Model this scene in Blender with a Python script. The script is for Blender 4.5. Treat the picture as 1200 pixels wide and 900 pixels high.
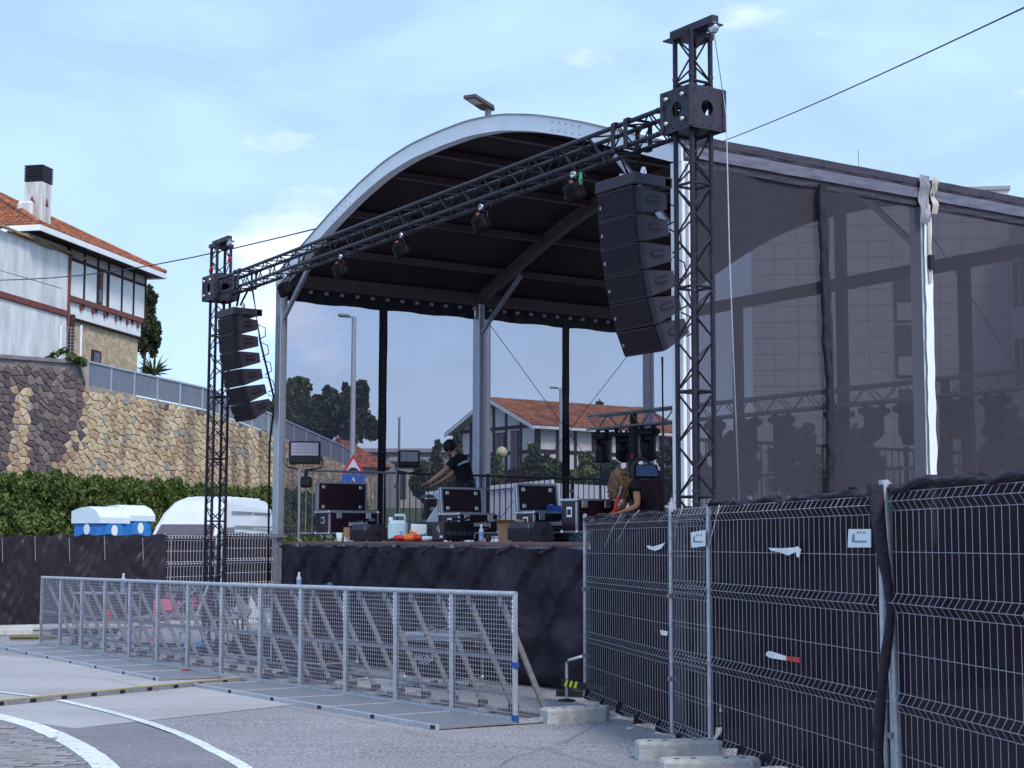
import bpy, math, random
from math import sin, cos, pi, radians, sqrt, atan2
from mathutils import Vector, Matrix, noise
import numpy as np
random.seed(7)
for o in list(bpy.data.objects): bpy.data.objects.remove(o)
SC = bpy.context.scene; COL = SC.collection

# ---------------------------------------------------------------- camera
F, PT, RL, CZ = 1845.0, .1003, .0027, 1.65
cd = bpy.data.cameras.new('camera'); cam = bpy.data.objects.new('camera', cd); COL.objects.link(cam)
cd.sensor_width = 36; cd.lens = F/1200*36; cd.clip_end = 3000; cd.clip_start = .1
cam.matrix_world = Matrix.Translation((0, 0, CZ)) @ Matrix.Rotation(pi/2+PT, 4, 'X') @ Matrix.Rotation(RL, 4, 'Z')
SC.camera = cam
SC.render.resolution_x = 1024; SC.render.resolution_y = 768

# ---------------------------------------------------------------- sky, sun, exposure
SUN_EL, SUN_AZ = radians(48), radians(150)      # high, behind the camera and a little to the right
SC.view_settings.view_transform = 'Standard'; SC.view_settings.look = 'None'
SC.view_settings.exposure = 0.62; SC.view_settings.gamma = 1
W = bpy.data.worlds.new('World'); SC.world = W; W.use_nodes = True
nt = W.node_tree; nt.nodes.clear(); N = nt.nodes.new; LK = nt.links.new
out = N('ShaderNodeOutputWorld'); bg = N('ShaderNodeBackground'); bg.inputs['Strength'].default_value = .10
sky = N('ShaderNodeTexSky'); sky.sky_type = 'NISHITA'; sky.sun_disc = False
sky.sun_elevation = SUN_EL; sky.sun_rotation = SUN_AZ; sky.air_density = 1.0; sky.dust_density = 1.3; sky.ozone_density = 1.3
tc = N('ShaderNodeTexCoord'); mp = N('ShaderNodeMapping'); mp.inputs['Scale'].default_value = (1, 1, 2.6)
mp.inputs['Location'].default_value = (.32, .1, .35)
n1 = N('ShaderNodeTexNoise'); n1.inputs['Scale'].default_value = 5.0; n1.inputs['Detail'].default_value = 9; n1.inputs['Roughness'].default_value = .52
n1.inputs['Distortion'].default_value = .35
r1 = N('ShaderNodeValToRGB'); r1.color_ramp.elements[0].position = .40; r1.color_ramp.elements[1].position = .72
r1.color_ramp.elements[0].color = (.50, .50, .50, 1); r1.color_ramp.elements[1].color = (.95, .95, .95, 1)
mx = N('ShaderNodeMixRGB'); mx.inputs[2].default_value = (4.5, 6.5, 9.6, 1)
n2 = N('ShaderNodeTexNoise'); n2.inputs['Scale'].default_value = 7.5; n2.inputs['Detail'].default_value = 8; n2.inputs['Roughness'].default_value = .55
r2 = N('ShaderNodeValToRGB'); r2.color_ramp.elements[0].position = .60; r2.color_ramp.elements[1].position = .80
mx2 = N('ShaderNodeMixRGB'); mx2.inputs[2].default_value = (7.2, 8.0, 9.4, 1)
LK(tc.outputs['Generated'], mp.inputs['Vector']); LK(mp.outputs[0], n1.inputs['Vector']); LK(mp.outputs[0], n2.inputs['Vector'])
LK(n1.outputs['Fac'], r1.inputs[0]); LK(r1.outputs[0], mx.inputs[0]); LK(sky.outputs[0], mx.inputs[1])
# a bank of brighter cumulus low in the north west
vd_ = N('ShaderNodeVectorMath'); vd_.operation = 'DISTANCE'; nm_ = N('ShaderNodeVectorMath'); nm_.operation = 'NORMALIZE'; vd_.inputs[1].default_value = (-.138, .972, .182)
LK(tc.outputs['Generated'], nm_.inputs[0]); LK(nm_.outputs[0], vd_.inputs[0])
mr_ = N('ShaderNodeMapRange'); mr_.inputs['From Min'].default_value = .0; mr_.inputs['From Max'].default_value = .085; mr_.inputs['To Min'].default_value = .27; mr_.inputs['To Max'].default_value = -.05; LK(vd_.outputs['Value'], mr_.inputs['Value'])
ma_ = N('ShaderNodeMath'); ma_.operation = 'ADD'; LK(n2.outputs['Fac'], ma_.inputs[0]); LK(mr_.outputs[0], ma_.inputs[1])
LK(ma_.outputs[0], r2.inputs[0]); LK(r2.outputs[0], mx2.inputs[0]); LK(mx.outputs[0], mx2.inputs[1])
LK(mx2.outputs[0], bg.inputs['Color']); LK(bg.outputs[0], out.inputs['Surface'])
sl = bpy.data.lights.new('sun', 'SUN'); sl.energy = 1.9; sl.angle = radians(14); sl.color = (1, .96, .9)
so = bpy.data.objects.new('sun', sl); COL.objects.link(so)
sd = Vector((sin(SUN_AZ)*cos(SUN_EL), cos(SUN_AZ)*cos(SUN_EL), sin(SUN_EL)))
so.rotation_euler = sd.to_track_quat('Z', 'Y').to_euler(); so.location = (0, -20, 40)
SC.cycles.transparent_max_bounces = 24

# ---------------------------------------------------------------- placing helpers
def ray(x, y):
    dx, dy = x-600, y-450; c, s = cos(RL), sin(RL)
    a = dx*c+dy*s; b = -dx*s+dy*c; u = -b/F; X = a/F; c, s = cos(PT), sin(PT)
    return Vector((X, c-u*s, s+u*c))
def at_y(x, y, D): r = ray(x, y); return Vector((0, 0, CZ))+r*(D/r.y)
def at_z(x, y, z): r = ray(x, y); return Vector((0, 0, CZ))+r*((z-CZ)/r.z)
def g(y):
    if y < 12: return 0.
    if y < 35: return -.012*(y-12)
    if y < 80: return -.276+.02*(y-35)
    return .624
def at_g(x, y):
    z = 0.
    for i in range(25): p = at_z(x, y, z); z = .5*z+.5*g(p.y)
    p.z = g(p.y); return p
L1 = Vector((-3.703, 25.044)); AX = Vector((.5564, -.8309)); AY = Vector((.8309, .5564)); SRZ = atan2(-.8309, .5564)
TW, BAY, DECK, EAVE = 9.93, 3.76, 1.66, 5.735
def S(x, y, z=0.): q = L1+AX*x+AY*y; return Vector((q.x, q.y, z))
def st(px, py, ly):
    r = ray(px, py); t = (ly+L1.dot(AY))/Vector((r.x, r.y)).dot(AY); p = Vector((0, 0, CZ))+r*t
    d = Vector((p.x, p.y))-L1; return Vector((d.dot(AX), d.dot(AY), p.z))
def sx(px, py, lx):
    r = ray(px, py); t = (lx+L1.dot(AX))/Vector((r.x, r.y)).dot(AX); p = Vector((0, 0, CZ))+r*t
    d = Vector((p.x, p.y))-L1; return Vector((d.dot(AX), d.dot(AY), p.z))
def wS(p): return S(p[0], p[1], p[2])

# ---------------------------------------------------------------- materials
MATS = {}
def M(name, c, rough=.65, metal=0., var=.12, sc=4., bump=0., bsc=40., trans=0., spec=.28, stretch=(1, 1, 1), rand=0.):
    if name in MATS: return MATS[name]
    m = bpy.data.materials.new(name); m.use_nodes = True; t = m.node_tree; b = t.nodes['Principled BSDF']
    b.inputs['Roughness'].default_value = rough; b.inputs['Metallic'].default_value = metal
    b.inputs['Specular IOR Level'].default_value = spec
    if trans: b.inputs['Transmission Weight'].default_value = trans
    co = t.nodes.new('ShaderNodeTexCoord'); ma = t.nodes.new('ShaderNodeMapping'); ma.inputs['Scale'].default_value = stretch
    t.links.new(co.outputs['Object'], ma.inputs['Vector'])
    n = t.nodes.new('ShaderNodeTexNoise'); n.inputs['Scale'].default_value = sc; n.inputs['Detail'].default_value = 7; n.inputs['Roughness'].default_value = .62
    t.links.new(ma.outputs[0], n.inputs['Vector'])
    rp = t.nodes.new('ShaderNodeValToRGB'); e = rp.color_ramp.elements; e[0].position = .3; e[1].position = .72
    e[0].color = tuple(max(0, k*(1-var)) for k in c)+(1,); e[1].color = tuple(min(1, k*(1+var)) for k in c)+(1,)
    t.links.new(n.outputs['Fac'], rp.inputs[0]); last = rp.outputs[0]
    if rand:
        oi = t.nodes.new('ShaderNodeObjectInfo'); hs = t.nodes.new('ShaderNodeHueSaturation')
        mr = t.nodes.new('ShaderNodeMapRange'); mr.inputs['To Min'].default_value = 1-rand; mr.inputs['To Max'].default_value = 1+rand
        t.links.new(oi.outputs['Random'], mr.inputs['Value']); t.links.new(mr.outputs[0], hs.inputs['Value']); t.links.new(last, hs.inputs['Color']); last = hs.outputs[0]
    t.links.new(last, b.inputs['Base Color'])
    if bump:
        n2 = t.nodes.new('ShaderNodeTexNoise'); n2.inputs['Scale'].default_value = bsc; n2.inputs['Detail'].default_value = 5
        t.links.new(ma.outputs[0], n2.inputs['Vector'])
        bm = t.nodes.new('ShaderNodeBump'); bm.inputs['Strength'].default_value = bump; bm.inputs['Distance'].default_value = .02
        t.links.new(n2.outputs['Fac'], bm.inputs['Height']); t.links.new(bm.outputs[0], b.inputs['Normal'])
    MATS[name] = m; return m
def net(name, c, fac, var=.06, sc=.8, tint=(1, 1, 1), bump=0.):
    """woven netting: part of the light passes through the holes, the threads are cloth"""
    m = bpy.data.materials.new(name); m.use_nodes = True; t = m.node_tree; t.nodes.clear(); A = t.nodes.new
    o = A('ShaderNodeOutputMaterial'); mi = A('ShaderNodeMixShader'); tr = A('ShaderNodeBsdfTransparent'); df = A('ShaderNodeBsdfDiffuse'); tl = A('ShaderNodeBsdfTranslucent')
    m2 = A('ShaderNodeMixShader'); m2.inputs[0].default_value = .35
    co = A('ShaderNodeTexCoord'); n = A('ShaderNodeTexNoise'); n.inputs['Scale'].default_value = sc; n.inputs['Detail'].default_value = 6
    n3 = A('ShaderNodeTexNoise'); n3.inputs['Scale'].default_value = 1.0; n3.inputs['Detail'].default_value = 3
    mp_ = A('ShaderNodeMapping'); mp_.inputs['Scale'].default_value = (60, 60, 1.5)
    t.links.new(co.outputs['Object'], mp_.inputs[0]); t.links.new(mp_.outputs[0], n3.inputs['Vector'])
    ad = A('ShaderNodeMath'); ad.operation = 'ADD'; t.links.new(n.outputs['Fac'], ad.inputs[0]); t.links.new(n3.outputs['Fac'], ad.inputs[1])
    mr = A('ShaderNodeMapRange'); mr.inputs['From Min'].default_value = .7; mr.inputs['From Max'].default_value = 1.3
    mr.inputs['To Min'].default_value = fac-var; mr.inputs['To Max'].default_value = fac+var
    t.links.new(co.outputs['Object'], n.inputs['Vector']); t.links.new(ad.outputs[0], mr.inputs['Value']); t.links.new(mr.outputs[0], mi.inputs[0])
    if bump:      # creases, dust and a fine horizontal weave
        nb = A('ShaderNodeTexNoise'); nb.inputs['Scale'].default_value = 2.6; nb.inputs['Detail'].default_value = 9; nb.inputs['Distortion'].default_value = 1.2
        bu = A('ShaderNodeBump'); bu.inputs['Strength'].default_value = bump; bu.inputs['Distance'].default_value = .12; t.links.new(co.outputs['Object'], nb.inputs['Vector']); t.links.new(nb.outputs['Fac'], bu.inputs['Height']); t.links.new(bu.outputs[0], df.inputs['Normal'])
        wv = A('ShaderNodeTexWave'); wv.bands_direction = 'Z'; wv.inputs['Scale'].default_value = 18; wv.inputs['Distortion'].default_value = .6; t.links.new(co.outputs['Object'], wv.inputs['Vector'])
        nd = A('ShaderNodeTexNoise'); nd.inputs['Scale'].default_value = 1.3; nd.inputs['Detail'].default_value = 8; nd.inputs['Roughness'].default_value = .7; t.links.new(co.outputs['Object'], nd.inputs['Vector'])
        rd_ = A('ShaderNodeValToRGB'); rd_.color_ramp.elements[0].position = .35; rd_.color_ramp.elements[1].position = .75; rd_.color_ramp.elements[0].color = tuple(k*.8 for k in c)+(1,); rd_.color_ramp.elements[1].color = tuple(k*2.6 for k in c)+(1,); t.links.new(nd.outputs['Fac'], rd_.inputs[0])
        mw = A('ShaderNodeMixRGB'); mw.blend_type = 'MULTIPLY'; mw.inputs[0].default_value = .5; t.links.new(rd_.outputs[0], mw.inputs[1]); t.links.new(wv.outputs['Color'], mw.inputs[2]); t.links.new(mw.outputs[0], df.inputs['Color'])
    tr.inputs['Color'].default_value = tint+(1,); df.inputs['Color'].default_value = c+(1,); tl.inputs['Color'].default_value = c+(1,)
    t.links.new(df.outputs[0], m2.inputs[1]); t.links.new(tl.outputs[0], m2.inputs[2])
    t.links.new(tr.outputs[0], mi.inputs[1]); t.links.new(m2.outputs[0], mi.inputs[2]); t.links.new(mi.outputs[0], o.inputs['Surface'])
    MATS[name] = m; return m

BLK = M('black_steel', (.020, .017, .026), .45, .2, .3, 9)
TRS = M('dark_truss_paint', (.024, .021, .034), .42, .3, .35, 14)
SLV = M('sleeve_plate', (.045, .040, .058), .5, .3, .25, 9, .15)
ALU = M('aluminium', (.47, .50, .56), .38, .75, .12, 8)
ALD = M('dull_aluminium', (.36, .36, .42), .5, .55, .15, 8)
GAL = M('galvanised_steel', (.47, .49, .535), .45, .5, .22, 18, .08)
GALD = M('galvanised_dull', (.28, .28, .31), .55, .45, .25, 18, .1)
WIRE = M('galvanised_wire', (.41, .395, .44), .5, .3, .2, 25)
WHT = M('white_coated_beam', (.72, .76, .80), .45, 0, .07, 2.2, .05)
PWH = M('white_paint', (.74, .76, .79), .6, 0, .07, 1.2)
RED = M('red_plastic', (.55, .03, .03), .4)
GRNP = M('green_tape', (.05, .42, .2), .5)
PINK = M('pink_strap', (.75, .16, .28), .6)
ORG = M('orange_plastic', (.8, .16, .03), .4)
YEL = M('yellow_paint', (.42, .36, .15), .5)
BLUE = M('blue_plastic', (.03, .16, .50), .35, 0, .15)
CHR = M('bright_metal', (.65, .66, .7), .25, .9)
def stone_mat(name, c):
    """cut stone with a rain washed black crust that runs down in streaks"""
    m = M(name, c, .87, 0, .20, 3.5, .55, 16); t = m.node_tree; b = t.nodes['Principled BSDF']; src = b.inputs['Base Color'].links[0].from_socket
    co = t.nodes.new('ShaderNodeTexCoord'); ma = t.nodes.new('ShaderNodeMapping'); ma.inputs['Scale'].default_value = (.9, .9, .13)
    n = t.nodes.new('ShaderNodeTexNoise'); n.inputs['Scale'].default_value = 1.0; n.inputs['Detail'].default_value = 7; n.inputs['Roughness'].default_value = .6
    r = t.nodes.new('ShaderNodeValToRGB'); r.color_ramp.elements[0].position = .50; r.color_ramp.elements[1].position = .66; r.color_ramp.elements[1].color = (.70, .70, .70, 1)
    mx_ = t.nodes.new('ShaderNodeMixRGB'); mx_.inputs[2].default_value = (.085, .070, .072, 1)
    t.links.new(co.outputs['Object'], ma.inputs[0]); t.links.new(ma.outputs[0], n.inputs['Vector']); t.links.new(n.outputs['Fac'], r.inputs[0]); t.links.new(r.outputs[0], mx_.inputs[0]); t.links.new(src, mx_.inputs[1]); t.links.new(mx_.outputs[0], b.inputs['Base Color'])
    return m
TARP = M('black_tarpaulin', (.020, .016, .024), .40, 0, .2, 1.2, .35, 3.5)
ROOFU = M('roof_lining', (.034, .018, .024), .8, 0, .35, .9, .3, 3)
ROOFT = M('roof_canvas', (.62, .64, .68), .6, 0, .08, 1.)
RAF = M('dark_rafter', (.105, .070, .078), .5, .2, .2, 4)
EAVG = M('grey_eave_profile', (.15, .145, .19), .5, .3, .2, 5)
EAVD = M('dark_eave_cover', (.045, .038, .055), .6, 0, .45, 14, .3, 12, stretch=(3, 3, 1))
NETL = net('side_net_light', (.22, .20, .28), .24, .02, .8, (.64, .62, .67))
NETR = net('side_net_dark', (.094, .088, .110), .67, .05, .8, (.74, .73, .76))
NETF = net('stage_skirt_net', (.056, .049, .064), .975, .01, .8, (1, 1, 1), .45)
NETP = net('privacy_net', (.024, .019, .027), .985, .01, .8, (1, 1, 1), .8)
SPK = M('speaker_paint', (.034, .029, .045), .55, 0, .15, 20, .2, 90)
GRL = M('speaker_grille', (.022, .016, .026), .7, .2, .6, 130)
CSB = M('flight_case_laminate', (.022, .007, .016), .35, 0, .25, 6)
WDK = M('deck_edge_wood', (.20, .11, .10), .6, 0, .3, 7, stretch=(1, 8, 8))
DKT = M('deck_top', (.07, .05, .055), .6, 0, .3, 6)
CARD = M('cardboard', (.42, .24, .13), .8, 0, .12, 8)
CONC = M('concrete_block', (.43, .42, .41), .85, 0, .28, 7, .5, 40)
SKIN = M('skin', (.43, .22, .15), .5, 0, .08, 8)
TSH = M('black_tshirt', (.010, .009, .012), .85, 0, .3, 9)
TRO = M('dark_trousers', (.03, .03, .045), .85, 0, .2, 9)
HAIRD = M('dark_hair', (.012, .009, .009), .6, 0, .4, 40)
HAIRB = M('light_brown_hair', (.23, .13, .075), .6, 0, .5, 35)
GLASS = M('window_glass', (.03, .03, .045), .12, 0, .3, 2, spec=.7)
DW = M('dark_wood', (.045, .024, .026), .7, 0, .3, 9)
BRN = M('brown_beam', (.16, .055, .05), .7, 0, .25, 6)
def foliage(name, a, b):
    m = bpy.data.materials.new(name); m.use_nodes = True; t = m.node_tree; p = t.nodes['Principled BSDF']
    p.inputs['Roughness'].default_value = .6; p.inputs['Specular IOR Level'].default_value = .25
    co = t.nodes.new('ShaderNodeTexCoord'); n = t.nodes.new('ShaderNodeTexNoise'); n.inputs['Scale'].default_value = 1.3; n.inputs['Detail'].default_value = 4
    ge = t.nodes.new('ShaderNodeNewGeometry'); ad = t.nodes.new('ShaderNodeMath'); ad.operation = 'MULTIPLY_ADD'; ad.inputs[1].default_value = .55
    t.links.new(ge.outputs['Random Per Island'], ad.inputs[0]); t.links.new(n.outputs['Fac'], ad.inputs[2])
    rp = t.nodes.new('ShaderNodeValToRGB'); e = rp.color_ramp.elements; e[0].position = .35; e[1].position = 1.0
    e[0].color = a+(1,); e[1].color = b+(1,)
    t.links.new(co.outputs['Object'], n.inputs['Vector']); t.links.new(ad.outputs[0], rp.inputs[0]); t.links.new(rp.outputs[0], p.inputs['Base Color'])
    MATS[name] = m; return m
LF_H = foliage('hedge_leaf', (.020, .040, .012), (.115, .16, .038))
LF_D = foliage('dark_leaf', (.018, .028, .014), (.060, .080, .035))
LF_M = foliage('mid_leaf', (.028, .045, .018), (.095, .13, .045))
LF_Y = foliage('light_leaf', (.05, .08, .02), (.19, .23, .06))
BARK = M('bark', (.09, .07, .055), .9, 0, .3, 9)

# ---------------------------------------------------------------- mesh builder
def frame_axes(d):
    d = d.normalized(); u = Vector((0, 0, 1)) if abs(d.z) < .9 else Vector((1, 0, 0))
    a = d.cross(u).normalized(); b = a.cross(d).normalized(); return a, b
class MB:
    def __init__(s): s.v = []; s.f = []; s.sm = []
    def add(s, vs, fs, smooth=False):
        k = len(s.v); s.v += [tuple(p) for p in vs]
        for f in fs: s.f.append(tuple(i+k for i in f)); s.sm.append(smooth)
        return s
    def box(s, c, size, rot=None, bev=0.):
        c = Vector(c); hx, hy, hz = size[0]/2, size[1]/2, size[2]/2
        if bev:
            b = min(bev, hx*.9, hy*.9, hz*.9); vs = []; 
            for sz_ in (-1, 1):
                for sx_, sy_ in ((-1, -1), (1, -1), (1, 1), (-1, 1)):
                    vs += [(sx_*(hx-b), sy_*(hy-b), sz_*hz), (sx_*hx, sy_*(hy-b), sz_*(hz-b)), (sx_*(hx-b), sy_*hy, sz_*(hz-b))]
            def I(z, q, k): return z*12+q*3+k
            fs = [tuple(I(1, q, 0) for q in range(4)), tuple(I(0, q, 0) for q in (3, 2, 1, 0))]
            fs += [(I(0, 0, 2), I(0, 1, 2), I(1, 1, 2), I(1, 0, 2)), (I(0, 1, 1), I(0, 2, 1), I(1, 2, 1), I(1, 1, 1)),
                   (I(0, 2, 2), I(0, 3, 2), I(1, 3, 2), I(1, 2, 2)), (I(0, 3, 1), I(0, 0, 1), I(1, 0, 1), I(1, 3, 1))]
            for q in range(4):
                fs.append((I(0, q, 1), I(0, q, 2), I(1, q, 2), I(1, q, 1)))
                fs.append((I(0, q, 0), I(0, q, 1), I(0, q, 2))); fs.append((I(1, q, 0), I(1, q, 1), I(1, q, 2)))
            for z in (0, 1):
                fs += [(I(z, 0, 0), I(z, 1, 0), I(z, 1, 2), I(z, 0, 2)), (I(z, 1, 0), I(z, 2, 0), I(z, 2, 1), I(z, 1, 1)),
                       (I(z, 2, 0), I(z, 3, 0), I(z, 3, 2), I(z, 2, 2)), (I(z, 3, 0), I(z, 0, 0), I(z, 0, 1), I(z, 3, 1))]
        else:
            vs = [(x, y, z) for z in (-hz, hz) for x, y in ((-hx, -hy), (hx, -hy), (hx, hy), (-hx, hy))]
            fs = [(3, 2, 1, 0), (4, 5, 6, 7), (0, 1, 5, 4), (1, 2, 6, 5), (2, 3, 7, 6), (3, 0, 4, 7)]
        vs = [Vector(p) for p in vs]
        if rot is not None: vs = [rot @ p for p in vs]
        return s.add([p+c for p in vs], fs)
    def bb(s, x0, x1, y0, y1, z0, z1, bev=0.): return s.box(((x0+x1)/2, (y0+y1)/2, (z0+z1)/2), (abs(x1-x0), abs(y1-y0), abs(z1-z0)), None, bev)
    def bar(s, a, b, w, h=None):
        a, b = Vector(a), Vector(b); h = h or w; d = b-a; p, q = frame_axes(d); p = p*(w/2); q = q*(h/2)
        vs = [e+i*p+j*q for e in (a, b) for i, j in ((-1, -1), (1, -1), (1, 1), (-1, 1))]
        return s.add(vs, [(3, 2, 1, 0), (4, 5, 6, 7), (0, 1, 5, 4), (1, 2, 6, 5), (2, 3, 7, 6), (3, 0, 4, 7)])
    def tube(s, a, b, r, n=8, r2=None, cap=True):
        a, b = Vector(a), Vector(b); p, q = frame_axes(b-a); r2 = r if r2 is None else r2; vs = []
        for e, R_ in ((a, r), (b, r2)):
            for i in range(n): t = 2*pi*i/n; vs.append(e+p*cos(t)*R_+q*sin(t)*R_)
        s.add(vs, [(i, (i+1) % n, n+(i+1) % n, n+i) for i in range(n)], n > 4)
        if cap: s.add(vs[:n], [tuple(range(n-1, -1, -1))]); s.add(vs[n:], [tuple(range(n))])
        return s
    def path(s, pts, r, n=6):
        pts = [Vector(p) for p in pts]; vs = []; m = len(pts)
        rr = r if isinstance(r, (list, tuple)) else [r]*m; P = None
        for i, p in enumerate(pts):
            d = (pts[min(i+1, m-1)]-pts[max(i-1, 0)])
            if d.length < 1e-6: d = Vector((0, 0, 1))
            if P is None: P, Q = frame_axes(d)
            else:
                d.normalize(); P = (P-d*P.dot(d))
                P = P.normalized() if P.length > 1e-5 else frame_axes(d)[0]; Q = P.cross(d).normalized()*-1
            for k in range(n): t = 2*pi*k/n; vs.append(p+P*cos(t)*rr[i]+Q*sin(t)*rr[i])
        fs = [(i*n+k, i*n+(k+1) % n, (i+1)*n+(k+1) % n, (i+1)*n+k) for i in range(m-1) for k in range(n)]
        fs += [tuple(range(n-1, -1, -1)), tuple((m-1)*n+k for k in range(n))]
        return s.add(vs, fs, n > 4)
    def lathe(s, prof, c=(0, 0, 0), n=14, axis='Z', smooth=True):
        c = Vector(c); vs = []
        for r, z in prof:
            for k in range(n):
                t = 2*pi*k/n; p = (r*cos(t), r*sin(t), z)
                if axis == 'Y': p = (p[0], p[2], p[1])
                if axis == 'X': p = (p[2], p[0], p[1])
                vs.append(Vector(p)+c)
        m = len(prof)
        return s.add(vs, [(i*n+k, i*n+(k+1) % n, (i+1)*n+(k+1) % n, (i+1)*n+k) for i in range(m-1) for k in range(n)]+[], smooth and len(prof) > 2 and max(p_[0] for p_ in prof) > 0).add(vs, [tuple(range(n-1, -1, -1)), tuple((m-1)*n+k for k in range(n))])
    def prism(s, poly, ext):      # poly: 3-D points, ext: extrusion vector
        poly = [Vector(p) for p in poly]; e = Vector(ext); n = len(poly)
        return s.add(poly+[p+e for p in poly], [tuple(range(n-1, -1, -1)), tuple(range(n, 2*n))]+[(i, (i+1) % n, n+(i+1) % n, n+i) for i in range(n)])
    def grid(s, fn, nu, nv, smooth=True, thick=None):
        vs = [fn(i/nu, j/nv) for j in range(nv+1) for i in range(nu+1)]
        return s.add(vs, [(j*(nu+1)+i, j*(nu+1)+i+1, (j+1)*(nu+1)+i+1, (j+1)*(nu+1)+i) for j in range(nv) for i in range(nu)], smooth)
    def mesh(s, name):
        me = bpy.data.meshes.new(name); me.from_pydata(s.v, [], s.f); me.polygons.foreach_set('use_smooth', s.sm); me.update(); return me
    def build(s, name, mat, parent=None, **kw):
        me = s.mesh(name)
        if mat: me.materials.append(mat)
        return ob(name, me, parent, **kw)
def ob(name, data, parent=None, label=None, cat=None, group=None, kind=None, loc=None, rz=None):
    o = bpy.data.objects.new(name, data); COL.objects.link(o)
    if parent: o.parent = parent
    if loc is not None: o.location = loc
    if rz: o.rotation_euler = (0, 0, rz)
    if label: o['label'] = label
    if cat: o['category'] = cat
    if group: o['group'] = group
    if kind: o['kind'] = kind
    return o
def E(name, label, cat, loc=(0, 0, 0), rz=0., group=None):
    o = ob(name, None, None, label, cat, group, None, loc, rz); o.empty_display_size = .1; return o
def copy_tree(o, parent=None):
    c = o.copy(); COL.objects.link(c); c.parent = parent
    for ch in list(o.children): copy_tree(ch, c)
    return c
def clone(o, loc, rz=None, label=None):
    c = copy_tree(o); c.location = loc
    if rz is not None: c.rotation_euler = (0, 0, rz)
    if label: c['label'] = label
    return c
def nz(*a): return noise.noise(Vector(a))
def text(parent, body, size, mat, loc, rot, name='lettering', ext=.002, bold=0.0, sxx=1.0):
    cu = bpy.data.curves.new(name, 'FONT'); cu.body = body; cu.size = size; cu.extrude = ext; cu.offset = bold; cu.align_x = 'CENTER'; cu.align_y = 'CENTER'
    cu.resolution_u = 2
    o = bpy.data.objects.new(name, cu); COL.objects.link(o)
    bpy.context.view_layer.update(); dg = bpy.context.evaluated_depsgraph_get()
    me = bpy.data.meshes.new_from_object(o.evaluated_get(dg)); bpy.data.objects.remove(o)
    me.materials.clear(); me.materials.append(mat)
    r = ob(name, me, parent); r.location = loc; r.rotation_euler = rot; r.scale = (sxx, 1, 1); return r
def skin_mesh(name, pts, edges, mat, parent, sub=2, root=0, **kw):
    me = bpy.data.meshes.new(name); me.from_pydata([p[:3] for p in pts], edges, [])
    o = bpy.data.objects.new(name, me); COL.objects.link(o)
    md = o.modifiers.new('skin', 'SKIN'); md.use_smooth_shade = True
    lay = me.skin_vertices[0] if me.skin_vertices else None
    if lay is None: return None
    for i, p in enumerate(pts): lay.data[i].radius = (p[3], p[4] if len(p) > 4 else p[3]); lay.data[i].use_root = (i == root)
    s_ = o.modifiers.new('sub', 'SUBSURF'); s_.levels = sub; s_.render_levels = sub
    bpy.context.view_layer.update(); dg = bpy.context.evaluated_depsgraph_get()
    m2 = bpy.data.meshes.new_from_object(o.evaluated_get(dg)); bpy.data.objects.remove(o)
    m2.materials.clear(); m2.materials.append(mat); m2.name = name
    for p in m2.polygons: p.use_smooth = True
    return ob(name, m2, parent, **kw)

# ================================================================ GROUND
def ground_mat(name, c, grain=.35, big=.12, gsc=55.):
    m = bpy.data.materials.new(name); m.use_nodes = True; t = m.node_tree; b = t.nodes['Principled BSDF']
    b.inputs['Roughness'].default_value = .88; b.inputs['Specular IOR Level'].default_value = .25
    co = t.nodes.new('ShaderNodeTexCoord')
    def ns(sc, det): n = t.nodes.new('ShaderNodeTexNoise'); n.inputs['Scale'].default_value = sc; n.inputs['Detail'].default_value = det; t.links.new(co.outputs['Object'], n.inputs['Vector']); return n
    a, q, st_ = ns(gsc, 3), ns(.45, 6), ns(3.5, 5)
    def ramp(n, lo, hi, v0, v1):
        r = t.nodes.new('ShaderNodeMapRange'); r.inputs['From Min'].default_value = lo; r.inputs['From Max'].default_value = hi
        r.inputs['To Min'].default_value = v0; r.inputs['To Max'].default_value = v1; t.links.new(n.outputs['Fac'], r.inputs['Value']); return r
    ra, rq, rs = ramp(a, .3, .7, 1-grain, 1+grain), ramp(q, .3, .7, 1-big*1.5, 1+big), ramp(st_, .25, .75, 1-big*1.3, 1+big*1.0)
    st_.inputs['Roughness'].default_value = .7; mpp = t.nodes.new('ShaderNodeMapping'); mpp.inputs['Rotation'].default_value = (0, 0, .5); mpp.inputs['Scale'].default_value = (.25, 1.2, 1); t.links.new(co.outputs['Object'], mpp.inputs[0]); t.links.new(mpp.outputs[0], st_.inputs['Vector'])
    m1 = t.nodes.new('ShaderNodeMath'); m1.operation = 'MULTIPLY'; m2 = t.nodes.new('ShaderNodeMath'); m2.operation = 'MULTIPLY'
    t.links.new(ra.outputs[0], m1.inputs[0]); t.links.new(rq.outputs[0], m1.inputs[1]); t.links.new(m1.outputs[0], m2.inputs[0]); t.links.new(rs.outputs[0], m2.inputs[1])
    vm = t.nodes.new('ShaderNodeVectorMath'); vm.operation = 'SCALE'; vm.inputs[0].default_value = c; t.links.new(m2.outputs[0], vm.inputs['Scale'])
    t.links.new(vm.outputs[0], b.inputs['Base Color'])
    bm = t.nodes.new('ShaderNodeBump'); bm.inputs['Strength'].default_value = .35; bm.inputs['Distance'].default_value = .01
    t.links.new(a.outputs['Fac'], bm.inputs['Height']); t.links.new(bm.outputs[0], b.inputs['Normal'])
    MATS[name] = m; return m
ASPH = ground_mat('asphalt', (.27, .262, .285), .55, .10, 42)
ASPD = ground_mat('old_asphalt', (.205, .196, .22), .4, .12, 50)
CONG = ground_mat('pale_concrete', (.375, .366, .385), .16, .09, 60)
GRASS = ground_mat('grass_ground', (.07, .095, .035), .4, .3, 9)
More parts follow.
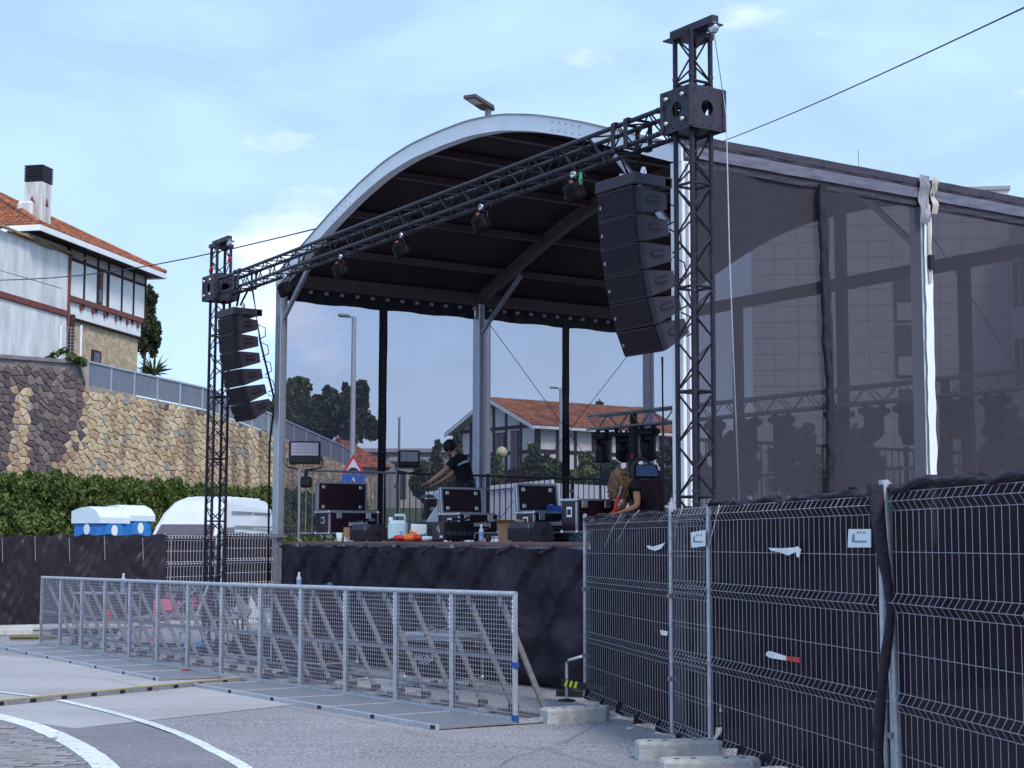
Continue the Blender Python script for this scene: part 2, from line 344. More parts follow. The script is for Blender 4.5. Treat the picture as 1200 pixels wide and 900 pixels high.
mark = ground_mat('road_paint', (.66, .70, .72), .12, .10, 30)
t_ = mark.node_tree; b_p = t_.nodes['Principled BSDF']; src_ = b_p.inputs['Base Color'].links[0].from_socket
cw_ = t_.nodes.new('ShaderNodeTexCoord'); nw_ = t_.nodes.new('ShaderNodeTexNoise'); nw_.inputs['Scale'].default_value = 14; nw_.inputs['Detail'].default_value = 10; nw_.inputs['Roughness'].default_value = .75
rw_ = t_.nodes.new('ShaderNodeValToRGB'); rw_.color_ramp.elements[0].position = .36; rw_.color_ramp.elements[1].position = .47; mw_ = t_.nodes.new('ShaderNodeMixRGB'); mw_.inputs[1].default_value = (.26, .26, .28, 1)
t_.links.new(cw_.outputs['Object'], nw_.inputs['Vector']); t_.links.new(nw_.outputs['Fac'], rw_.inputs[0]); t_.links.new(rw_.outputs[0], mw_.inputs[0]); t_.links.new(src_, mw_.inputs[2]); t_.links.new(mw_.outputs[0], b_p.inputs['Base Color'])
PAV = M('paver_stone', (.235, .222, .235), .9, 0, .25, 9, .4, 30, rand=.16)
ys = [-40, 0, 6, 10, 12]+[14+2*i for i in range(34)]+[90, 120, 200, 400, 900, 2200]
xs = [-2000, -600, -200, -80, -40, -20, -8, 0, 8, 20, 40, 80, 200, 600, 2000]
b = MB(); b.grid(lambda u, v: (xs[round(u*(len(xs)-1))], ys[round(v*(len(ys)-1))], g(ys[round(v*(len(ys)-1))])), len(xs)-1, len(ys)-1)
b.build('ground', ASPH, kind='structure')
def inside(x, y, poly):
    c = False; n = len(poly)
    for i in range(n):
        a, b_ = poly[i], poly[i-1]
        if (a.y > y) != (b_.y > y) and x < (b_.x-a.x)*(y-a.y)/(b_.y-a.y)+a.x: c = not c
    return c
def sheet(name, poly_px, mat, lift, nsub=1):
    pts = [at_g(x, y) for x, y in poly_px]; 
    # cut into strips of depth so that the sheet follows the fall of the ground
    from mathutils.geometry import delaunay_2d_cdt as cdt
    P2 = [Vector((p.x, p.y)) for p in pts]; n = len(P2); x0, x1 = min(p.x for p in P2), max(p.x for p in P2); y0, y1 = min(p.y for p in P2), max(p.y for p in P2)
    ex = [Vector((x0+(x1-x0)*(i+.5)/24, y0+(y1-y0)*(j+.5)/24)) for i in range(24) for j in range(24)]
    ex = [q for q in ex if inside(q.x, q.y, P2)]
    v_, e_, f_, _1, _2, _3 = cdt(P2+ex, [(i, (i+1) % n) for i in range(n)], [], 1, 1e-5)
    b = MB(); b.add([(p.x, p.y, g(p.y)+lift) for p in v_], [tuple(f) for f in f_]); return b.build(name, mat, kind='structure')
def ground_strip(name, A, B_, mat, lift):
    """two world polylines -> strip sheet following the ground"""
    vs = []; n = len(A)
    for p in A: vs.append((p[0], p[1], g(p[1])+lift))
    for p in B_: vs.append((p[0], p[1], g(p[1])+lift))
    b = MB(); b.add(vs, [(i, i+1, n+i+1, n+i) for i in range(n-1)]); return b.build(name, mat, kind='structure')
# pale concrete apron behind a line that runs from the lower left up to the barrier
c0, c1 = at_g(88, 854), at_g(330, 828)
dr = (c1-c0).normalized(); 
A = [c0+dr*t for t in np.linspace(-9, 6.5, 12)]; nrm = Vector((-dr.y, dr.x, 0))
def apron(t0, t1, lift, mat, n=14):
    vs = []; fs = []
    m = len(A)
    for j in range(n+1):
        for p in A: q = p+nrm*(t0+(t1-t0)*j/n); vs.append((q.x, q.y, g(q.y)+lift))
    fs = [(j*m+i, j*m+i+1, (j+1)*m+i+1, (j+1)*m+i) for j in range(n) for i in range(m-1)]
    MB().add(vs, fs).build('concrete_apron', mat, kind='structure')
apron(0, 24, .004, CONG, 30)
sheet('dark_asphalt_patch', [(0, 842), (88, 854.5), (162, 847.5), (215, 866), (262, 888), (290, 904), (330, 960), (0, 960), (-80, 900), (-80, 835)], ASPD, .008)
# tar streak in front of the barriers and faint seams
def stripe(name, px, wpx, lift, mat):
    """centre line in pixels -> smooth strip of constant width on the ground"""
    c = [at_g(x, y) for x, y in px]; P = []
    for i in range(len(c)-1):
        p0, p1, p2, p3 = c[max(i-1, 0)], c[i], c[i+1], c[min(i+2, len(c)-1)]
        for k in range(6):
            t = k/6; P.append(.5*((2*p1)+(p2-p0)*t+(2*p0-5*p1+4*p2-p3)*t*t+(3*p1-p0-3*p2+p3)*t**3))
    P.append(c[-1]); L_, R_ = [], []
    for i, p in enumerate(P):
        d = (P[min(i+1, len(P)-1)]-P[max(i-1, 0)]); nn = Vector((-d.y, d.x, 0)).normalized(); w = wpx/2+.012*nz(i*.9, 3, 1)
        L_.append(p+nn*w); R_.append(p-nn*(wpx/2+.012*nz(i*.9, 7, 1)))
    ground_strip(name, R_, L_, mat, lift); return P
edge = stripe('road_edge_line', [(-60, 827), (0, 841), (40, 852), (75, 867), (100, 881), (122, 899), (150, 935)], .19, .011, mark)
stripe('lane_line', [(-60, 805), (0, 812), (50, 818), (90, 826), (150, 841), (210, 861), (255, 883), (290, 903), (330, 935)], .10, .011, mark)
CRK = ground_mat('tar_crack', (.10, .098, .11), .3, .2, 60)
for k, px_l in enumerate(([(330, 829), (420, 845), (520, 868), (640, 880), (760, 915)], [(0, 795), (60, 790), (130, 797), (190, 812)], [(700, 850), (660, 872), (600, 890), (560, 915)])):
    c = [at_g(x, y) for x, y in px_l]; P = []
    for i in range(len(c)-1):
        for q in range(14): t = q/14; p = c[i].lerp(c[i+1], t); P.append(p+Vector((.05*nz(i+t*4, k, 1), .05*nz(i+t*4, k, 5), 0)))
    A1, B1 = [], []
    for i, p in enumerate(P): d = P[min(i+1, len(P)-1)]-P[max(i-1, 0)]; nn = Vector((-d.y, d.x, 0)).normalized(); w = .003+.004*abs(nz(i*.5, k, 2)); A1.append(p+nn*w); B1.append(p-nn*w)
    ground_strip('ground_crack', B1, A1, CRK, .015)
# stone pavers inside the curved edge line: one wedge per stone
pv = E('paved_corner', None, None); pv['kind'] = 'structure'
base = MB(); pts = [at_g(x, y) for x, y in [(-60, 835), (0, 847), (40, 858), (72, 872), (95, 885), (115, 905), (130, 960), (-60, 960)]]
base.add([(p.x, p.y, g(p.y)+.007) for p in pts], [tuple(range(len(pts)))]).build('paving_bed', ASPD, pv)
proto = [MB().box((0, 0, .012), (.21+.03*k, .085, .012), Matrix.Rotation(.05*k, 3, 'Z'), .005).mesh('paver') for k in range(3)]
for m_ in proto: m_.materials.append(PAV)
def inside(x, y, poly):
    c = False; n = len(poly)
    for i in range(n):
        a, b_ = poly[i], poly[i-1]
        if (a.y > y) != (b_.y > y) and x < (b_.x-a.x)*(y-a.y)/(b_.y-a.y)+a.x: c = not c
    return c
ppoly = [at_g(x, y) for x, y in [(-30, 846), (0, 852), (36, 863), (62, 875), (80, 887), (93, 902), (97, 925), (-30, 925)]]
cnt = 0; yy = min(p.y for p in ppoly); j = 0
while yy < max(p.y for p in ppoly):
    xx = min(p.x for p in ppoly)+(.12 if j % 2 else 0)
    while xx < max(p.x for p in ppoly):
        if inside(xx, yy, ppoly) and cnt < 290:
            o = ob('paver', random.choice(proto), pv); o.location = (xx+random.uniform(-.01, .01), yy+random.uniform(-.006, .006), g(yy)+random.uniform(0, .004)); o.rotation_euler = (random.uniform(-.02, .02), random.uniform(-.02, .02), random.uniform(-.04, .04)); cnt += 1
        xx += .235
    yy += .13; j += 1
# grass bank behind the stage
def bank(x, y):
    t = max(0, min(1, (y-44)/50)); h = 3.1*(t*t*(3-2*t)); e = max(0, min(1, (x+10+.10*(y-44))/7)); return g(y)-.05+h*e+.15*nz(x*.15, y*.15, 0)*e
b = MB(); b.grid(lambda u, v: (-14+134*u, 44+166*v, bank(-14+134*u, 44+166*v) if 0 < v else g(44)-.1), 44, 44); b.build('grass_bank', GRASS, kind='structure')

# ================================================================ FOLIAGE
def leaves(n, fn, size, asp=1.7, seed=1, flat=.0):
    """many small leaf quads; fn(rng) -> centre"""
    r = np.random.default_rng(seed); C_ = fn(r, n); n = len(C_)
    d = r.normal(size=(n, 3)); d[:, 2] = np.abs(d[:, 2])*.8+flat; d /= np.linalg.norm(d, axis=1)[:, None]
    e = np.cross(d, r.normal(size=(n, 3))); e /= np.linalg.norm(e, axis=1)[:, None]
    s = (size*(.6+.8*r.random(n)))[:, None]; a = d*s*asp/2; c = e*s/2
    V = np.stack([C_-a, C_+c-a*.1, C_+a, C_-c-a*.1], 1).reshape(-1, 3)
    me = bpy.data.meshes.new('leaf_mass'); me.vertices.add(4*n); me.vertices.foreach_set('co', V.ravel())
    me.loops.add(4*n); me.loops.foreach_set('vertex_index', np.arange(4*n)); me.polygons.add(n)
    me.polygons.foreach_set('loop_start', np.arange(0, 4*n, 4)); me.polygons.foreach_set('loop_total', np.full(n, 4)); me.update(); me.validate(); return me
def crown_fn(blobs):
    """blobs: (x,y,z,rx,ry,rz); leaves sit in clumps near the surface of each blob"""
    def fn(r, n):
        out = []; w = np.array([b_[3]*b_[5]+b_[4]*b_[5] for b_ in blobs]); w = w/w.sum()
        for b_, wi in zip(blobs, w):
            k = int(n*wi)+1; nc = max(8, k//26)
            cd_ = r.normal(size=(nc, 3)); cd_ /= np.linalg.norm(cd_, axis=1)[:, None]; cr = (.55+.45*r.random(nc))[:, None]
            cc = cd_*cr; idx = r.integers(0, nc, k); p = cc[idx]+r.normal(size=(k, 3))*.13
            out.append(p*np.array(b_[3:6])+np.array(b_[0:3]))
        return np.concatenate(out)
    return fn
def tree(name, label, cat, base, blobs, n, leaf, mat, group=None, trunk_r=.18, seed=3):
    t = E(name, label, cat, base, 0, group)
    top = max(b_[2] for b_ in blobs); m = MB()
    m.path([(0, 0, -.3), (.05, 0, top*.35), (-.05, .05, top*.7), (0, 0, top*.98)], [trunk_r, trunk_r*.8, trunk_r*.5, trunk_r*.15], 7)
    for b_ in blobs:
        m.path([(0, 0, top*.3), (b_[0]*.5, b_[1]*.5, (top*.3+b_[2])/2), (b_[0], b_[1], b_[2])], [trunk_r*.5, trunk_r*.3, trunk_r*.08], 5)
    m.build('trunk', BARK, t)
    me = leaves(n, crown_fn(blobs), leaf, 1.6, seed); me.materials.append(mat); ob('crown', me, t); return t
def tree_px(name, label, cat, D, px, ytop, ybase, wpx, n, mat, kind='round', leaf=None, group=None, seed=3):
    n = int(n*2.0); leaf = (leaf or 5.0*D/F)*.68
    s = D/F; base = at_y(px, ybase, D); H = (ybase-ytop)*s; w = wpx*s/2; R_ = np.random.default_rng(seed); bl = []
    if kind == 'cone':
        for k in range(7): q = k/6; bl.append((R_.uniform(-.1, .1)*w, R_.uniform(-.1, .1)*w, H*(.12+.78*q), w*(1-.8*q), w*(1-.8*q), H*.13))
    else:
        bl.append((0, 0, H*.52, w*.55, w*.55, H*.26))
        for k in range(13): a = R_.uniform(0, 2*pi); rr = w*R_.uniform(.45, .80); q_ = R_.uniform(.26, .86); rr *= 1-.45*max(0, q_-.55)/.3; s_ = R_.uniform(.18, .34); bl.append((cos(a)*rr, sin(a)*rr, H*q_, w*s_, w*s_, H*s_*.42))
        bl.append((R_.uniform(-.2, .2)*w, 0, H*.84, w*.32, w*.32, H*.13))
    return tree(name, label, cat, base, bl, n, leaf or 5.0*s, mat, group, max(.12, w*.08), seed)

# hedge of conifers in front of the retaining wall
hpts = [(-90, 46, 540), (0, 50, 552), (60, 53, 553), (120, 56, 560), (180, 60, 562), (240, 66, 566), (300, 72, 570), (350, 78, 573), (420, 86, 580)]
def interp(px, tab, k):
    for a, b_ in zip(tab[:-1], tab[1:]):
        if a[0] <= px <= b_[0]: t = (px-a[0])/(b_[0]-a[0]); return a[k]+(b_[k]-a[k])*t
    return tab[-1][k]
hv = []
def conifer_blobs(H, w, r):
    bl = []
    for k in range(6): q = k/5; bl.append((r.uniform(-.15, .15)*w, r.uniform(-.15, .15)*w, H*(.12+.76*q), w*(1.05-.55*q), w*(1.05-.55*q), H*.14))
    for k in range(6): a = r.uniform(0, 6.28); bl.append((cos(a)*w*r.uniform(.2, .8), sin(a)*w*.6, H*r.uniform(.80, .98), w*.16, w*.16, H*.10))
    return bl
rr_ = random.Random(5); hmeshes = []
for v in range(4):
    me = leaves(15000, crown_fn(conifer_blobs(4.0, 1.25, rr_)), .062, 3.0, 20+v, .45); me.materials.append(LF_H); me.name = 'hedge_crown'
    tm = MB().path([(0, 0, -.2), (0, 0, 2), (0, 0, 3.8)], [.12, .08, .02], 6).mesh('hedge_trunk'); tm.materials.append(BARK); hmeshes.append((me, tm))
px = -85.; i = 0
while px < 425:
    D = interp(px, hpts, 1); yt = interp(px, hpts, 2); p = at_y(px, yt+rr_.uniform(-4, 5), D+rr_.uniform(-.5, .5)); gz = g(p.y); Hs = (p.z-gz)/4.1
    t = E('hedge_conifer', ('bushy hedge conifer below the dark part of the stone wall, above the black tarpaulin' if px < 75 else 'bushy hedge conifer right behind the blue portable toilets' if px < 165 else 'bushy hedge conifer behind the white panel van' if px < 320 else 'bushy hedge conifer seen between the bars of the stage railing'), 'conifer', (p.x, p.y, gz), rr_.uniform(0, 6.28), 'conifers in the hedge along the wall')
    a, c_ = hmeshes[i % 4]; o1 = ob('crown', a, t); o2 = ob('trunk', c_, t); o1.scale = o2.scale = (Hs*1.05, Hs*1.05, Hs)
    i += 1; px += 21*58/D*.9

# ================================================================ RETAINING WALL with stones
wpts = [(-90, 53, 415), (0, 56, 420), (97, 60, 427), (97.01, 60, 452), (243, 69, 481), (322, 76, 510), (406, 86, 545), (450, 92, 572)]
path = []
for px in list(range(-85, 97, 7))+list(range(98, 446, 7)):
    D = interp(px, wpts, 1); yt = interp(px, wpts, 2); p = at_y(px, yt, D); path.append(p)
cum = [0]
for a, b_ in zip(path[:-1], path[1:]): cum.append(cum[-1]+Vector((b_.x-a.x, b_.y-a.y)).length)
def on(u):
    u = max(0, min(cum[-1]-1e-4, u)); i = max(k for k in range(len(cum)-1) if cum[k] <= u); t = (u-cum[i])/(cum[i+1]-cum[i]); p = path[i].lerp(path[i+1], t)
    d = path[i+1]-path[i]; n_ = Vector((d.y, -d.x, 0)).normalized(); return p, n_
wall = E('retaining_wall', 'high rubble stone retaining wall, dark on the left and honey coloured to the right, behind the hedge', 'wall', (0, 0, 0))
MORT = stone_mat('mortar', (.33, .285, .24)); MORTD = M('wall_stained_mortar', (.27, .25, .27), .95, 0, .25, 2.5)
b = MB(); bd = MB()
for i in range(len(path)-1):
    p, q = path[i], path[i+1]
    if abs(p.z-q.z) > .45 and i < 40: q = Vector((q.x, q.y, p.z))
    n_ = Vector(((q-p).y, -(q-p).x, 0)).normalized()
    (bd if i < 26 else b).prism([(p.x, p.y, .2), (q.x, q.y, .2), (q.x, q.y, q.z), (p.x, p.y, p.z)], -n_*.6)
b.build('wall_core', MORT, wall); bd.build('wall_core', MORTD, wall, label='dark stained part of the wall')
STN = [stone_mat('stone_'+k, c) for k, c in (('honey', (.52, .385, .245)), ('sand', (.58, .455, .32)), ('buff', (.43, .32, .21)), ('rust', (.42, .26, .18)), ('grey', (.34, .32, .31)))]
STD_ = [M('stone_'+k, c, .85, 0, .25, 3, .5, 18) for k, c in (('slate', (.10, .08, .095)), ('brown_black', (.14, .105, .105)), ('dusky', (.20, .16, .15)))]
from mathutils.geometry import delaunay_2d_cdt
RH, CW = .27, .37; uA = cum[26]; stones = []; pts2 = []
for j in range(10, 54):
    for i_ in range(int(cum[-1]/CW)+1):
        u, z = (i_+.5*(j % 2))*CW+random.uniform(-.5, .5)*CW*.95, j*RH*.93+random.uniform(-.5, .5)*RH*.8
        pts2.append(Vector((u, z*1.25)))
vv, ee, ff, _a, _b, _c = delaunay_2d_cdt(pts2, [], [], 0, 1e-5)
def circ(a, b_, c_):
    d = 2*(a.x*(b_.y-c_.y)+b_.x*(c_.y-a.y)+c_.x*(a.y-b_.y))
    if abs(d) < 1e-9: return (a+b_+c_)/3
    return Vector(((a.length_squared*(b_.y-c_.y)+b_.length_squared*(c_.y-a.y)+c_.length_squared*(a.y-b_.y))/d, (a.length_squared*(c_.x-b_.x)+b_.length_squared*(a.x-c_.x)+c_.length_squared*(b_.x-a.x))/d))
cells = {}
for f in ff:
    c_ = circ(vv[f[0]], vv[f[1]], vv[f[2]])
    for k in f: cells.setdefault(k, []).append(c_)
for k, cs_ in cells.items():
    v0 = vv[k]; cs_ = sorted(cs_, key=lambda c_: atan2(c_.y-v0.y, c_.x-v0.x))
    if len(cs_) < 4 or max((c_-v0).length for c_ in cs_) > 1.0: continue
    P_ = []
    for c_ in cs_:
        if not P_ or (c_-Vector(P_[-1])).length > .06: P_.append((c_.x, c_.y))
    # cut the corners so that each stone is rounded
    Q_ = []
    for i_ in range(len(P_)):
        p, q, r_ = Vector(P_[i_-1]), Vector(P_[i_]), Vector(P_[(i_+1) % len(P_)]); Q_ += [q.lerp(p, .14), q.lerp(r_, .14)]
    P_ = [(q.x, q.y/1.25) for q in Q_]
    if len(P_) < 6: continue
    uc = sum(p[0] for p in P_)/len(P_); zc = sum(p[1] for p in P_)/len(P_)
    if uc < .5 or uc > cum[-1]-.6: continue
    pt, n_ = on(uc)
    if zc > pt.z-.12 or zc < 3.4: continue
    stones.append((pt.y, uc, zc, P_, pt.z))
stones.sort(key=lambda s_: s_[0]); rest = MB()
for si, (D, uc, zc, P_, zt) in enumerate(stones):
    ring = []
    for lvl, (sh, off) in enumerate(((.93, -.02), (.915, .04), (.80, .060))):
        for (u, z) in P_:
            u2, z2 = uc+(u-uc)*sh, zc+(z-zc)*sh; z2 = min(z2, zt-.05); p, n_ = on(u2); ring.append(Vector((p.x, p.y, z2))+n_*off)
    n6 = len(P_); fs = [(l*n6+i, l*n6+(i+1) % n6, (l+1)*n6+(i+1) % n6, (l+1)*n6+i) for l in range(2) for i in range(n6)]+[tuple(range(2*n6, 3*n6))]
    # weathering: black crust over the left section, running down in streaks from the coping elsewhere
    streak = nz(uc*.9, 0, 3)*.5+.5+.35*nz(uc*2.4, 1, 9)
    depth = zt-zc
    if uc < uA: dark = not (.0 < (uc-.0) and nz(uc*.55+9.1, 0, 0) > .25 and depth > 1.0) 
    else: dark = depth < .12+1.1*max(0, streak-.66)+.3*nz(uc*1.5, zc, 2)
    if uc < uA and uc > uA-2.2+.5*nz(0, zc*1.3, 1) and depth > 1.6+1.6*(uA-uc)+.8*nz(uc, zc, 4): dark = random.random() < .2
    rr = random.random()
    mt = random.choice(STD_) if dark else STN[0 if rr < .36 else 1 if rr < .68 else 2 if rr < .88 else 3 if rr < .94 else 4]
    if si < 300: MB().add(ring, fs).build('stone', mt, wall)
    else: stones[si] = (ring, fs, mt)
bym = {}
for s_ in stones[300:]: bym.setdefault(s_[2].name, MB()).add(s_[0], s_[1])
allm = MB(); me_mats = []; mi = []
for nm, mb in bym.items():
    allm.add(mb.v, mb.f); mi += [len(me_mats)]*len(mb.f); me_mats.append(MATS[nm])
if allm.v:
    o = allm.build('stones', None, wall, kind='stuff')
    for m_ in me_mats: o.data.materials.append(m_)
    o.data.polygons.foreach_set('material_index', mi)
b = MB()
for i in range(26):
    p, q = path[i], path[i+1]; n_ = Vector(((q-p).y, -(q-p).x, 0)).normalized(); b.prism([Vector(p)+n_*.12, Vector(q)+n_*.12, Vector(q)-n_*.7, Vector(p)-n_*.7] if True else [], (0, 0, .14))
b.build('coping', M('coping_stone', (.22, .19, .20), .9, 0, .3, 3), wall)
# metal railing with ribbed sheet on the falling top
RAILM = M('railing_sheet', (.20, .23, .30), .5, .3, .12, 3); RAILP = M('railing_post', (.42, .46, .53), .45, .4)
rl = E('ribbed_railing', 'grey railing of ribbed metal sheet sloping down along the top of the retaining wall', 'railing', (0, 0, 0))
us = [cum[27]+.05+1.75*k for k in range(int((cum[-1]-cum[27]-.2)/1.75))]
for k, u in enumerate(us[:-1]):
    p, n_ = on(u); q, n2_ = on(us[k+1]); off = -n_*.12
    MB().bar(p+off, p+off+Vector((0, 0, 1.02)), .06).build('post', RAILP, rl)
    MB().bar(p+off+Vector((0, 0, 1.0)), q+off+Vector((0, 0, 1.0)), .07).build('top_rail', RAILP, rl)
    m = MB(); nr = 12
    for r_ in range(nr):
        a = p.lerp(q, (r_+.08)/nr); c_ = p.lerp(q, (r_+.62)/nr); d = Vector((a.x, a.y, a.z))+off
        e = Vector((c_.x, c_.y, c_.z))+off
        m.add([d+Vector((0, 0, .08)), e+Vector((0, 0, .08)), e+Vector((0, 0, .96)), d+Vector((0, 0, .96))], [(0, 1, 2, 3)])
        f_ = p.lerp(q, (r_+.7)/nr)+off-n_*.04; h_ = p.lerp(q, (r_+1.)/nr)+off-n_*.04
        m.add([f_+Vector((0, 0, .08)), h_+Vector((0, 0, .08)), h_+Vector((0, 0, .96)), f_+Vector((0, 0, .96))], [(0, 1, 2, 3)])
        m.add([e+Vector((0, 0, .08)), f_+Vector((0, 0, .08)), f_+Vector((0, 0, .96)), e+Vector((0, 0, .96))], [(0, 1, 2, 3)])
        g2 = p.lerp(q, (r_+1.08)/nr)+off; m.add([h_+Vector((0, 0, .08)), g2+Vector((0, 0, .08)), g2+Vector((0, 0, .96)), h_+Vector((0, 0, .96))], [(0, 1, 2, 3)])
    m.build('ribbed_panel', RAILM, rl)

# ================================================================ ROOF TILES helper
def tile_roof(name, quad, mat, parent, nu, nv, amp=.06, kind=None):
    """quad corners: eave0, eave1, ridge1, ridge0 ; half-round tiles in overlapping courses"""
    a, b_, c_, d = [Vector(p) for p in quad]; nrm = (b_-a).cross(d-a).normalized()
    if nrm.z < 0: nrm = -nrm
    m = MB(); seg = 4
    for j in range(nv):
        v0, v1 = j/nv, (j+1.12)/nv
        vs = []
        for e, v in enumerate((v0, min(v1, 1.02))):
            for i in range(nu*seg+1):
                u = i/(nu*seg); p = a.lerp(b_, u).lerp(d.lerp(c_, u), v)
                h = amp*abs(sin(pi*i/seg))+.035*(1-e)+.012*nz(i*.7, j*3.1, 1); vs.append(p+nrm*h)
        w = nu*seg+1
        m.add(vs, [(i, i+1, w+i+1, w+i) for i in range(w-1)], True)
        m.add([v_-nrm*.0 for v_ in vs[:w]]+[a.lerp(b_, i/(w-1)).lerp(d.lerp(c_, i/(w-1)), v0) for i in range(w)], [(i+w, i+w+1, i+1, i) for i in range(w-1)])
    return m.build(name, mat, parent, kind=kind)
TILE = M('clay_tiles', (.30, .105, .055), .85, 0, .65, 2.6, .4, 9); TILE2 = M('clay_tiles_far', (.30, .125, .065), .85, 0, .5, 1.1, .3, 9)
SOF = M('soffit_panel', (.46, .42, .44), .7, 0, .1, 2); STW = M('stucco_white', (.70, .72, .75), .85, 0, .10, 1.3, .15, 30)
STW2 = M('stucco_weathered', (.62, .64, .66), .85, 0, .24, 1.6, .2, 20, stretch=(1.6, 1.6, .3))
# streaked by rain: stretch the stains vertically
STCH = M('chimney_render', (.55, .53, .53), .9, 0, .35, 1.6, .2, 20, stretch=(2, 2, .35))
TANW = M('tan_rubble', (.44, .35, .24), .9, 0, .38, 5, .9, 7)
# ---- white villa on the left
vd = Vector((.21, .978)); hx = at_y(72, 430, 62); hrz = atan2(.978, .21)
house = E('white_villa', 'white villa with red tile roof, brown timber frame and tall chimney above the retaining wall', 'house', (hx.x, hx.y, 0), hrz)
def hxp(px): k = (px-600)/F; return (62*k-hx.x)/(.21-.978*k)
E0, Z0 = 13.45, 7.6
MB().bb(-2.9, 7.0, .0, 13, 10.55, E0-.1).build('upper_wall', STW, house)
MB().bb(-2.9, 7.0, .12, 13, Z0, 10.545).build('lower_wall', TANW, house, label='tan rubble stone ground floor')
MB().bb(-3.5, 7.7, -.8, 13.6, E0-.09, E0-.01).build('soffit', DW, house)
m = MB(); m.bb(-3.55, 7.75, -.86, -.8, E0-.16, E0+.06); m.bb(-3.56, -3.5, -.8, 13.6, E0-.16, E0+.06); m.bb(7.7, 7.76, -.8, 13.6, E0-.16, E0+.06); m.build('fascia', PWH, house)
rz_ = E0+5.6*math.tan(radians(27))
rf = E
tile_roof('roof', [(-3.5, -.8, E0+.06), (7.7, -.8, E0+.06), (2.1, 4.8, rz_), (2.1, 4.8, rz_)], TILE, house, 44, 15)
tile_roof('roof', [(-3.5, 13.6, E0+.06), (-3.5, -.8, E0+.06), (2.1, 4.8, rz_), (2.1, 8.0, rz_)], TILE, house, 50, 15)
tile_roof('roof', [(7.7, -.8, E0+.06), (7.7, 13.6, E0+.06), (2.1, 8.0, rz_), (2.1, 4.8, rz_)], TILE, house, 50, 15)
for a, c_ in (((-3.5, -.8, E0+.12), (2.1, 4.8, rz_+.08)), ((7.7, -.8, E0+.12), (2.1, 4.8, rz_+.08)), ((2.1, 4.8, rz_+.08), (2.1, 8, rz_+.08))): MB().tube(a, c_, .13, 8).build('ridge_cap', TILE, house)
posts = [hxp(p_) for p_ in (72, 91, 107, 120, 136, 150, 164)]
zb, zt_ = 11.35, 12.93
for x in posts: MB().bb(x-.05, x+.05, -.09, .02, zb-.28, E0-.1).build('timber_post', DW, house)
MB().bb(-2.6, 7.0, -.12, .02, zb-.12, zb+.10).build('timber_beam', BRN, house)
MB().bb(0, 7.0, -.10, .02, zt_-.05, zt_+.05).build('timber_beam', DW, house)
for x0, x1 in zip(posts[:-1], posts[1:]):
    MB().bb(x0+.06, x1-.06, -.04, .01, zt_+.06, E0-.11).build('upper_panel', SOF, house)
    if x0 == posts[2]: continue
    MB().bb(x0+.06, x1-.06, -.05, .01, zb+.11, zt_-.06).build('lower_panel', PWH, house)
w0, w1 = posts[2]+.05, posts[3]-.5
wn = MB().bb(w0, w1, -.07, .0, zb+.12, zt_-.08).build('window', DW, house); MB().bb(w0+.08, w1-.08, -.075, -.06, zb+.2, zb+.75).build('pane', GLASS, wn)
MB().bb(w0+.08, w1-.08, -.09, -.07, zb+.78, zt_-.14).build('blind', BRN, wn)
for x in [posts[0]+.1+1.05*k for k in range(7)]: MB().bb(x-.04, x+.04, -.1, 0, zb-.38, zb-.17).build('bracket', BRN, house)
MB().bb(0.1, 7.0, -.03, .11, 10.55, 10.62).build('string_course', DW, house)
wx = hxp(111); wn = MB().bb(wx-.35, wx+.45, .06, .14, 8.6, 9.55).build('window', DW, house); MB().bb(wx-.2, wx+.3, .04, .1, 8.7, 9.45).build('pane', GLASS, wn)
# lower white block in front with cane screen
MB().bb(-12, -.02, -.18, 3, Z0, 10.5).build('side_wing', STW2, house, label='plain white rendered wing')
MB().bb(-12, -.02, -.18, 3, 10.75, 13.0).build('side_wing', STW2, house, label='plain white rendered wing')
m = MB(); x = -12.
while x < -.1: m.bb(x, x+.42, -.26, .1, 10.5, 10.75, .02); x += .45
m.build('brick_band', BRN, house)
m = MB()
for k in range(60): x = -12+.2*k+random.uniform(-.05, .05); z = 13.05+random.uniform(-.03, .06); m.tube((x, -.35+random.uniform(-.1, .1), z), (x+1.6, -.3+random.uniform(-.1, .12), z+random.uniform(-.04, .04)), .035, 5)
m.build('cane_screen', M('dry_cane', (.28, .20, .12), .9, 0, .4, 9), house)
MB().tube((.0, -.24, 10.0), (.0, -.24, 13.2), .06, 8).build('drainpipe', BRN, house)
MB().tube((.35, -.2, 8.2), (.35, -.2, 10.65), .14, 8).build('drainpipe', DW, house)
cp = at_y(42.5, 262, 61); q = Matrix.Rotation(-hrz, 3, 'Z') @ (Vector((cp.x, cp.y, 0))-Vector((hx.x, hx.y, 0)))
ch = MB().bb(q.x-.38, q.x+.38, q.y-.42, q.y+.34, 13.3, 15.68, .02); ch.bb(q.x-.55, q.x-.3, q.y-.1, q.y+.6, 13.3, 14.9, .1); ch.build('chimney', STCH, house)
m = MB()
for k in range(7): m.bb(q.x-.40, q.x+.40, q.y-.44, q.y+.36, 15.70+k*.095, 15.765+k*.095)
m.bb(q.x-.33, q.x+.33, q.y-.37, q.y+.29, 15.68, 16.36); m.build('chimney_cowl', BLK, house)
m = MB(); 
for yy_, xx_, ax in ((q.y-.425, q.x, 0), (q.y, q.x-.385, 1)):
    if ax == 0: m.prism([(xx_-.12, yy_, 14.75), (xx_+.12, yy_, 14.75), (xx_, yy_, 15.08)], (0, -.012, 0))
    else: m.prism([(xx_, yy_-.14, 14.8), (xx_, yy_+.14, 14.8), (xx_, yy_, 15.12)], (-.012, 0, 0))
m.build('vent', BRN, house)
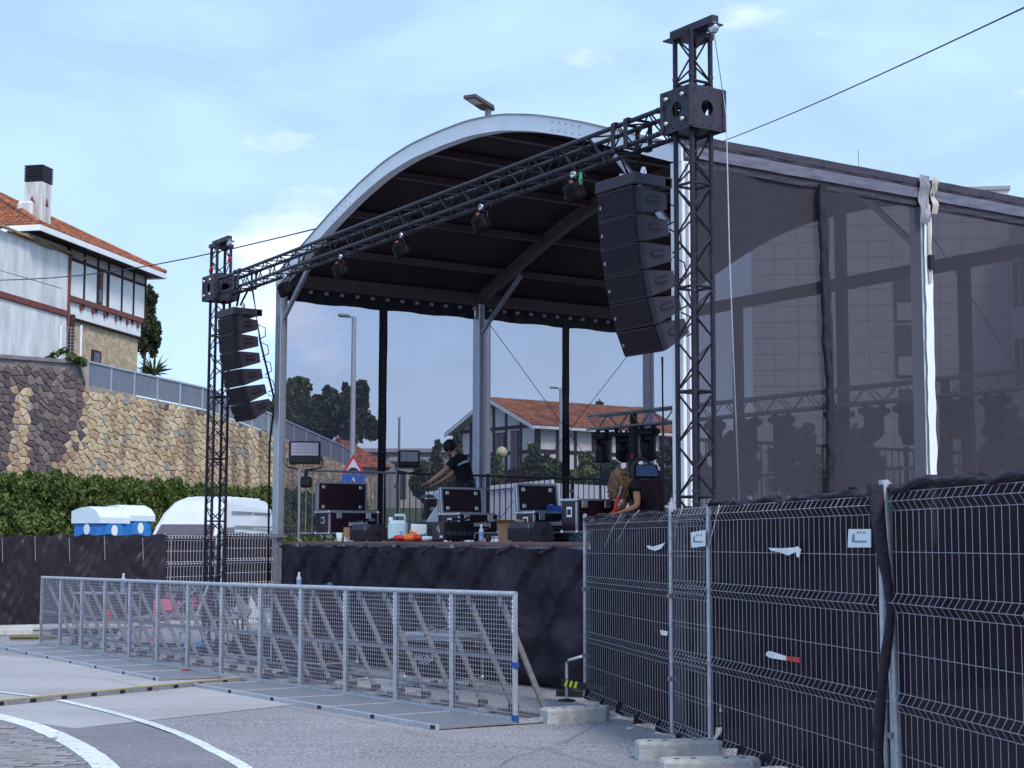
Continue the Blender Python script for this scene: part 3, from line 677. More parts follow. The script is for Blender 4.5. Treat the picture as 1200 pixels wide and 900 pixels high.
# fence, posts and shrub on the terrace
tf = E('terrace_fence', 'short wire fence with two white posts on the terrace in front of the villa', 'fence', at_y(70, 428, 60.2))
pA, pB = at_y(70, 424, 60.2), at_y(94, 424, 60.2)
for xo in (0, pB.x-pA.x): MB().tube((xo, 0, -.4), (xo, 0, 1.55), .045, 8).build('post', PWH, tf)
m = MB()
for k in range(11): m.bar((0, 0, .15+k*.13), (pB.x-pA.x, 0, .15+k*.13), .012)
for k in range(7): m.bar((k*(pB.x-pA.x)/6, 0, .1), (k*(pB.x-pA.x)/6, 0, 1.5), .012)
m.build('wire_panel', WIRE, tf)
p = at_y(74, 430, 59.4); tree('terrace_shrub', 'low dark shrub growing on the wall top beside the terrace fence', 'shrub', p, [(0, 0, .3, .6, .4, .35), (.5, 0, .2, .4, .3, .25), (-.4, 0, .2, .35, .3, .25)], 700, .12, LF_M, None, .03)
tree_px('tall_evergreen', 'tall dense evergreen rising just right of the white villa', 'tree', 80, 168, 330, 442, 50, 7000, LF_D, 'round', .2, None, 8)
t = E('palm_shrub', 'spiky palm shrub at the foot of the tall evergreen beside the villa', 'palm', at_y(180, 446, 74))
m = MB()
for k in range(46):
    a = random.uniform(0, 2*pi); e = random.uniform(.1, 1.2); L_ = random.uniform(.7, 1.25); d = Vector((cos(a)*cos(e), sin(a)*cos(e), sin(e))); s_ = d.cross(Vector((0, 0, 1))).normalized()*.035
    m.add([(Vector((0, 0, .3))-s_), (Vector((0, 0, .3))+s_), (Vector((0, 0, .3))+d*L_*.6+s_*1.3), (Vector((0, 0, .3))+d*L_+Vector((0, 0, -.12))), (Vector((0, 0, .3))+d*L_*.6-s_*1.3)], [(0, 1, 2, 3, 4)])
m.build('frond', LF_M, t); MB().tube((0, 0, -.6), (0, 0, .35), .12, 8).build('trunk', BARK, t)

# ================================================================ FAR BACKGROUND
# ---- half-timbered house seen through the side net
hc = Vector((1.43, 88)); h2 = E('timbered_house', 'half timbered white house with orange tile roof and brown stone ground floor behind the stage', 'house', (hc.x, hc.y, 0), atan2(.6, .8))
WL, GW, EZ = 10.6, 7.5, 8.35; RZ = 9.85
BST = M('brown_stone', (.19, .125, .105), .9, 0, .35, 3, .4, 12)
m = MB(); m.bb(0, WL, 0, GW, 5.6, EZ); m.prism([(0, 0, EZ), (0, GW, EZ), (0, GW/2, RZ-.05)], (WL, 0, 0)); m.build('upper_wall', STW, h2)
MB().bb(.1, WL, .1, GW, 2.2, 5.6).build('lower_wall', BST, h2, label='brown stone ground floor')
MB().bb(3.2, WL, -2.2, .1, 2.2, 4.6).build('side_extension', STW2, h2)
tile_roof('roof', [(2.9, -2.4, 4.55), (WL, -2.4, 4.55), (WL, .1, 5.35), (2.9, .1, 5.35)], TILE2, h2, 26, 7)
tile_roof('roof', [(-.75, -.60, EZ-.22), (WL+.9, -.60, EZ-.22), (WL+.9, GW/2, RZ+.12), (-.75, GW/2, RZ+.12)], TILE2, h2, 40, 16)
tile_roof('roof', [(WL+.9, GW+.60, EZ-.22), (-.75, GW+.60, EZ-.22), (-.75, GW/2, RZ+.12), (WL+.9, GW/2, RZ+.12)], TILE2, h2, 40, 16)
for s_ in (0, 1):
    ya = -.60 if s_ == 0 else GW+.60
    MB().prism([(-.78, ya, EZ-.26), (-.78, ya, EZ-.46), (-.78, GW/2, RZ-.12), (-.78, GW/2, RZ+.10)], (.08, 0, 0)).build('barge_board', PWH, h2)
MB().bb(-.7, WL+.9, -.66, -.60, EZ-.40, EZ-.24).build('gutter', PWH, h2)
MB().prism([(-.7, -.55, EZ-.29), (-.7, GW/2, RZ-.02), (-.7, GW+.55, EZ-.29), (-.7, GW+.55, EZ-.35), (-.7, GW/2, RZ-.1), (-.7, -.55, EZ-.35)], (.65, 0, 0)).build('soffit', SOF, h2)
def tb(a, c_, w=.2): MB().bar(a, c_, .1, w).build('timber', DW, h2)
for x in (-.03,):
    for y in (.1, 1.5, 2.9, 4.1, 5.3, 6.4, GW-.1):
        zt = EZ+ (RZ-EZ)*(1-abs(y-GW/2)/(GW/2))-.12
        MB().bb(-.06, .0, y-.09, y+.09, 5.6, zt).build('timber', DW, h2)
    for z in (5.68, 6.75, 8.2): MB().bb(-.055 if z > 6 else -.12, .002, 0, GW, z-.1, z+.1).build('timber', DW, h2)
for x in [.1+1.31*k for k in range(9)]: MB().bb(x-.09, x+.09, -.06, .0, 5.6, EZ).build('timber', DW, h2)
for z in (5.68, 6.75, 8.2): MB().bb(0, WL, -.055 if z > 6 else -.1, .002, z-.1, z+.1).build('timber', DW, h2)
def win(o_, x0, x1, y0, y1, z0, z1, mat=BRN, n=2, axis='x'):
    w = MB().bb(x0, x1, y0, y1, z0, z1).build('window', mat, o_)
    for k in range(n):
        if axis == 'y': a = y0+(y1-y0)*(k+.12)/n; c_ = y0+(y1-y0)*(k+.88)/n; MB().bb(x0-.015, x0+.01, a, c_, z0+.1, z1-.1).build('pane', GLASS, w)
        else: a = x0+(x1-x0)*(k+.12)/n; c_ = x0+(x1-x0)*(k+.88)/n; MB().bb(a, c_, y0-.015, y0+.01, z0+.1, z1-.1).build('pane', GLASS, w)
win(h2, -.10, 0, 3.0, 3.9, 6.85, 7.95, axis='y'); win(h2, -.10, 0, 1.7, 2.4, 5.75, 8.0, axis='y'); win(h2, -.10, 0, 5.5, 6.2, 6.9, 7.7, axis='y')
win(h2, -.03, .1, 1.8, 2.7, 2.9, 4.9, axis='y'); win(h2, -.03, .1, 4.6, 5.5, 3.6, 4.9, axis='y')
for x in (4.1, 6.9, 9.3): win(h2, x, x+.9, -.10, 0, 6.85, 7.9)
for x in (1.2, 3.6): win(h2, x, x+.8, -.03, .1, 3.6, 4.8)
MB().bb(-.9, -.1, 1.4, 4.6, 5.4, 5.56).build('balcony', DW, h2)
ac = MB().bb(-.5, -.1, 3.2, 4.6, 5.8, 6.5, .03).build('air_conditioner', PWH, h2)
for y in (3.5, 4.2): MB().lathe([(.26, -.53), (.26, -.5), (0.02, -.5)], (0, y, 6.15), 12, 'X').build('fan', DW, ac)
p = at_y(588, 530, 80); t = E('globe_lamp', 'round cream globe lamp outside the half timbered house', 'lamp', (p.x, p.y, bank(p.x, p.y)))
hgt = p.z-bank(p.x, p.y)
MB().lathe([(.02, -.3), (.2, -.22), (.31, 0), (.2, .22), (.02, .3)], (0, 0, hgt), 14).build('globe', M('globe_cream', (.62, .6, .34), .4), t); MB().tube((0, 0, 0), (0, 0, hgt-.25), .05, 6).build('pole', GALD, t)
# ---- red roofed house behind the ramp
p = at_y(405, 545, 112); h3 = E('red_roof_house', 'low house with weathered red tile roof and chimney behind the sloping ramp railing', 'house', (p.x, p.y, 0), .12)
MB().bb(-1.6, 2.6, 0, 5, 2, 7.0).build('wall', M('house_pink', (.40, .30, .26), .9, 0, .1, 2), h3)
tile_roof('roof', [(-2.2, -.5, 6.9), (3.2, -.5, 6.9), (.2, 2.5, 8.95), (-1.6, 2.5, 8.95)], TILE, h3, 16, 9)
tile_roof('roof', [(3.2, -.5, 6.9), (3.2, 5.5, 6.9), (.2, 2.5, 8.95), (.2, 2.5, 8.95)], TILE, h3, 16, 9)
MB().bb(-.75, -.3, 1.2, 1.7, 7.5, 9.15, .03).build('chimney', BRN, h3)
# ---- low grey flat roofed buildings in the middle distance
def flat(px0, px1, yt, D, z0, nm, label, c, n=3, dpt=8):
    a = at_y(px0, yt, D); b_ = at_y(px1, yt, D); w = b_.x-a.x; t = E(nm, label, 'building', (a.x, D, 0))
    MB().bb(0, w, 0, dpt, z0, a.z).build('wall', M('wall_'+nm+str(int(px0)), c, .85, 0, .08, 1.5), t)
    MB().bb(-.3, w+.3, -.4, dpt, a.z, a.z+.28).build('roof', M('slab_edge', (.34, .33, .35), .8), t)
    for k in range(n): x = w*(k+.35)/n; win(t, x, x+w*.3/n, -.06, 0, z0+1.2+(a.z-z0)*.25, a.z-.6, DW)
flat(410, 545, 530, 118, 2, 'flat_roofed_building', 'long low grey building with flat roof between the dark trees and the timbered house', (.30, .30, .31), 6)
flat(462, 505, 541, 100, 2, 'garden_shed', 'small pale flat roofed outbuilding left of the man, beyond the railing', (.42, .40, .38), 2, 5)
# ---- trees seen through the net
tree_px('broad_tree', 'large dark broad crowned tree left of the lamp post, behind the red roofed house', 'tree', 128, 383, 450, 540, 58, 9000, LF_D, 'round', .42, None, 3)
tree_px('broad_tree', 'darkest and tallest broad tree standing behind the lamp post', 'tree', 126, 416, 444, 541, 54, 9000, LF_D, 'round', .42, None, 4)
tree_px('light_tree', 'looser lighter green tree beside the left front column of the tent', 'tree', 108, 345, 440, 530, 50, 4500, LF_M, 'round', .36, None, 9)
tree_px('light_tree', 'small light tree poking up behind the dark ones next to the left column', 'tree', 120, 320, 462, 530, 34, 3000, LF_M, 'round', .36, None, 10)
for px, yt, w, D, lab, mat, kd in ((512, 512, 26, 66, 'slender pointed tree just left of the man', LF_M, 'cone'), (536, 508, 30, 68, 'pointed tree rising behind the head of the man', LF_M, 'cone'),
        (497, 540, 34, 64, 'low bushy tree left of the slender pointed trees', LF_M, 'round'), (581, 534, 26, 62, 'bright young shrub tree beside the middle column', LF_Y, 'round'),
        (627, 518, 46, 64, 'rounded green tree in front of the timbered house', LF_M, 'round'), (652, 536, 34, 66, 'smaller rounded tree right of the rounded green one', LF_M, 'round'),
        (690, 528, 54, 62, 'wide leafy tree behind the rear light truss', LF_Y, 'round'), (722, 536, 60, 60, 'leafy tree to the left of the rear black lift post', LF_M, 'round'),
        (703, 468, 34, 120, 'tree showing above the right end of the orange roof', LF_D, 'round')):
    tree_px('garden_tree', lab, 'tree', D, px, yt, 600 if D < 100 else 540, w, 2600, mat, kd, D*.0042 if D < 100 else .36, None, int(px))
for px, yt, w, D, lab in ((800, 505, 70, 58, 'dark tree behind the white right column'), (868, 500, 70, 60, 'dark tree seen through the right net below the rear truss'), (935, 492, 80, 57, 'dark tree seen behind the rolled net strip'),
                           (1005, 498, 76, 58, 'dark tree in front of the apartment block windows'), (1180, 470, 66, 52, 'dark tree at the right edge behind the net'), (1100, 520, 60, 54, 'low dark tree right of the white net covered column')):
    tree_px('dark_tree', lab, 'tree', D, px, yt, 610, w, 3000, LF_D, 'round', .26, None, int(px))
# shrubs on the bank, seen between the railing bars
b_ = leaves(16000, lambda r, n: (lambda x, y: np.stack([x, y, np.array([bank(a, c) for a, c in zip(x, y)])+.25+.9*r.random(n)**1.5], 1))(r.uniform(-8, 16, n), 50+14*r.random(n)**1.5), .22, 2.2, 77, .3)
b_.materials.append(LF_Y); ob('bank_undergrowth', b_, None, 'unmown green undergrowth covering the bank behind the stage', 'undergrowth', kind='stuff')

# ---- street lamps and masts
def lamp(px, ytop, D, hx0, label, headlen=1.0, r=.09, side=-1, z0=None):
    top = at_y(px, ytop, D); z0 = bank(top.x, top.y) if z0 is None else z0; H = top.z-z0
    t = E('street_lamp', label, 'street lamp', (top.x, top.y, z0)); MB().tube((0, 0, -.3), (0, 0, H), r*1.25, 10, r*.8).build('pole', GAL, t)
    MB().bar((0, 0, H-.05), (side*headlen*.35, 0, H), .07).build('arm', GAL, t)
    MB().box((side*headlen*.62, 0, H+.03), (headlen*.75, .28, .09), Matrix.Rotation(-side*.05, 3, 'Y'), .03).build('lamp_head', GALD, t); return t
lamp(415, 371, 50, 398, 'tall grey street lamp with single short arm in front of the dark trees', .52)
lamp(657, 455, 86, 646, 'street lamp in front of the orange roof, half hidden by the black net seam', .6, .10)
lamp(756, 478, 100, 744, 'distant street lamp beside the rear corner column', .7, .10)
# lamp above the roof: tilted flat head seen from below
p = at_y(572, 131, 36); t = E('street_lamp', 'street lamp whose flat LED head rises above the curved roof of the tent', 'street lamp', (p.x, p.y, g(36)))
H = p.z-g(36); MB().tube((0, 0, 0), (0, 0, H), .10, 10, .075).build('pole', GALD, t)
hd = MB(); R_ = Matrix.Rotation(radians(-118), 3, 'Z') @ Matrix.Rotation(radians(-4), 3, 'Y') @ Matrix.Scale(1.05, 3)
out_ = [(-.12, -.10), (.05, -.17), (.85, -.15), (.85, .15), (.05, .17), (-.12, .10)]
vs = [R_ @ Vector((x, y, z)) + Vector((0, 0, H+.05)) for z in (0, .07) for x, y in out_]
hd.add(vs, [(5, 4, 3, 2, 1, 0), (6, 7, 8, 9, 10, 11)]+[(i, (i+1) % 6, 6+(i+1) % 6, 6+i) for i in range(6)]); hd.build('lamp_head', M('lamp_casting', (.10, .075, .085), .5, .2), t)
MB().add([R_ @ Vector((x, y, -.012))+Vector((0, 0, H+.05)) for x, y in ((.42, -.11), (.8, -.11), (.8, .11), (.42, .11))], [(3, 2, 1, 0)]).build('led_panel', M('led_lens', (.42, .36, .38), .3), t)
MB().tube((0, 0, H-.08), (0, 0, H+.08), .075, 8).build('bracket', GALD, t)
def mast(px, yt, D, r, label, y0=610):
    a = at_y(px, yt, D); z0 = bank(a.x, a.y); MB().tube((0, 0, 0), (0, 0, a.z-z0), r, 6, r*.6).build('mast', GALD, None, label=label, cat='mast', loc=(a.x, a.y, z0))
mast(468, 489, 70, .09, 'thin grey pole behind the railing left of the man')
# ---- road sign with speed hump triangle above a blue crossing plate
p = at_y(414, 560, 47); zb_ = bank(p.x, p.y); t = E('road_sign', 'red bordered triangular hump warning sign above a blue pedestrian crossing plate', 'road sign', (p.x, p.y, zb_))
H = at_y(414, 532, 47).z-zb_; Hs = .66
MB().tube((0, .05, 0), (0, .05, H-.1), .03, 8).build('pole', GALD, t)
MB().prism([(-Hs/2-.02, 0, H-Hs*.88), (Hs/2+.02, 0, H-Hs*.88), (0, 0, H)], (0, .02, 0)).build('triangle_plate', M('sign_red', (.62, .04, .05), .4), t)
MB().prism([(-Hs*.33, -.006, H-Hs*.78), (Hs*.33, -.006, H-Hs*.78), (0, -.006, H-Hs*.20)], (0, .01, 0)).build('triangle_face', PWH, t)
MB().prism([(-.16, -.012, H-Hs*.76)]+[(-.16+.32*k/8, -.012, H-Hs*.76+.10*sin(pi*min(1, max(0, k/8)))**.6) for k in range(1, 8)]+[(.16, -.012, H-Hs*.76)], (0, .008, 0)).build('hump_symbol', BLK, t)
z1 = H-Hs*.90; MB().bb(-.34, .34, 0, .02, z1-.66, z1).build('square_plate', M('sign_blue', (.03, .12, .45), .4), t)
MB().prism([(-.2, -.006, z1-.56), (.2, -.006, z1-.56), (0, -.006, z1-.08)], (0, .008, 0)).build('plate_face', PWH, t)
m = MB(); m.lathe([(.01, -.02), (.035, 0), (.01, .02)], (0, -.014, z1-.22), 8); m.bar((0, -.014, z1-.25), (.0, -.014, z1-.38), .04); m.bar((0, -.014, z1-.38), (-.07, -.014, z1-.52), .025); m.bar((0, -.014, z1-.38), (.07, -.014, z1-.52), .025); m.bar((0, -.014, z1-.28), (.08, -.014, z1-.34), .02); m.build('walker_symbol', BLK, t)

# ---- site cabin with white ribbed wall right behind the stage
a, c_ = at_y(500, 600, 41), at_y(648, 600, 38.5); d = (c_-a); t = E('site_cabin', 'white ribbed site cabin behind the stage railing, its roof rising to the right', 'cabin', (a.x, a.y, g(41)), atan2(d.y, d.x))
w = Vector((d.x, d.y)).length; za, zc = at_y(500, 580, 41).z-g(41), at_y(648, 566, 38.5).z-g(41)
nr = 22; CBW = M('cabin_white', (.56, .57, .62), .6, 0, .05, 2)
MB().prism([(0, .05, 0), (w, .05, 0), (w, .05, zc), (0, .05, za)], (0, 2.4, 0)).build('body', CBW, t)
for k in range(nr): x = w*(k+.5)/nr; MB().bb(x-w/nr*.32, x+w/nr*.32, 0, .06, .1, za+(zc-za)*x/w-.05).build('rib_panel', CBW, t)
MB().bar((0, 0, za+.03), (w, 0, zc+.03), .1).build('roof_edge', PWH, t)
# ---- apartment block behind the right net
D = 60.; a = at_y(880, 300, D); c_ = at_y(1182, 217, 58.5); t = E('apartment_block', 'tall pale panelled apartment block seen through the net on the right', 'apartment block', (a.x, a.y, g(D)))
d = Vector((c_.x-a.x, c_.y-a.y)); t.rotation_euler = (0, 0, atan2(d.y, d.x)); w = d.length; zt = c_.z-g(D)-.15
ABW = M('block_panel', (.50, .49, .50), .8, 0, .05, .7)
nx, nzp = 11, 24; px_ = w/nx; pz = zt/nzp
wins = [(5.35, 9.75, .82, 1.9), (5.35, 7.65, .85, 2.0), (5.45, 5.45, .8, 1.75)]
MB().bb(.02, w-.02, .03, 12, 0, zt-.02).build('wall', M('block_joint', (.46, .45, .465), .9), t)
cells = MB().bb(0.012, px_-.012, 0, .03, .012, pz-.012).mesh('panel'); cells.materials.append(ABW)
for i in range(nx):
    for j in range(nzp):
        o = ob('panel', cells, t); o.location = (i*px_, 0, j*pz)
for x, z, ww, hh in wins:
    wd = MB().bb(x, x+ww, -.04, .02, z, z+hh).build('window', DW, t); MB().bb(x+.1, x+ww-.1, -.05, -.03, z+.1, z+hh*.4).build('pane', M('pale_blind', (.45, .45, .5), .6), wd); MB().bb(x+.1, x+ww-.1, -.05, -.03, z+hh*.45, z+hh-.1).build('pane', GLASS, wd)
MB().bb(-.05, w+.05, -.08, 12, zt-.02, zt+.12).build('parapet_cap', GALD, t)
a2 = at_y(1183, 300, 58.0); c2 = at_y(1290, 300, 52.0); d2 = Vector((c2.x-a2.x, c2.y-a2.y)); wing = E('apartment_wing', 'lower wing of the apartment block with narrow windows at the right edge', 'apartment block', (a2.x, a2.y, g(58)), atan2(d2.y, d2.x))
w2 = d2.length; zw = at_y(1200, 262, 57).z; MB().bb(0, w2, 0, 10, 0, zw).build('wall', ABW, wing)
for z in (zw-3.2, zw-6.1, zw-9.):
    for x in (.25, .75, 1.9, 2.6): wd = MB().bb(x, x+.32, -.04, .01, z, z+1.7).build('window', DW, wing); MB().bb(x+.05, x+.27, -.05, -.03, z+.1, z+1.6).build('pane', GLASS, wd)
a = at_y(1006, 176, 75); MB().tube((0, 0, 0), (0, 0, a.z-.6), .035, 6, .02).build('antenna', GALD, None, label='thin antenna mast rising above the tent roof line', cat='antenna', loc=(a.x, a.y, .6))

# ================================================================ TOILETS, VAN, LEFT FENCE
def toilet(loc, rz, label, first):
    if not first: return clone(TOI[0], loc, rz, label)
    t = E('portable_toilet', label, 'portable toilet', loc, rz, 'portable toilets behind the black fence'); TOI.append(t); t.scale = (.84, .84, 1.12)
    MB().bb(-.55, .55, -.55, .55, 0, 2.02, .05).build('body', BLUE, t)
    m = MB()
    for k in range(5): m.bb(-.575, .0, -.42, .42, 1.48+.09*k, 1.53+.09*k, .01)
    for s_ in (-.3, .3): m.bb(s_-.2, s_+.2, -.575, -.5, 1.5, 1.9, .02)
    m.build('vent_louvre', BLUE, t)
    dr = MB(); dr.prism([(.555, -.40, .12), (.555, .40, .12), (.555, .40, 1.75), (.555, .30, 1.95), (.555, .1, 2.05), (.555, -.1, 2.05), (.555, -.30, 1.95), (.555, -.40, 1.75)], (.03, 0, 0)); dr.build('door', M('toilet_door_blue', (.04, .20, .56), .35), t)
    MB().lathe([(.125, 0), (.125, .008)], (.588, 0, 1.83), 16, 'X').build('label_plate', PWH, t)
    MB().lathe([(.125, 0), (.125, .008)], (0.05, -.585, 1.86), 16, 'Y').build('label_plate', PWH, t)
    arch = [(-.6, 1.98), (-.6, 2.05), (-.45, 2.2), (-.2, 2.33), (.1, 2.37), (.4, 2.33), (.62, 2.2), (.66, 2.02), (.6, 1.98)]
    def rf(u, v):
        k = v*(8); i = min(7, int(k)); f = k-i; return None
    m = MB(); m.prism([(y*.98, -.6, z) for y, z in [(-.6, 1.99), (.62, 1.99), (.62, 2.12), (.45, 2.27), (.15, 2.36), (-.2, 2.34), (-.6, 2.26)]], (0, 1.2, 0)); m.build('roof', M('toilet_roof', (.62, .72, .78), .5, 0, .05, 3), t)
    for k in range(3): MB().bar((-.55, -.35+.35*k, 2.30), (.3, -.35+.35*k, 2.34), .05).build('roof_rib', M('toilet_roof', (.62, .72, .78)), t)
    return t
TOI = []
p = at_y(117, 640, 39.5); toilet((p.x, p.y, g(41)+.02), radians(-32), 'nearer blue portable toilet with white roof, left one of the pair', True)
p = at_y(148, 640, 41.2); toilet((p.x, p.y, g(43)+.06), radians(-32), 'second blue portable toilet, to the right of and behind the nearer one', False)
# ---- white high roof van, only its upper half shows over the fence
p = at_y(206, 640, 45.5); v = E('panel_van', 'white high roofed panel van parked behind the black fence', 'van', (p.x+.20*2.9, p.y+.98*2.9, g(48)+.05), atan2(-.98, -.20))
VW = M('van_white', (.58, .61, .66), .3, 0, .04, 2, spec=.5)
prof = [(-2.6, .45), (-2.6, 1.9), (-2.55, 2.6), (-2.4, 2.86), (-1.0, 2.93), (.6, 2.91), (1.2, 2.78), (1.65, 2.45), (1.88, 2.18), (2.0, 2.10), (2.55, 1.42), (3.1, 1.15), (3.2, .6), (3.2, .45)]
def vsec(x, z, y):
    tp = max(0, (z-1.4)/1.6); return (x, y*(1.06-.14*tp-.20*max(0, (z-2.35))/.6), z)
m = MB(); n = len(prof); vs = [vsec(x, z, y) for y in (-1.0, -.93, .93, 1.0) for x, z in prof]
for i_ in range(n):
    x, z = prof[i_]
    for k, y in ((1, -.88), (2, .88)): vs[k*n+i_] = vsec(x, z+.05, y)
m.add(vs, [tuple(range(n)), tuple(3*n+i for i in range(n-1, -1, -1))]+[(k*n+i, (k+1)*n+i, (k+1)*n+(i+1) % n, k*n+(i+1) % n) for k in range(3) for i in range(n)]); m.build('body', VW, v)
gl = MB(); gl.add([vsec(2.03, 2.09, -.84), vsec(2.03, 2.09, .84), vsec(2.53, 1.47, .90), vsec(2.53, 1.47, -.90)], [(0, 1, 2, 3)])
o = gl.build('windscreen', M('van_glass', (.10, .08, .10), .15, spec=.6), v); o.location = (.03, 0, .03)
for s_ in (-1, 1):
    MB().prism([vsec(1.0, 2.05, s_*1.01), vsec(1.85, 2.02, s_*1.01), vsec(2.3, 1.5, s_*1.01), vsec(1.0, 1.45, s_*1.01)], (0, s_*.01, 0)).build('side_window', MATS['van_glass'], v)
    MB().bb(2.0, 2.25, s_*1.05, s_*1.25, 1.5, 1.9, .03).build('mirror', BLK, v)
    for x in (-1.7, 2.1):
        w_ = MB().lathe([(.05, -.12), (.33, -.12), (.36, -.08), (.36, .08), (.33, .12), (.05, .12)], (x, s_*.9, .33), 16, 'Y').build('wheel', BLK, v); MB().lathe([(.02, -.13), (.2, -.13), (.2, .13), (.02, .13)], (x, s_*.9, .33), 12, 'Y').build('rim', ALD, w_)
    for k, (xa, xb) in enumerate(((-2.4, -.9), (-.8, .9))):
        MB().bb(xa, xb, s_*.965, s_*.985, 1.25, 1.32).build('side_moulding', ALD, v); MB().bb(xa, xb, s_*.985, s_*1.02, 2.05, 2.10).build('seam', ALD, v); MB().bb(xa, xb, s_*.90, s_*.935, 2.48, 2.53).build('seam', ALD, v)
for s_ in (-.45, .45): MB().bb(-2.64, -2.58, s_-.4, s_+.4, 1.75, 2.45, .02).build('rear_window', VW, v)
for z in (1.55, 2.1, 2.6): MB().bb(-2.635, -2.58, -.85, .85, z-.015, z+.015).build('door_seam', ALD, v)
for k in range(5): MB().bb(-2.2+.6*k, -2.12+.6*k, -.6, .6, 2.93, 2.985).build('roof_rib', VW, v)
# ---- fence at the left: tarpaulin and three mesh panels
fl = [at_y(-140, 632, 33.5), at_y(0, 632, 35), at_y(60, 632, 35.6), at_y(125, 631.5, 36.3), at_y(195, 627, 37.2)]
tp = E('tarpaulin_fence', 'long fence wrapped in wrinkled black tarpaulin at the left edge', 'fence', (0, 0, 0))
m = MB()
def tarp(u, v):
    k = u*4; i = min(3, int(k)); p = fl[i].lerp(fl[i+1], k-i); zt = 1.78+.012*(p.y-35)+.03*nz(u*30, 0, 0)+.02*sin(u*60); z0 = g(p.y)-.02; z = z0+(zt-z0)*v
    w_ = .12*nz(u*9, v*1.6, 1)+.07*abs(nz(u*16+v*3, v*2.2-u*9, 4))+.05*abs(nz(u*24-v*4, v*4, 9)); return (p.x+.3*w_, p.y-w_, z)
m.grid(tarp, 260, 44); m.build('tarpaulin', TARP, tp)
for k in range(6):
    u = (k+.7)/6.3; q0, q1 = tarp(u, .98), tarp(u, .72); MB().bar((q0[0], q0[1]-.14, q0[2]), (q1[0]+.03, q1[1]-.14, q1[2]), .014).build('cable_tie', GALD, tp)
for k in range(8): u = k/7; q0 = tarp(u, 1); MB().tube((q0[0], q0[1]+.5, g(q0[1])), (q0[0], q0[1]+.5, q0[2]-.05), .02, 6).build('post', GALD, tp)
cl = [at_y(x, y, D) for x, y, D in ((-60, 745, 33.5), (-10, 741, 35.2), (30, 737, 36.5), (52, 735, 37.5))]
bm_ = MB().bb(-.5, .5, -.12, .12, 0, .14, .02).mesh('kerb_block'); bm_.materials.append(CONC)
q = at_g(8, 745); o = ob('concrete_block', bm_, None, 'pale concrete foot block at the base of the black tarpaulin fence', 'concrete block', loc=(q.x, q.y, g(q.y)), rz=.3)
b = MB(); b.bb(-1.2, 6, -.35, .35, .0, .10, .02); q = at_g(20, 742); b.build('low_kerb', CONC, None, label='low pale kerb along the foot of the tarpaulin fence', cat='kerb', loc=(q.x-.5, q.y+1.0, g(q.y)+.0), rz=.55)

# ================================================================ MESH FENCE PANEL (local x along the panel, -y towards the viewer)
def fence_panel(L, label, loc, rz, group, H=2.0, sp=.0857, r=.0022, hoops=4):
    t = E('mesh_fence_panel', label, 'fence panel', loc, rz, group)
    for x in (0, L):
        po = MB().tube((x, 0, .06), (x, 0, H), .021, 10).build('post', GAL, t)
        MB().lathe([(.024, 0), (.024, .012), (.002, .02)], (x, 0, H), 10).build('cap', GALD, po)
    folds = [(1.90, .035), (1.30, .035), (.72, .035), (.11, .035)]; hz = []; sc_ = H/2.0
    m = MB(); prof = [(0, .035)]
    for zc, a in sorted(folds): prof += [(0, zc-.055), (-a, zc), (0, zc+.055)]
    prof[-1] = (0, 1.955)
    n = int((L-.06)/sp)
    for i in range(1, n+1):
        x = .02+i*sp+random.uniform(-.001, .001)
        m.path([(x, y-.004, z*sc_) for y, z in prof], r, 4)
    for zc, a in folds:
        m.tube((0.0, -.002, (zc-.055)*sc_), (L, -.002, (zc-.055)*sc_), r, 4); m.tube((0, -a-.005, zc*sc_), (L, -a-.005, zc*sc_), r, 4)
        m.tube((0.0, -.002, min(1.955, zc+.055)*sc_), (L, -.002, min(1.955, zc+.055)*sc_), r, 4)
    for z in (.42, 1.01, 1.60): m.tube((0, -.002, z*sc_), (L, -.002, z*sc_), r, 4)
    m.build('wire_mesh', WIRE, t)
    for z in (.5, 1.2):
        MB().bb(-.03, .03, -.03, .03, z, z+.035).build('clamp', GALD, t)
    return t
def privacy(A, B_, label, off, seed, H0=.05, H1=1.97, torn=0., mat=None):
    d = Vector((B_.x-A.x, B_.y-A.y, 0)); L = d.length; t = E('privacy_net', label, 'privacy net', (A.x, A.y, g(A.y)), atan2(d.y, d.x), 'black privacy nets tied behind the mesh fence')
    m = MB()
    def f(u, v):
        sag = H0-.10*abs(sin(pi*u*3.3+seed))*(.4+.6*abs(nz(u*7, seed, 0)))+.05; top = H1+.035*nz(u*9, seed, 3)+.02*sin(u*26+seed)
        z = sag+(top-sag)*v; w_ = .035*nz(u*L*1.3, z*.9, seed)+.02*nz(u*L*5, z*3, seed+4)+(.07*(1-v)**6*sin(u*40+seed))
        return (u*L, off+w_-(.05 if v < .04 else 0), max(.02, z))
    m.grid(f, int(L*22), 30); m.build('cloth', mat or NETP, t)
    for q in range(2):   # bunched hem: crumpled strips folded over the top wire
        m = MB()
        def h(u, v, q=q):
            x = u*L; th = (v-.5)*2; zc = H1-.008+.035*nz(u*9, seed, 3)
            return (x+.02*nz(x*9, v*3, seed), off-.02-.035*q-.05*(1-th*th)*(.5+nz(x*4, seed, q*5))+.014*nz(x*12, v*4, seed+q), zc+(.030-.008*q)*th+.022*nz(x*1.7, 2, seed+q)+.012*nz(x*9, th*2, seed+q*3)+.003*nz(x*30, th*4, q))
        m.grid(h, int(L*40), 8); m.build('bunched_hem', MATS['hem'], t)
    return t
M('hem', (.035, .028, .042), .75, 0, .5, 30, .4, 60)
gA, gC, gB, gE = at_g(686, 826), at_g(833, 884), at_g(788, 868), Vector((2.235, 9.56, 0)); gF = Vector((2.86, 5.75, 0))
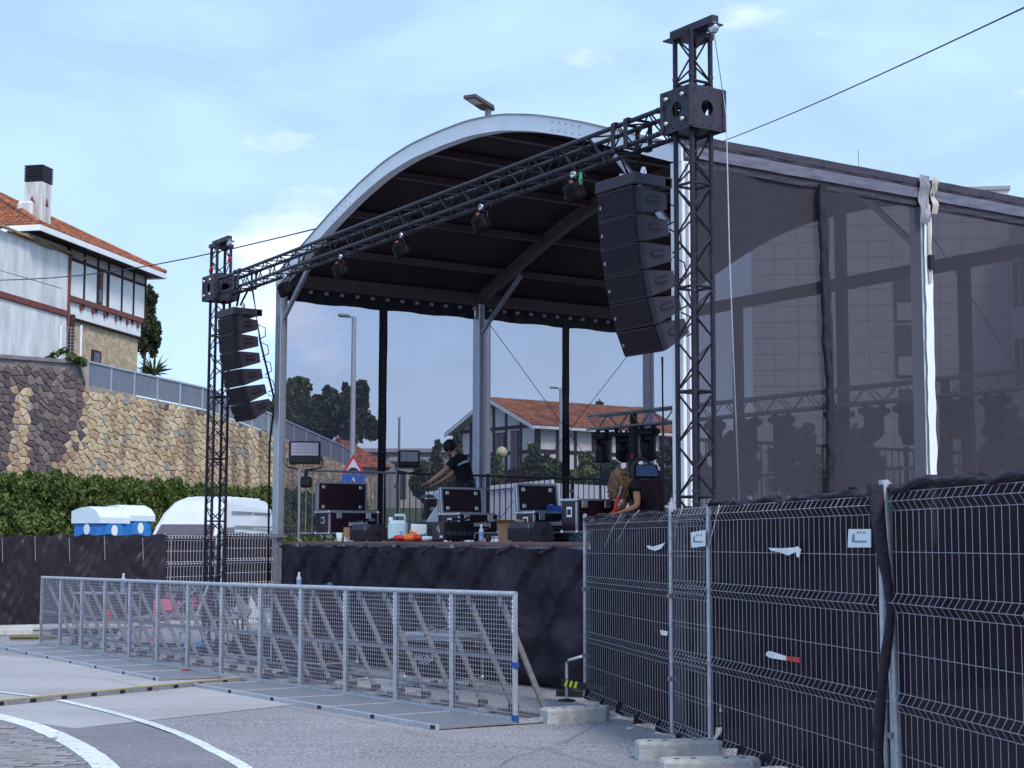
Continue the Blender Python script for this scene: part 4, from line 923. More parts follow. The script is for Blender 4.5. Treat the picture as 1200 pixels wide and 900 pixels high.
def pan(A, B_, lab, grp='mesh panels of the near fence'):
    d = Vector((B_.x-A.x, B_.y-A.y)); return fence_panel(d.length, lab, (A.x, A.y, g(A.y)), atan2(d.y, d.x), grp)
pan(gA, gC, 'galvanised mesh fence panel farthest along the near fence, next to the stage')
pan(gB, gE, 'middle galvanised mesh fence panel with the torn white tape and paper sign')
pan(Vector((2.27, 9.5, 0)), gF, 'nearest galvanised mesh fence panel running out of the picture on the right')
privacy(gA, gC, 'black privacy net on the farthest near fence panel, ragged along the ground', .06, 3)
privacy(gC+Vector((.0, 0, 0)), gE, 'black privacy net on the middle fence panel behind the paper sign', .07, 8)
privacy(Vector((2.235, 9.60, 0)), gF, 'black privacy net on the nearest fence panel at the right edge', .06, 13, .05, 2.0)
# twisted net end hanging round the thick post
t = E('net_end', 'loose twisted end of black net hanging in front of the thick post', 'net', (2.235, 9.50, 0), 0)
def tw(u, v):
    a = v*2*pi; z = 1.98*(1-u)+.02; wx_ = .05+.03*abs(nz(u*5, 1, 1)) if u > .25 else .09-.1*u; xo = -.055+.085*math.exp(-((u-.36)/.16)**2)+.01*sin(u*14)
    return (xo+cos(a)*wx_*.55, -.04+sin(a)*.018, z)
MB().grid(tw, 40, 10).build('twisted_cloth', MATS['hem'], t)
MB().tube((2.300, 9.49, .05), (2.240, 9.49, 2.03), .031, 14).build('fence_post', GAL, None, label='thick shiny post between the middle and nearest fence panels', cat='post')
# concrete feet
def foot(px, py, rz, label, w=.68, d=.24, h=.14, dz=0):
    p = at_g(px, py); t = E('concrete_block', label, 'concrete block', (p.x, p.y, g(p.y)), rz, 'concrete feet of the near fence')
    m = MB(); pts = [(-w/2, -d*.30), (-w/2+.07, -d/2), (w/2-.07, -d/2), (w/2, -d*.30), (w/2, d*.30), (w/2-.07, d/2), (-w/2+.07, d/2), (-w/2, d*.30)]
    n = 8; vs = [(x, y, 0.001) for x, y in pts]+[(x, y, h-.02) for x, y in pts]+[(x*.965, y*.92, h) for x, y in pts]
    m.add(vs, [tuple(range(7, -1, -1)), tuple(range(16, 24))]+[(k*8+i, k*8+(i+1) % 8, k*8+8+(i+1) % 8, k*8+8+i) for k in (0, 1) for i in range(8)]); m.build('block', CONC, t)
    for x in (-.24, -.12, .12, .24): MB().lathe([(.022, 0), (.022, .002), (.01, .0025)], (x, 0, h), 10).build('post_hole', BLK, t)
foot(674, 846, radians(28), 'pale concrete foot under the far end post of the near fence')
foot(797, 889, radians(8), 'concrete foot under the second post of the near fence')
foot(832, 912, radians(8), 'nearest concrete foot, cut off by the bottom edge of the picture', .7)
foot(1050, 1010, radians(0), 'concrete foot below the frame under the thick post')
# things caught in or tied to the fence
def onfence(A, B_, px, py, off=-.05):
    d = (Vector((B_.x-A.x, B_.y-A.y, 0))).normalized(); n_ = Vector((d.y, -d.x, 0)); r = ray(px, py); t_ = (A+n_*(-off)).dot(n_) ; k = (t_)/(r.x*n_.x+r.y*n_.y)
    p = Vector((0, 0, CZ))+r*k; return p, d, n_
def patch(name, pts_px, mat, A, B_, label, cat, off=-.05, parent=None, thick=.004):
    P_ = [onfence(A, B_, x, y, off)[0] for x, y in pts_px]; n_ = onfence(A, B_, *pts_px[0])[2]; c = sum(P_, Vector())/len(P_)
    return MB().prism([p-c for p in P_], n_*thick).build(name, mat, parent, label=label, cat=cat, loc=c if not parent else None), c, n_
PAP = M('paper', (.74, .78, .80), .6, 0, .04, 9)
for pts, lab, A, B_ in (([(995, 620), (1021, 620), (1021, 641.5), (994, 641.5)], 'white laminated paper sign with faded blue print on the middle fence panel', gB, gE), ([(810, 624), (827, 621), (827, 640), (811, 642)], 'small white paper sign beside the post of the far fence panel', gA, gC)):
    o, c, n_ = patch('paper_sign', pts, PAP, A, B_, lab, 'paper sign')
    x0, y0 = pts[0]; w_ = pts[1][0]-x0; h_ = pts[2][1]-y0; INK = M('faded_blue_ink', (.10, .27, .42), .6); INKD = M('pencil_ink', (.2, .24, .3), .6)
    def mk(nm, q, mat): 
        P_ = [onfence(A, B_, x, y, -.056)[0]-c for x, y in q]; MB().prism(P_, n_*.001).build(nm, mat, o)
    mk('print', [(x0+w_*.13, y0+h_*.72), (x0+w_*.23, y0+h_*.72), (x0+w_*.23, y0+h_*.2), (x0+w_*.14, y0+h_*.38)], INK)
    for k, (u, v, ww) in enumerate(((.35, .14, .08), (.5, .12, .05), (.63, .15, .09))): mk('print', [(x0+w_*u, y0+h_*(v+.1)), (x0+w_*(u+ww), y0+h_*(v+.1)), (x0+w_*(u+ww), y0+h_*v), (x0+w_*u, y0+h_*v)], INKD)
    for k in range(9):
        u = .27+.06*k; mk('print', [(x0+w_*u, y0+h_*.74), (x0+w_*(u+.035), y0+h_*.74), (x0+w_*(u+.035), y0+h_*(.60+.03*(k % 3))), (x0+w_*u, y0+h_*(.62+.03*(k % 2)))], INKD)
WTP = M('white_tape', (.78, .80, .80), .5)
patch('torn_tape', [(901, 642), (915, 642.5), (932, 641.5), (935, 640), (939, 644), (937, 653), (934.5, 653), (933, 646.5), (924, 651), (914, 647), (904, 645.5)], WTP, gB, gE, 'torn white tape hanging on the middle fence panel', 'tape')
patch('torn_tape', [(758, 639), (766, 640.5), (780, 636), (775, 643), (768, 645.5), (760, 643)], WTP, gA, gC, 'torn white tape scrap high on the far fence panel', 'tape')
o, c, n_ = patch('striped_tape', [(899, 764), (903, 763), (922, 769), (922, 774), (903, 771), (898, 768)], WTP, gB, gE, 'red and white tape scrap low on the middle fence panel', 'tape')
patch('tape_end', [(922, 769), (939, 770.5), (937, 774), (939, 777), (922, 774)], RED, gB, gE, None, None, -.052, None)
bpy.data.objects[-1] if False else None
o2 = [x for x in bpy.data.objects if x.name.startswith('tape_end')][0]; o2.parent = o; o2.location = o2.location-o.location
o, c, n_ = patch('striped_tape', [(774, 738), (783, 740), (782, 745), (775, 744)], WTP, gA, gC, 'tiny red and white tape scrap at mid height on the far fence panel', 'tape')
# cable ties over the top
for k, (pts, A, B_) in enumerate((([(728, 603), (719, 617), (709, 640)], gA, gC), ([(749, 598), (735, 612), (724, 634)], gA, gC), ([(800, 594), (793, 612), (790, 632)], gA, gC), ([(843, 592), (838, 612), (831, 640)], gB, gE))):
    P_ = [onfence(A, B_, x, y, -.06)[0] for x, y in pts]; c = P_[0]
    MB().path([p-c for p in P_], .0035, 5).build('cable_tie', PWH, None, label=['long white cable tie nearest the far end of the near fence', 'second long white cable tie on the far fence panel', 'white cable tie beside the second fence post', 'white cable tie just right of the third fence post'][k], cat='cable tie', loc=c)
# back fence behind the left tower
q0, q1, q2 = at_y(193, 627, 37.3), at_y(260, 624.5, 39.5), at_y(327, 622, 41.8)
for A, B_, lab in ((q0, q1, 'distant mesh fence panel left of the left truss tower, in front of the van'), (q1, q2, 'distant mesh fence panel right of the left truss tower with a small label')):
    d = Vector((B_.x-A.x, B_.y-A.y)); H = .5*(A.z+B_.z)-g(A.y)+.0
    fence_panel(d.length, lab, (A.x, A.y, g(A.y)), atan2(d.y, d.x), 'distant mesh panels behind the left tower', H, .13, .007)
    privacy(Vector((A.x, A.y, 0)), Vector((B_.x, B_.y, 0)), 'black net behind the '+lab[:60].split(',')[0], .15, A.x, .1, H-.05)

# ================================================================ TENT
def arch(x, inner=False):
    d = abs(x-TW/2); tab = [(0, 7.18), (.75, 7.165), (1.5, 7.075), (2.25, 6.90), (3.0, 6.67), (3.9, 6.345), (4.965, 5.955), (5.3, 5.83)]
    for (a, za), (b_, zb) in zip(tab[:-1], tab[1:]):
        if a <= d <= b_+1e-6: t = (d-a)/(b_-a); z = za+(zb-za)*t; break
    else: z = tab[-1][1]
    return z-(.20 if inner else 0)
def archs(x, inner=False): return (arch(x-.15, inner)+arch(x, inner)+arch(x+.15, inner))/3 if .3 < x < TW-.3 else arch(x, inner)
tent = E('stage_tent', 'big open fronted event tent with curved roof, white front arch and dark net sides', 'tent', (L1.x, L1.y, 0), SRZ)
def archband(y0, y1, mat, name, label=None, ext=0.0, th=.2, n=60):
    m = MB(); xs_ = [-.10+(TW+.20)*i/n for i in range(n+1)]; vs = []
    for x in xs_:
        xc = min(max(x, 0), TW); zt = archs(xc)+ext; vs += [(x, y0, zt), (x, y0, zt-th), (x, y1, zt-th), (x, y1, zt)]
    fs = []
    for i in range(n): fs += [(4*i+k, 4*i+(k+1) % 4, 4*i+4+(k+1) % 4, 4*i+4+k) for k in range(4)]
    fs += [(3, 2, 1, 0), tuple(4*n+k for k in range(4))]
    m.add(vs, fs); return m.build(name, mat, tent, label=label)
ab = archband(-.07, .07, WHT, 'front_arch', 'white curved front arch')
archband(-.085, .09, GALD, 'arch_rim', None, .018, .02)
for x in (2.15, 7.9):   # splice plates with bolts
    m = MB()
    for i in range(5):
        xx = x-.28+.14*i
        for dz in (.05, .15): m.lathe([(.002, -.010), (.008, -.008), (.009, 0)], (xx, -.07, archs(xx)-dz), 8, 'Y')
    m.build('bolt', GALD, ab)
for y in (BAY, 2*BAY): archband(y-.06, y+.06, RAF, 'rafter', None, -.02, .20)
m = MB(); n = 60; m.grid(lambda u, v: (-.12+(TW+.24)*u, -.02+v*(2*BAY+.04), archs(min(max(-.12+(TW+.24)*u, 0), TW))-.012), n, 6)
o = m.build('roof_lining', ROOFU, tent)
m = MB(); m.grid(lambda u, v: (-.12+(TW+.24)*u, .08+v*(2*BAY+.06), archs(min(max(-.12+(TW+.24)*u, 0), TW))+.02), n, 6); m.build('roof_sheet', ROOFT, tent)
for x in (.9, 2.0, 3.3, 4.3, 5.63, 6.7, 8.0, 9.05):
    for k in range(2): MB().bb(x-.045, x+.045, .06+k*BAY+.01, BAY*(k+1)-.06, archs(x)-.13, archs(x)-.03).build('purlin', RAF, tent)
# columns
def column(x, y, mat, z0=.0, w=.20, d=.12):
    c = MB().bb(x-w/2, x+w/2, y-d/2, y+d/2, DECK+.1, archs(min(max(x, 0), TW))-.19, .008).build('column', mat, tent)
    m = MB(); m.bb(x-w/2-.012, x+w/2+.012, y-.018, y+.018, DECK+.1, EAVE); m.build('keder_track', ALD, c)
    MB().bb(x-.14, x+.14, y-.10, y+.10, DECK+.06, DECK+.1).build('base_plate', GALD, c)
    MB().bb(x-.06, x+.06, y-.05, y+.05, g(25), DECK+.06).build('support_leg', GALD, c)
    return c
for y in (0, BAY, 2*BAY):
    column(0, y, ALU if y < BAY+1 else ALD); column(TW, y, WHT)
# eave beams, valance and brackets on the left side
for k in range(2):
    y0, y1 = BAY*k+.07, BAY*(k+1)-.07
    MB().bb(-.09, .07, y0, y1, EAVE, EAVE+.215).build('eave_beam', RAF, tent); MB().bb(TW-.07, TW+.09, y0, y1, EAVE, EAVE+.215).build('eave_beam', RAF, tent)
    m = MB(); m.grid(lambda u, v: (-.045+.012*sin(u*70), y0+(y1-y0)*u, EAVE-.22+.24*v+.01*sin(u*23)), 60, 2); m.build('valance', TARP, tent)
    for i in range(13): y = y0+.12+i*.285; MB().bb(.055, .09, y-.03, y+.03, EAVE-.085, EAVE-.035).build('bracket', ALD, tent)
    # right side: gutter cover in three bands
    for z0, z1, mt, xo in ((EAVE-.02, EAVE+.07, EAVD, .10), (EAVE+.07, EAVE+.20, EAVG, .13), (EAVE+.20, EAVE+.33, EAVD, .11)):
        ya, yb = BAY*k+(.10 if k else -.04), BAY*(k+1)-.06
        m = MB(); m.grid(lambda u, v: (TW+xo+.012*nz(u*14, v*2, z0), ya+(yb-ya)*u, z0+(z1-z0-.003)*v+.006*nz(u*9, 1, z0)), 60, 3, False)
        m.bb(TW+.0, TW+xo-.02, ya, yb, z0, z1-.004); m.build('gutter_cover', mt, tent)
# back gable: beam, posts
MB().bb(.08, TW-.08, 2*BAY-.06, 2*BAY+.06, EAVE-.02, EAVE+.17).build('gable_beam', RAF, tent)
for i, x in enumerate((TW*.25, TW*.5, TW*.75)):
    MB().bb(x-.09, x+.09, 2*BAY-.05, 2*BAY+.05, DECK+.06, EAVE-.03 if i != 1 else archs(x)-.22).build('gable_post', RAF, tent)
# nets
def netpanel(name, fn, mat, lab=None): return MB().grid(fn, 40, 24).build(name, mat, tent, label=lab)
for k in range(2):
    y0, y1 = BAY*k+.02, BAY*(k+1)-.02
    netpanel('side_net', lambda u, v: (-.06+.02*nz(u*4, v*3, k)+.012*nz(u*16, v*1.5, k), y0+(y1-y0)*u, DECK+.05+(EAVE-.2-DECK)*v), NETL)
    netpanel('side_net', lambda u, v: (TW+.085+.03*nz(u*4, v*3, k+5)+.012*nz(u*18, v*1.2, k), y0+(y1-y0)*u, DECK-.1+(EAVE+.09-DECK)*v), NETR)
def gz_(x): return archs(min(max(x, 0), TW))-.21
netpanel('gable_net', lambda u, v: (.05+(TW-.1)*u, 2*BAY+.08+.02*nz(u*8, v*3, 3), DECK+.02+(gz_(.05+(TW-.1)*u)-DECK)*v), NETL)
# black overlaps of the net at the middle of each bay, left side
for k in range(2):
    y = BAY*(k+.5); w_ = .075
    m = MB(); m.grid(lambda u, v: (-.02+.012*nz(v*9, u*2, k), y-w_+2*w_*u+.012*nz(v*4, 0, k+3), DECK+.02+(EAVE-.18-DECK)*v), 6, 50); m.grid(lambda u, v: (-.035+.012*nz(v*9, u*2, k), y-w_+2*w_*u, DECK+.02+(EAVE-.18-DECK)*v), 2, 50); m.build('net_overlap', TARP, tent)
    m = MB()
    for i in range(34): m.lathe([(.008, -.004), (.008, .004)], (0.0, y+.03*nz(i*1.1, 0, 0), DECK+.15+i*.11), 6, 'X')
    m.build('eyelet', GALD, tent)
# rolled black strip on the right side, middle of the first bay
yst = sx(957, 400, TW).y
m = MB(); m.grid(lambda u, v: (TW+.17+.045*cos(2*pi*u)+.012*nz(v*22, u*3, 1), yst+(.065+.03*nz(v*6, 0, 2))*sin(2*pi*u)+.03*sin(v*5)+.018*nz(v*30, u*4, 3), DECK-.05+(EAVE-DECK+.06)*v), 14, 120); m.build('rolled_net', TARP, tent)
# second right column outside: white flapping edge, ratchet strap, wrapped cloth
y2 = BAY
m = MB(); m.grid(lambda u, v: (TW+.14+.01*nz(v*12, 0, 0), y2-.06+.13*u+(.018*nz(v*16, u, 2)), DECK+(EAVE-DECK-.12)*v), 3, 60); m.build('white_flap', WHT, tent)
m = MB(); m.bb(TW+.15, TW+.165, y2-.02, y2+.03, EAVE-.95, EAVE+.0); m.build('ratchet_strap', M('beige_strap', (.45, .40, .36), .7), tent)
MB().bb(TW+.15, TW+.20, y2-.03, y2+.05, EAVE-.80, EAVE-.62, .008).build('ratchet_buckle', BLK, tent)
for j, (ya, yb, mt, nm) in enumerate(((y2-.15, y2+.03, GALD, 'wrapped_cloth'), (y2+.06, y2+.16, M('beige_strap', (.45, .40, .36), .7), 'wrapped_cloth'))):
    m = MB(); m.grid(lambda u, v: (TW+.16+.03*nz(u*3, v*5, j)+.02*sin(v*9), ya+(yb-ya)*u+.035*nz(v*5, j, 1), EAVE-.10*(1 if j else 2.4)+(.45+.14*(1-j))*v), 6, 16); m.build(nm, mt, tent)
# knee braces
def brace(a, c_): MB().bar(a, c_, .05, .07).build('knee_brace', ALD, tent)
a, c_ = st(336, 374, 0), st(363, 311, 0); brace((.06, 0, a.z), (c_.x, 0, c_.z))
a, c_ = st(575, 388, BAY), st(611, 322, BAY); brace((.08, BAY, a.z), (c_.x, BAY, c_.z))
c_ = st(722, 182, 0); brace((c_.x, 0.0, c_.z), (TW-.08, 0, EAVE-.75)); brace((TW-1.0, BAY, archs(TW-1.0)-.2), (TW-.08, BAY, EAVE-.45))
# bracing cables
def cab(a, c_, r=.006): MB().tube(a, c_, r, 5).build('bracing_cable', BLK, tent)
cab((.04, BAY+.15, EAVE-.25), (.04, 2*BAY-.15, DECK+.1)); cab((.04, 2*BAY-.15, EAVE-.25), (.04, BAY+.15, DECK+.1))
cab((TW-.03, BAY+.15, EAVE-.2), (TW-.03, 2*BAY-.1, DECK+.3)); cab((.1, BAY+.05, EAVE+.08), (TW*.42, BAY, archs(TW*.42)-.33), .008)

# ================================================================ STAGE
stage = E('stage', 'black stage platform with brown board edge under the tent', 'stage', (L1.x, L1.y, 0), SRZ)
X0, X1, Y0, Y1 = .14, TW-.14, .14, 2*BAY-.12
nx, ny = 5, 7; dx, dy = (X1-X0)/nx, (Y1-Y0)/ny
bd_ = MB().box((0, 0, 0), (dx-.006, dy-.006, .03), None, .003).mesh('deck_board'); bd_.materials.append(DKT)
for i in range(nx):
    for j in range(ny): o = ob('deck_board', bd_, stage); o.location = (X0+dx*(i+.5), Y0+dy*(j+.5), DECK-.016)
MB().bb(X0-.01, X1, Y0-.03, Y0-.005, DECK-.045, DECK-.002).build('edge_board', WDK, stage)
MB().bb(X0, X1, Y0+.005, Y0+.06, DECK-.14, DECK-.047).build('frame_rail', GALD, stage)
for i in range(7): x = .5+1.53*i; MB().bb(x-.03, x+.03, Y0-.045, Y0+.01, DECK-.085, DECK-.045).build('clamp', ALD, stage)
for i in range(6):
    for j in range(4): MB().tube((X0+.1+i*(X1-X0-.2)/5, Y0+.3+j*(Y1-Y0-.4)/3, -.25), (X0+.1+i*(X1-X0-.2)/5, Y0+.3+j*(Y1-Y0-.4)/3, DECK-.04), .024, 6).build('leg', GALD, stage)
sk = E('stage_skirt', 'black netting skirt hanging in slanting folds below the stage front', 'skirt', (L1.x, L1.y, 0), SRZ)
def skirt(u, v):
    x = -.02+(TW+.02)*u; z = -.1+(DECK-.075+.1)*v; s_ = (x+.95*(1.5-z))/1.02; f = s_-math.floor(s_)
    w_ = .09*(f**.8)*(v**.5)*(1 if v > .25 else v/.25)+.05*nz(x*2.2, z*1.5, 4)*(1-v*.5)+.10*nz(x*.9, z*3.2, 8)*(1-v)+.05*abs(nz(x*1.6+z*2, z*5, 6))*(1-v)+.018*nz(x*6, z*5, 1)
    if v < .1: w_ -= .10*(1-v/.1)
    return (x, Y0-.06-w_, z+.015*sin(x*6)*(1 if v > .95 else 0))
MB().grid(skirt, 300, 60).build('net_cloth', NETF, sk)
MB().grid(lambda u, v: (-.03+.02*nz(u*8, v*4, 1), Y0-.05+(Y1-Y0)*u, -.25+(DECK-.05+.25)*v), 60, 10).build('net_cloth', NETF, sk)
MB().grid(lambda u, v: (TW+.03+.02*nz(u*8, v*4, 1), Y0-.05+(Y1-Y0)*u, -.1+(DECK-.05+.1)*v), 60, 10).build('net_cloth', NETF, sk)
m = MB()
for i in range(11): x = .85+.93*i; m.grid(lambda u, v: (x-.16+.36*u, Y0-.09-.04*sin(pi*v)-.02*nz(u*7, v*5, i), DECK-.18+.06*v+.10*u+.02*nz(u*6, i, 1)), 10, 4)
m.build('tied_fold', MATS['hem'], sk)
# railings
def railing(L, mat, label, loc, rz):
    t = E('railing_panel', label, 'railing', loc, rz, 'railing panels round the stage'); m = MB(); n = int(L/.112)
    for z in (.12, 1.12): MB().tube((0, 0, z), (L, 0, z), .019, 8).build('rail', mat, t)
    for x in (.0, L): MB().tube((x, 0, .0), (x, 0, 1.16), .021, 8).build('post', mat, t)
    bm__ = None
    for i in range(1, n):
        if bm__ is None: bm__ = MB().tube((0, 0, .12), (0, 0, 1.12), .0085, 6).mesh('bar'); bm__.materials.append(mat)
        o = ob('bar', bm__, t); o.location = (i*L/n, 0, 0)
    for z in (.35, .9): MB().box((L, 0, z), (.07, .05, .05)).build('clamp', GALD, t)
    return t
RLD = M('railing_dark', (.075, .065, .085), .5, .3)
RLL = 1.78
for k in range(4): railing(RLL-.03, ALD if k == 0 else RLD, ['pale railing panel nearest the left front column, with floodlight above', 'dark railing panel left of the middle column', 'dark railing panel just right of the middle column', 'dark railing panel beside the rear left corner'][k], S(.30, .22+k*RLL, DECK).to_tuple(), SRZ+pi/2)
for k in range(4): railing(RLL-.03, RLD, ['dark railing panel on the right side nearest the white front column, behind the net', 'second dark railing panel on the right side behind the net', 'third dark railing panel on the right side behind the net', 'farthest dark railing panel on the right side behind the net'][k], S(TW-.28, .22+k*RLL, DECK).to_tuple(), SRZ+pi/2)
for k in range(5): railing(1.82, RLD, ['back railing panel at the left rear corner', 'second back railing panel from the left rear corner', 'middle back railing panel', 'fourth back railing panel', 'back railing panel nearest the right rear corner'][k], S(.45+k*1.86, Y1-.15, DECK).to_tuple(), SRZ)

# ================================================================ TRUSSES
def truss(t, a, c_, w=.24, r=.0245, rb=.0095, pitch=.24, mat=TRS, flip=0, hor=False, roll=None):
    a, c_ = Vector(a), Vector(c_); d = (c_-a).normalized(); L = (c_-a).length
    if roll is None: roll = Vector((0, 0, 1)) if abs(d.z) < .9 else Vector((0, 1, 0))
    q = (roll-d*roll.dot(d)).normalized(); p = d.cross(q).normalized()
    cs = [p*(i*w/2)+q*(j*w/2) for i, j in ((-1, -1), (1, -1), (1, 1), (-1, 1))]
    for o_ in cs: MB().tube(a+o_, c_+o_, r, 10).build('chord', mat, t)
    n = max(2, int(L/pitch)); n -= n % 2; st_ = L/n
    for f in range(4):
        o0, o1 = cs[f], cs[(f+1) % 4]
        for k in range(n):
            u, v = (o0, o1) if (k+f+flip) % 2 else (o1, o0)
            MB().tube(a+d*(k*st_+.015)+u, a+d*((k+1)*st_-.015)+v, rb, 6, cap=False).build('lattice_brace', mat, t)
            if hor and k % 4 == 0: MB().tube(a+d*(k*st_)+o0, a+d*(k*st_)+o1, rb*1.5, 6, cap=False).build('cross_tube', mat, t)
    m = MB(); k = 0.0
    while k < L:      # conical couplers and pins where truss lengths join
        for o_ in cs:
            for dz in (-.05, .05): 
                if 0 < k+dz < L: m.tube(a+o_+d*(k+dz-.012), a+o_+d*(k+dz+.012), r*1.18, 8)
        k += 2.0
    m.build('coupler', CHR if mat is not TRS else SLV, t, kind='stuff')
RT = st(813, 400, -1.22); RTx, RTy = RT.x-.12, -1.10        # right tower centre in stage coordinates
pl = at_y(257, 400, 25.7); dl = Vector((pl.x, pl.y))-L1; LTx, LTy = dl.dot(AX), dl.dot(AY)
def tower(x, y, ztop, label, flip):
    w0 = S(x, y); gz = g(w0.y); t = E('truss_tower', label, 'truss tower', (w0.x, w0.y, gz), SRZ); H = ztop-gz
    truss(t, (0, 0, .12), (0, 0, H-.08), .24, .0245, .0095, .245, TRS, flip, True)
    hd = MB(); hd.bb(-.36, .36, -.08, .08, H-.075, H-.062).build('head_plate', SLV, t)
    MB().bb(-.30, .34, -.04, .04, H-.06, H+.02, .004).build('head_beam', SLV, t)
    MB().bb(-.12, .12, -.17, .17, H-.14, H-.078).build('head_block', BLK, t)
    MB().lathe([(.02, -.03), (.06, -.03), (.06, .03), (.02, .03)], (.30, 0, H-.09), 12, 'Y').build('pulley', CHR, t)
    MB().bb(-.30, .30, -.30, .30, .02, .10, .01).build('base_frame', BLK, t)
    for a in range(4):
        dx_, dy_ = ((1, -1), (1, 1), (-1, 1), (-1, -1))[a]
        OR = .95 if flip else .24
        MB().bar((dx_*.2, dy_*.2, .14), (dx_*OR, dy_*OR, .14), .06).build('outrigger', BLK, t)
        MB().bar((dx_*.15, dy_*.15, 1.15 if flip else .6), (dx_*OR*.85, dy_*OR*.85, .17), .035).build('stay', ALD if flip else BLK, t)
        j = MB().tube((dx_*OR, dy_*OR, .0), (dx_*OR, dy_*OR, .42), .018, 8).build('jack_screw', GAL, t); MB().box((dx_*OR, dy_*OR, .012), (.18, .18, .02)).build('foot_plate', BLK, j)
        MB().path([(dx_*OR, dy_*OR, .42), (dx_*OR+.14, dy_*OR, .45), (dx_*OR+.17, dy_*OR, .45)], .012, 6).build('crank', ALD, j)
    for s_ in (-.14,): MB().bb(-.28, -.14, -.1, .1, .5, .85, .01).build('winch', BLK, t)
    return t, gz, H
def sleeve(t, zc, w=.42, h=.42):
    """hollow square carriage round the tower with a round hole in every side plate"""
    s_ = MB(); 
    for a in range(4):
        R_ = Matrix.Rotation(a*pi/2, 3, 'Z'); n = 20; vs = []; 
        for y in (-w/2, -w/2+.014):
            for k in range(n): an = 2*pi*k/n+pi/4; vs.append(Vector((.075*cos(an), y, zc+.075*sin(an))))
            for k in range(n):
                an = 2*pi*k/n+pi/4; c0, s0 = cos(an), sin(an); q_ = 1/max(abs(c0), abs(s0)); vs.append(Vector((c0*q_*(w/2-.004), y, zc+s0*q_*h/2)))
        vs = [R_ @ (v_-Vector((0, 0, 0))) if True else v_ for v_ in vs]
        fs = []
        for k in range(n):
            k2 = (k+1) % n; fs += [(k, k2, n+k2, n+k), (2*n+k2, 2*n+k, 3*n+k, 3*n+k2), (k2, k, 2*n+k, 2*n+k2), (n+k, n+k2, 3*n+k2, 3*n+k)]
        s_.add(vs, fs)
    s_.build('sleeve_block', SLV, t)
    for i, j in ((-1, -1), (1, -1), (1, 1), (-1, 1)): MB().box((i*(w/2), j*(w/2), zc), (.045, .045, h*.99), None, .012).build('corner_post', SLV, t)
    m = MB()
    for a in range(4):
        R_ = Matrix.Rotation(a*pi/2, 3, 'Z')
        for k in range(4):
            for e_ in (-1, 1):
                for p_ in ((-.15+.10*k, e_*.175), (e_*.175, -.15+.10*k)): v_ = R_ @ Vector((p_[0], -w/2-.002, p_[1])); m.box((v_.x, v_.y, zc+v_.z), (.010, .010, .010))
    m.build('plate_hole', BLK, t)
    m = MB()
    for i in (-.12, .12):
        for j in (-.12, .12): m.lathe([(.004, -.05), (.02, -.045), (.024, -.02), (.014, 0)], (i, -w/2, zc+j), 8, 'Y')
    m.build('chrome_bolt', CHR, t)
    m = MB(); m.bb(-w/2+.02, w/2-.02, -w/2+.02, w/2-.02, zc-h/2+.02, zc-h/2+.03); m.bb(-.085, .085, -.085, .085, zc-h/2+.03, zc+h/2-.03); m.build('plate_and_shade_core', BLK, t)  # inner floor plate plus a black core added so the holes look dark
tR, gR, HR = tower(RTx, RTy, 6.66, 'tall dark truss tower on the right in front of the white tent column', 0)
tL, gL, HL = tower(LTx, LTy, 6.62, 'dark truss tower on the left with the smaller looking speaker array', 1)
ZT = 5.78; sleeve(tR, ZT-gR+.02); sleeve(tL, 5.80-gL)
for t_, z_ in ((tL, 6.06-gL), (tL, 6.22-gL)): MB().box((-.12 if z_ < 6.2-gL else .13, -.12 if z_ < 6.2-gL else .1, z_+.06), (.05, .06, .10), Matrix.Rotation(.5, 3, 'Y'), .01).build('red_tie', RED, t_)
# main truss between the towers
pa, pb = S(LTx, LTy, 5.80), S(RTx, RTy, ZT); dd = (pb-pa).normalized(); bt = E('main_truss', 'long dark lattice truss spanning between the two towers across the stage front', 'truss', pa.to_tuple())
truss(bt, dd*.26, (pb-pa)-dd*.27, .24, .0245, .0095, .265, TRS, 0)
# wide straps round the truss over the speaker arrays
def strap(k, lab=None):
    c_ = dd*k; px_ = dd; up = Vector((0, 0, 1)); sd_ = dd.cross(up).normalized()
    m = MB(); w_ = .035
    ring = [(-.15, -.15), (.15, -.15), (.15, .15), (-.15, .15)]
    for i in range(4):
        a, b_ = ring[i], ring[(i+1) % 4]; A_ = c_+sd_*a[0]+up*a[1]; B_ = c_+sd_*b_[0]+up*b_[1]
        m.prism([A_-px_*w_, A_+px_*w_, B_+px_*w_, B_-px_*w_], ((sd_*(a[0]+b_[0])+up*(a[1]+b_[1])).normalized()*.008))
    m.build('webbing_strap', BLK, bt)
Lt = (pb-pa).length
kR = Lt-1.05; 
for k in (kR-.08, kR+.14, .98, 1.16): strap(k)
# safety wire, long guys
def wire(name, lab, pts, r, mat=BLK, cat='cable'):
    pts = [Vector(p) for p in pts]; c = pts[0]; return MB().path([p-c for p in pts], r, 5).build(name, mat, None, label=lab, cat=cat, loc=c.to_tuple())
top = S(RTx+.30, RTy, 6.60); wire('winch_cable', 'thin pale winch cable running down beside the right tower', [top, at_y(851, 135, top.y-.15), at_y(855, 300, top.y-.2), at_y(866, 586, top.y-.3)], .006, GAL)
p0, p1 = at_y(795, 185, 40), at_y(1215, 2, 19)
MB().tube((0, 0, 0), (0, 0, p0.z+.15-g(40)), .09, 8, .06).build('utility_pole', GALD, None, label='slim utility pole behind the tent carrying the overhead cable', cat='pole', loc=(p0.x, p0.y, g(40)))
wire('overhead_cable', 'thin cable crossing the sky from the right tower to the upper right corner', [p0.lerp(p1, k/10)-Vector((0, 0, .10*sin(pi*k/10))) for k in range(11)], .012)
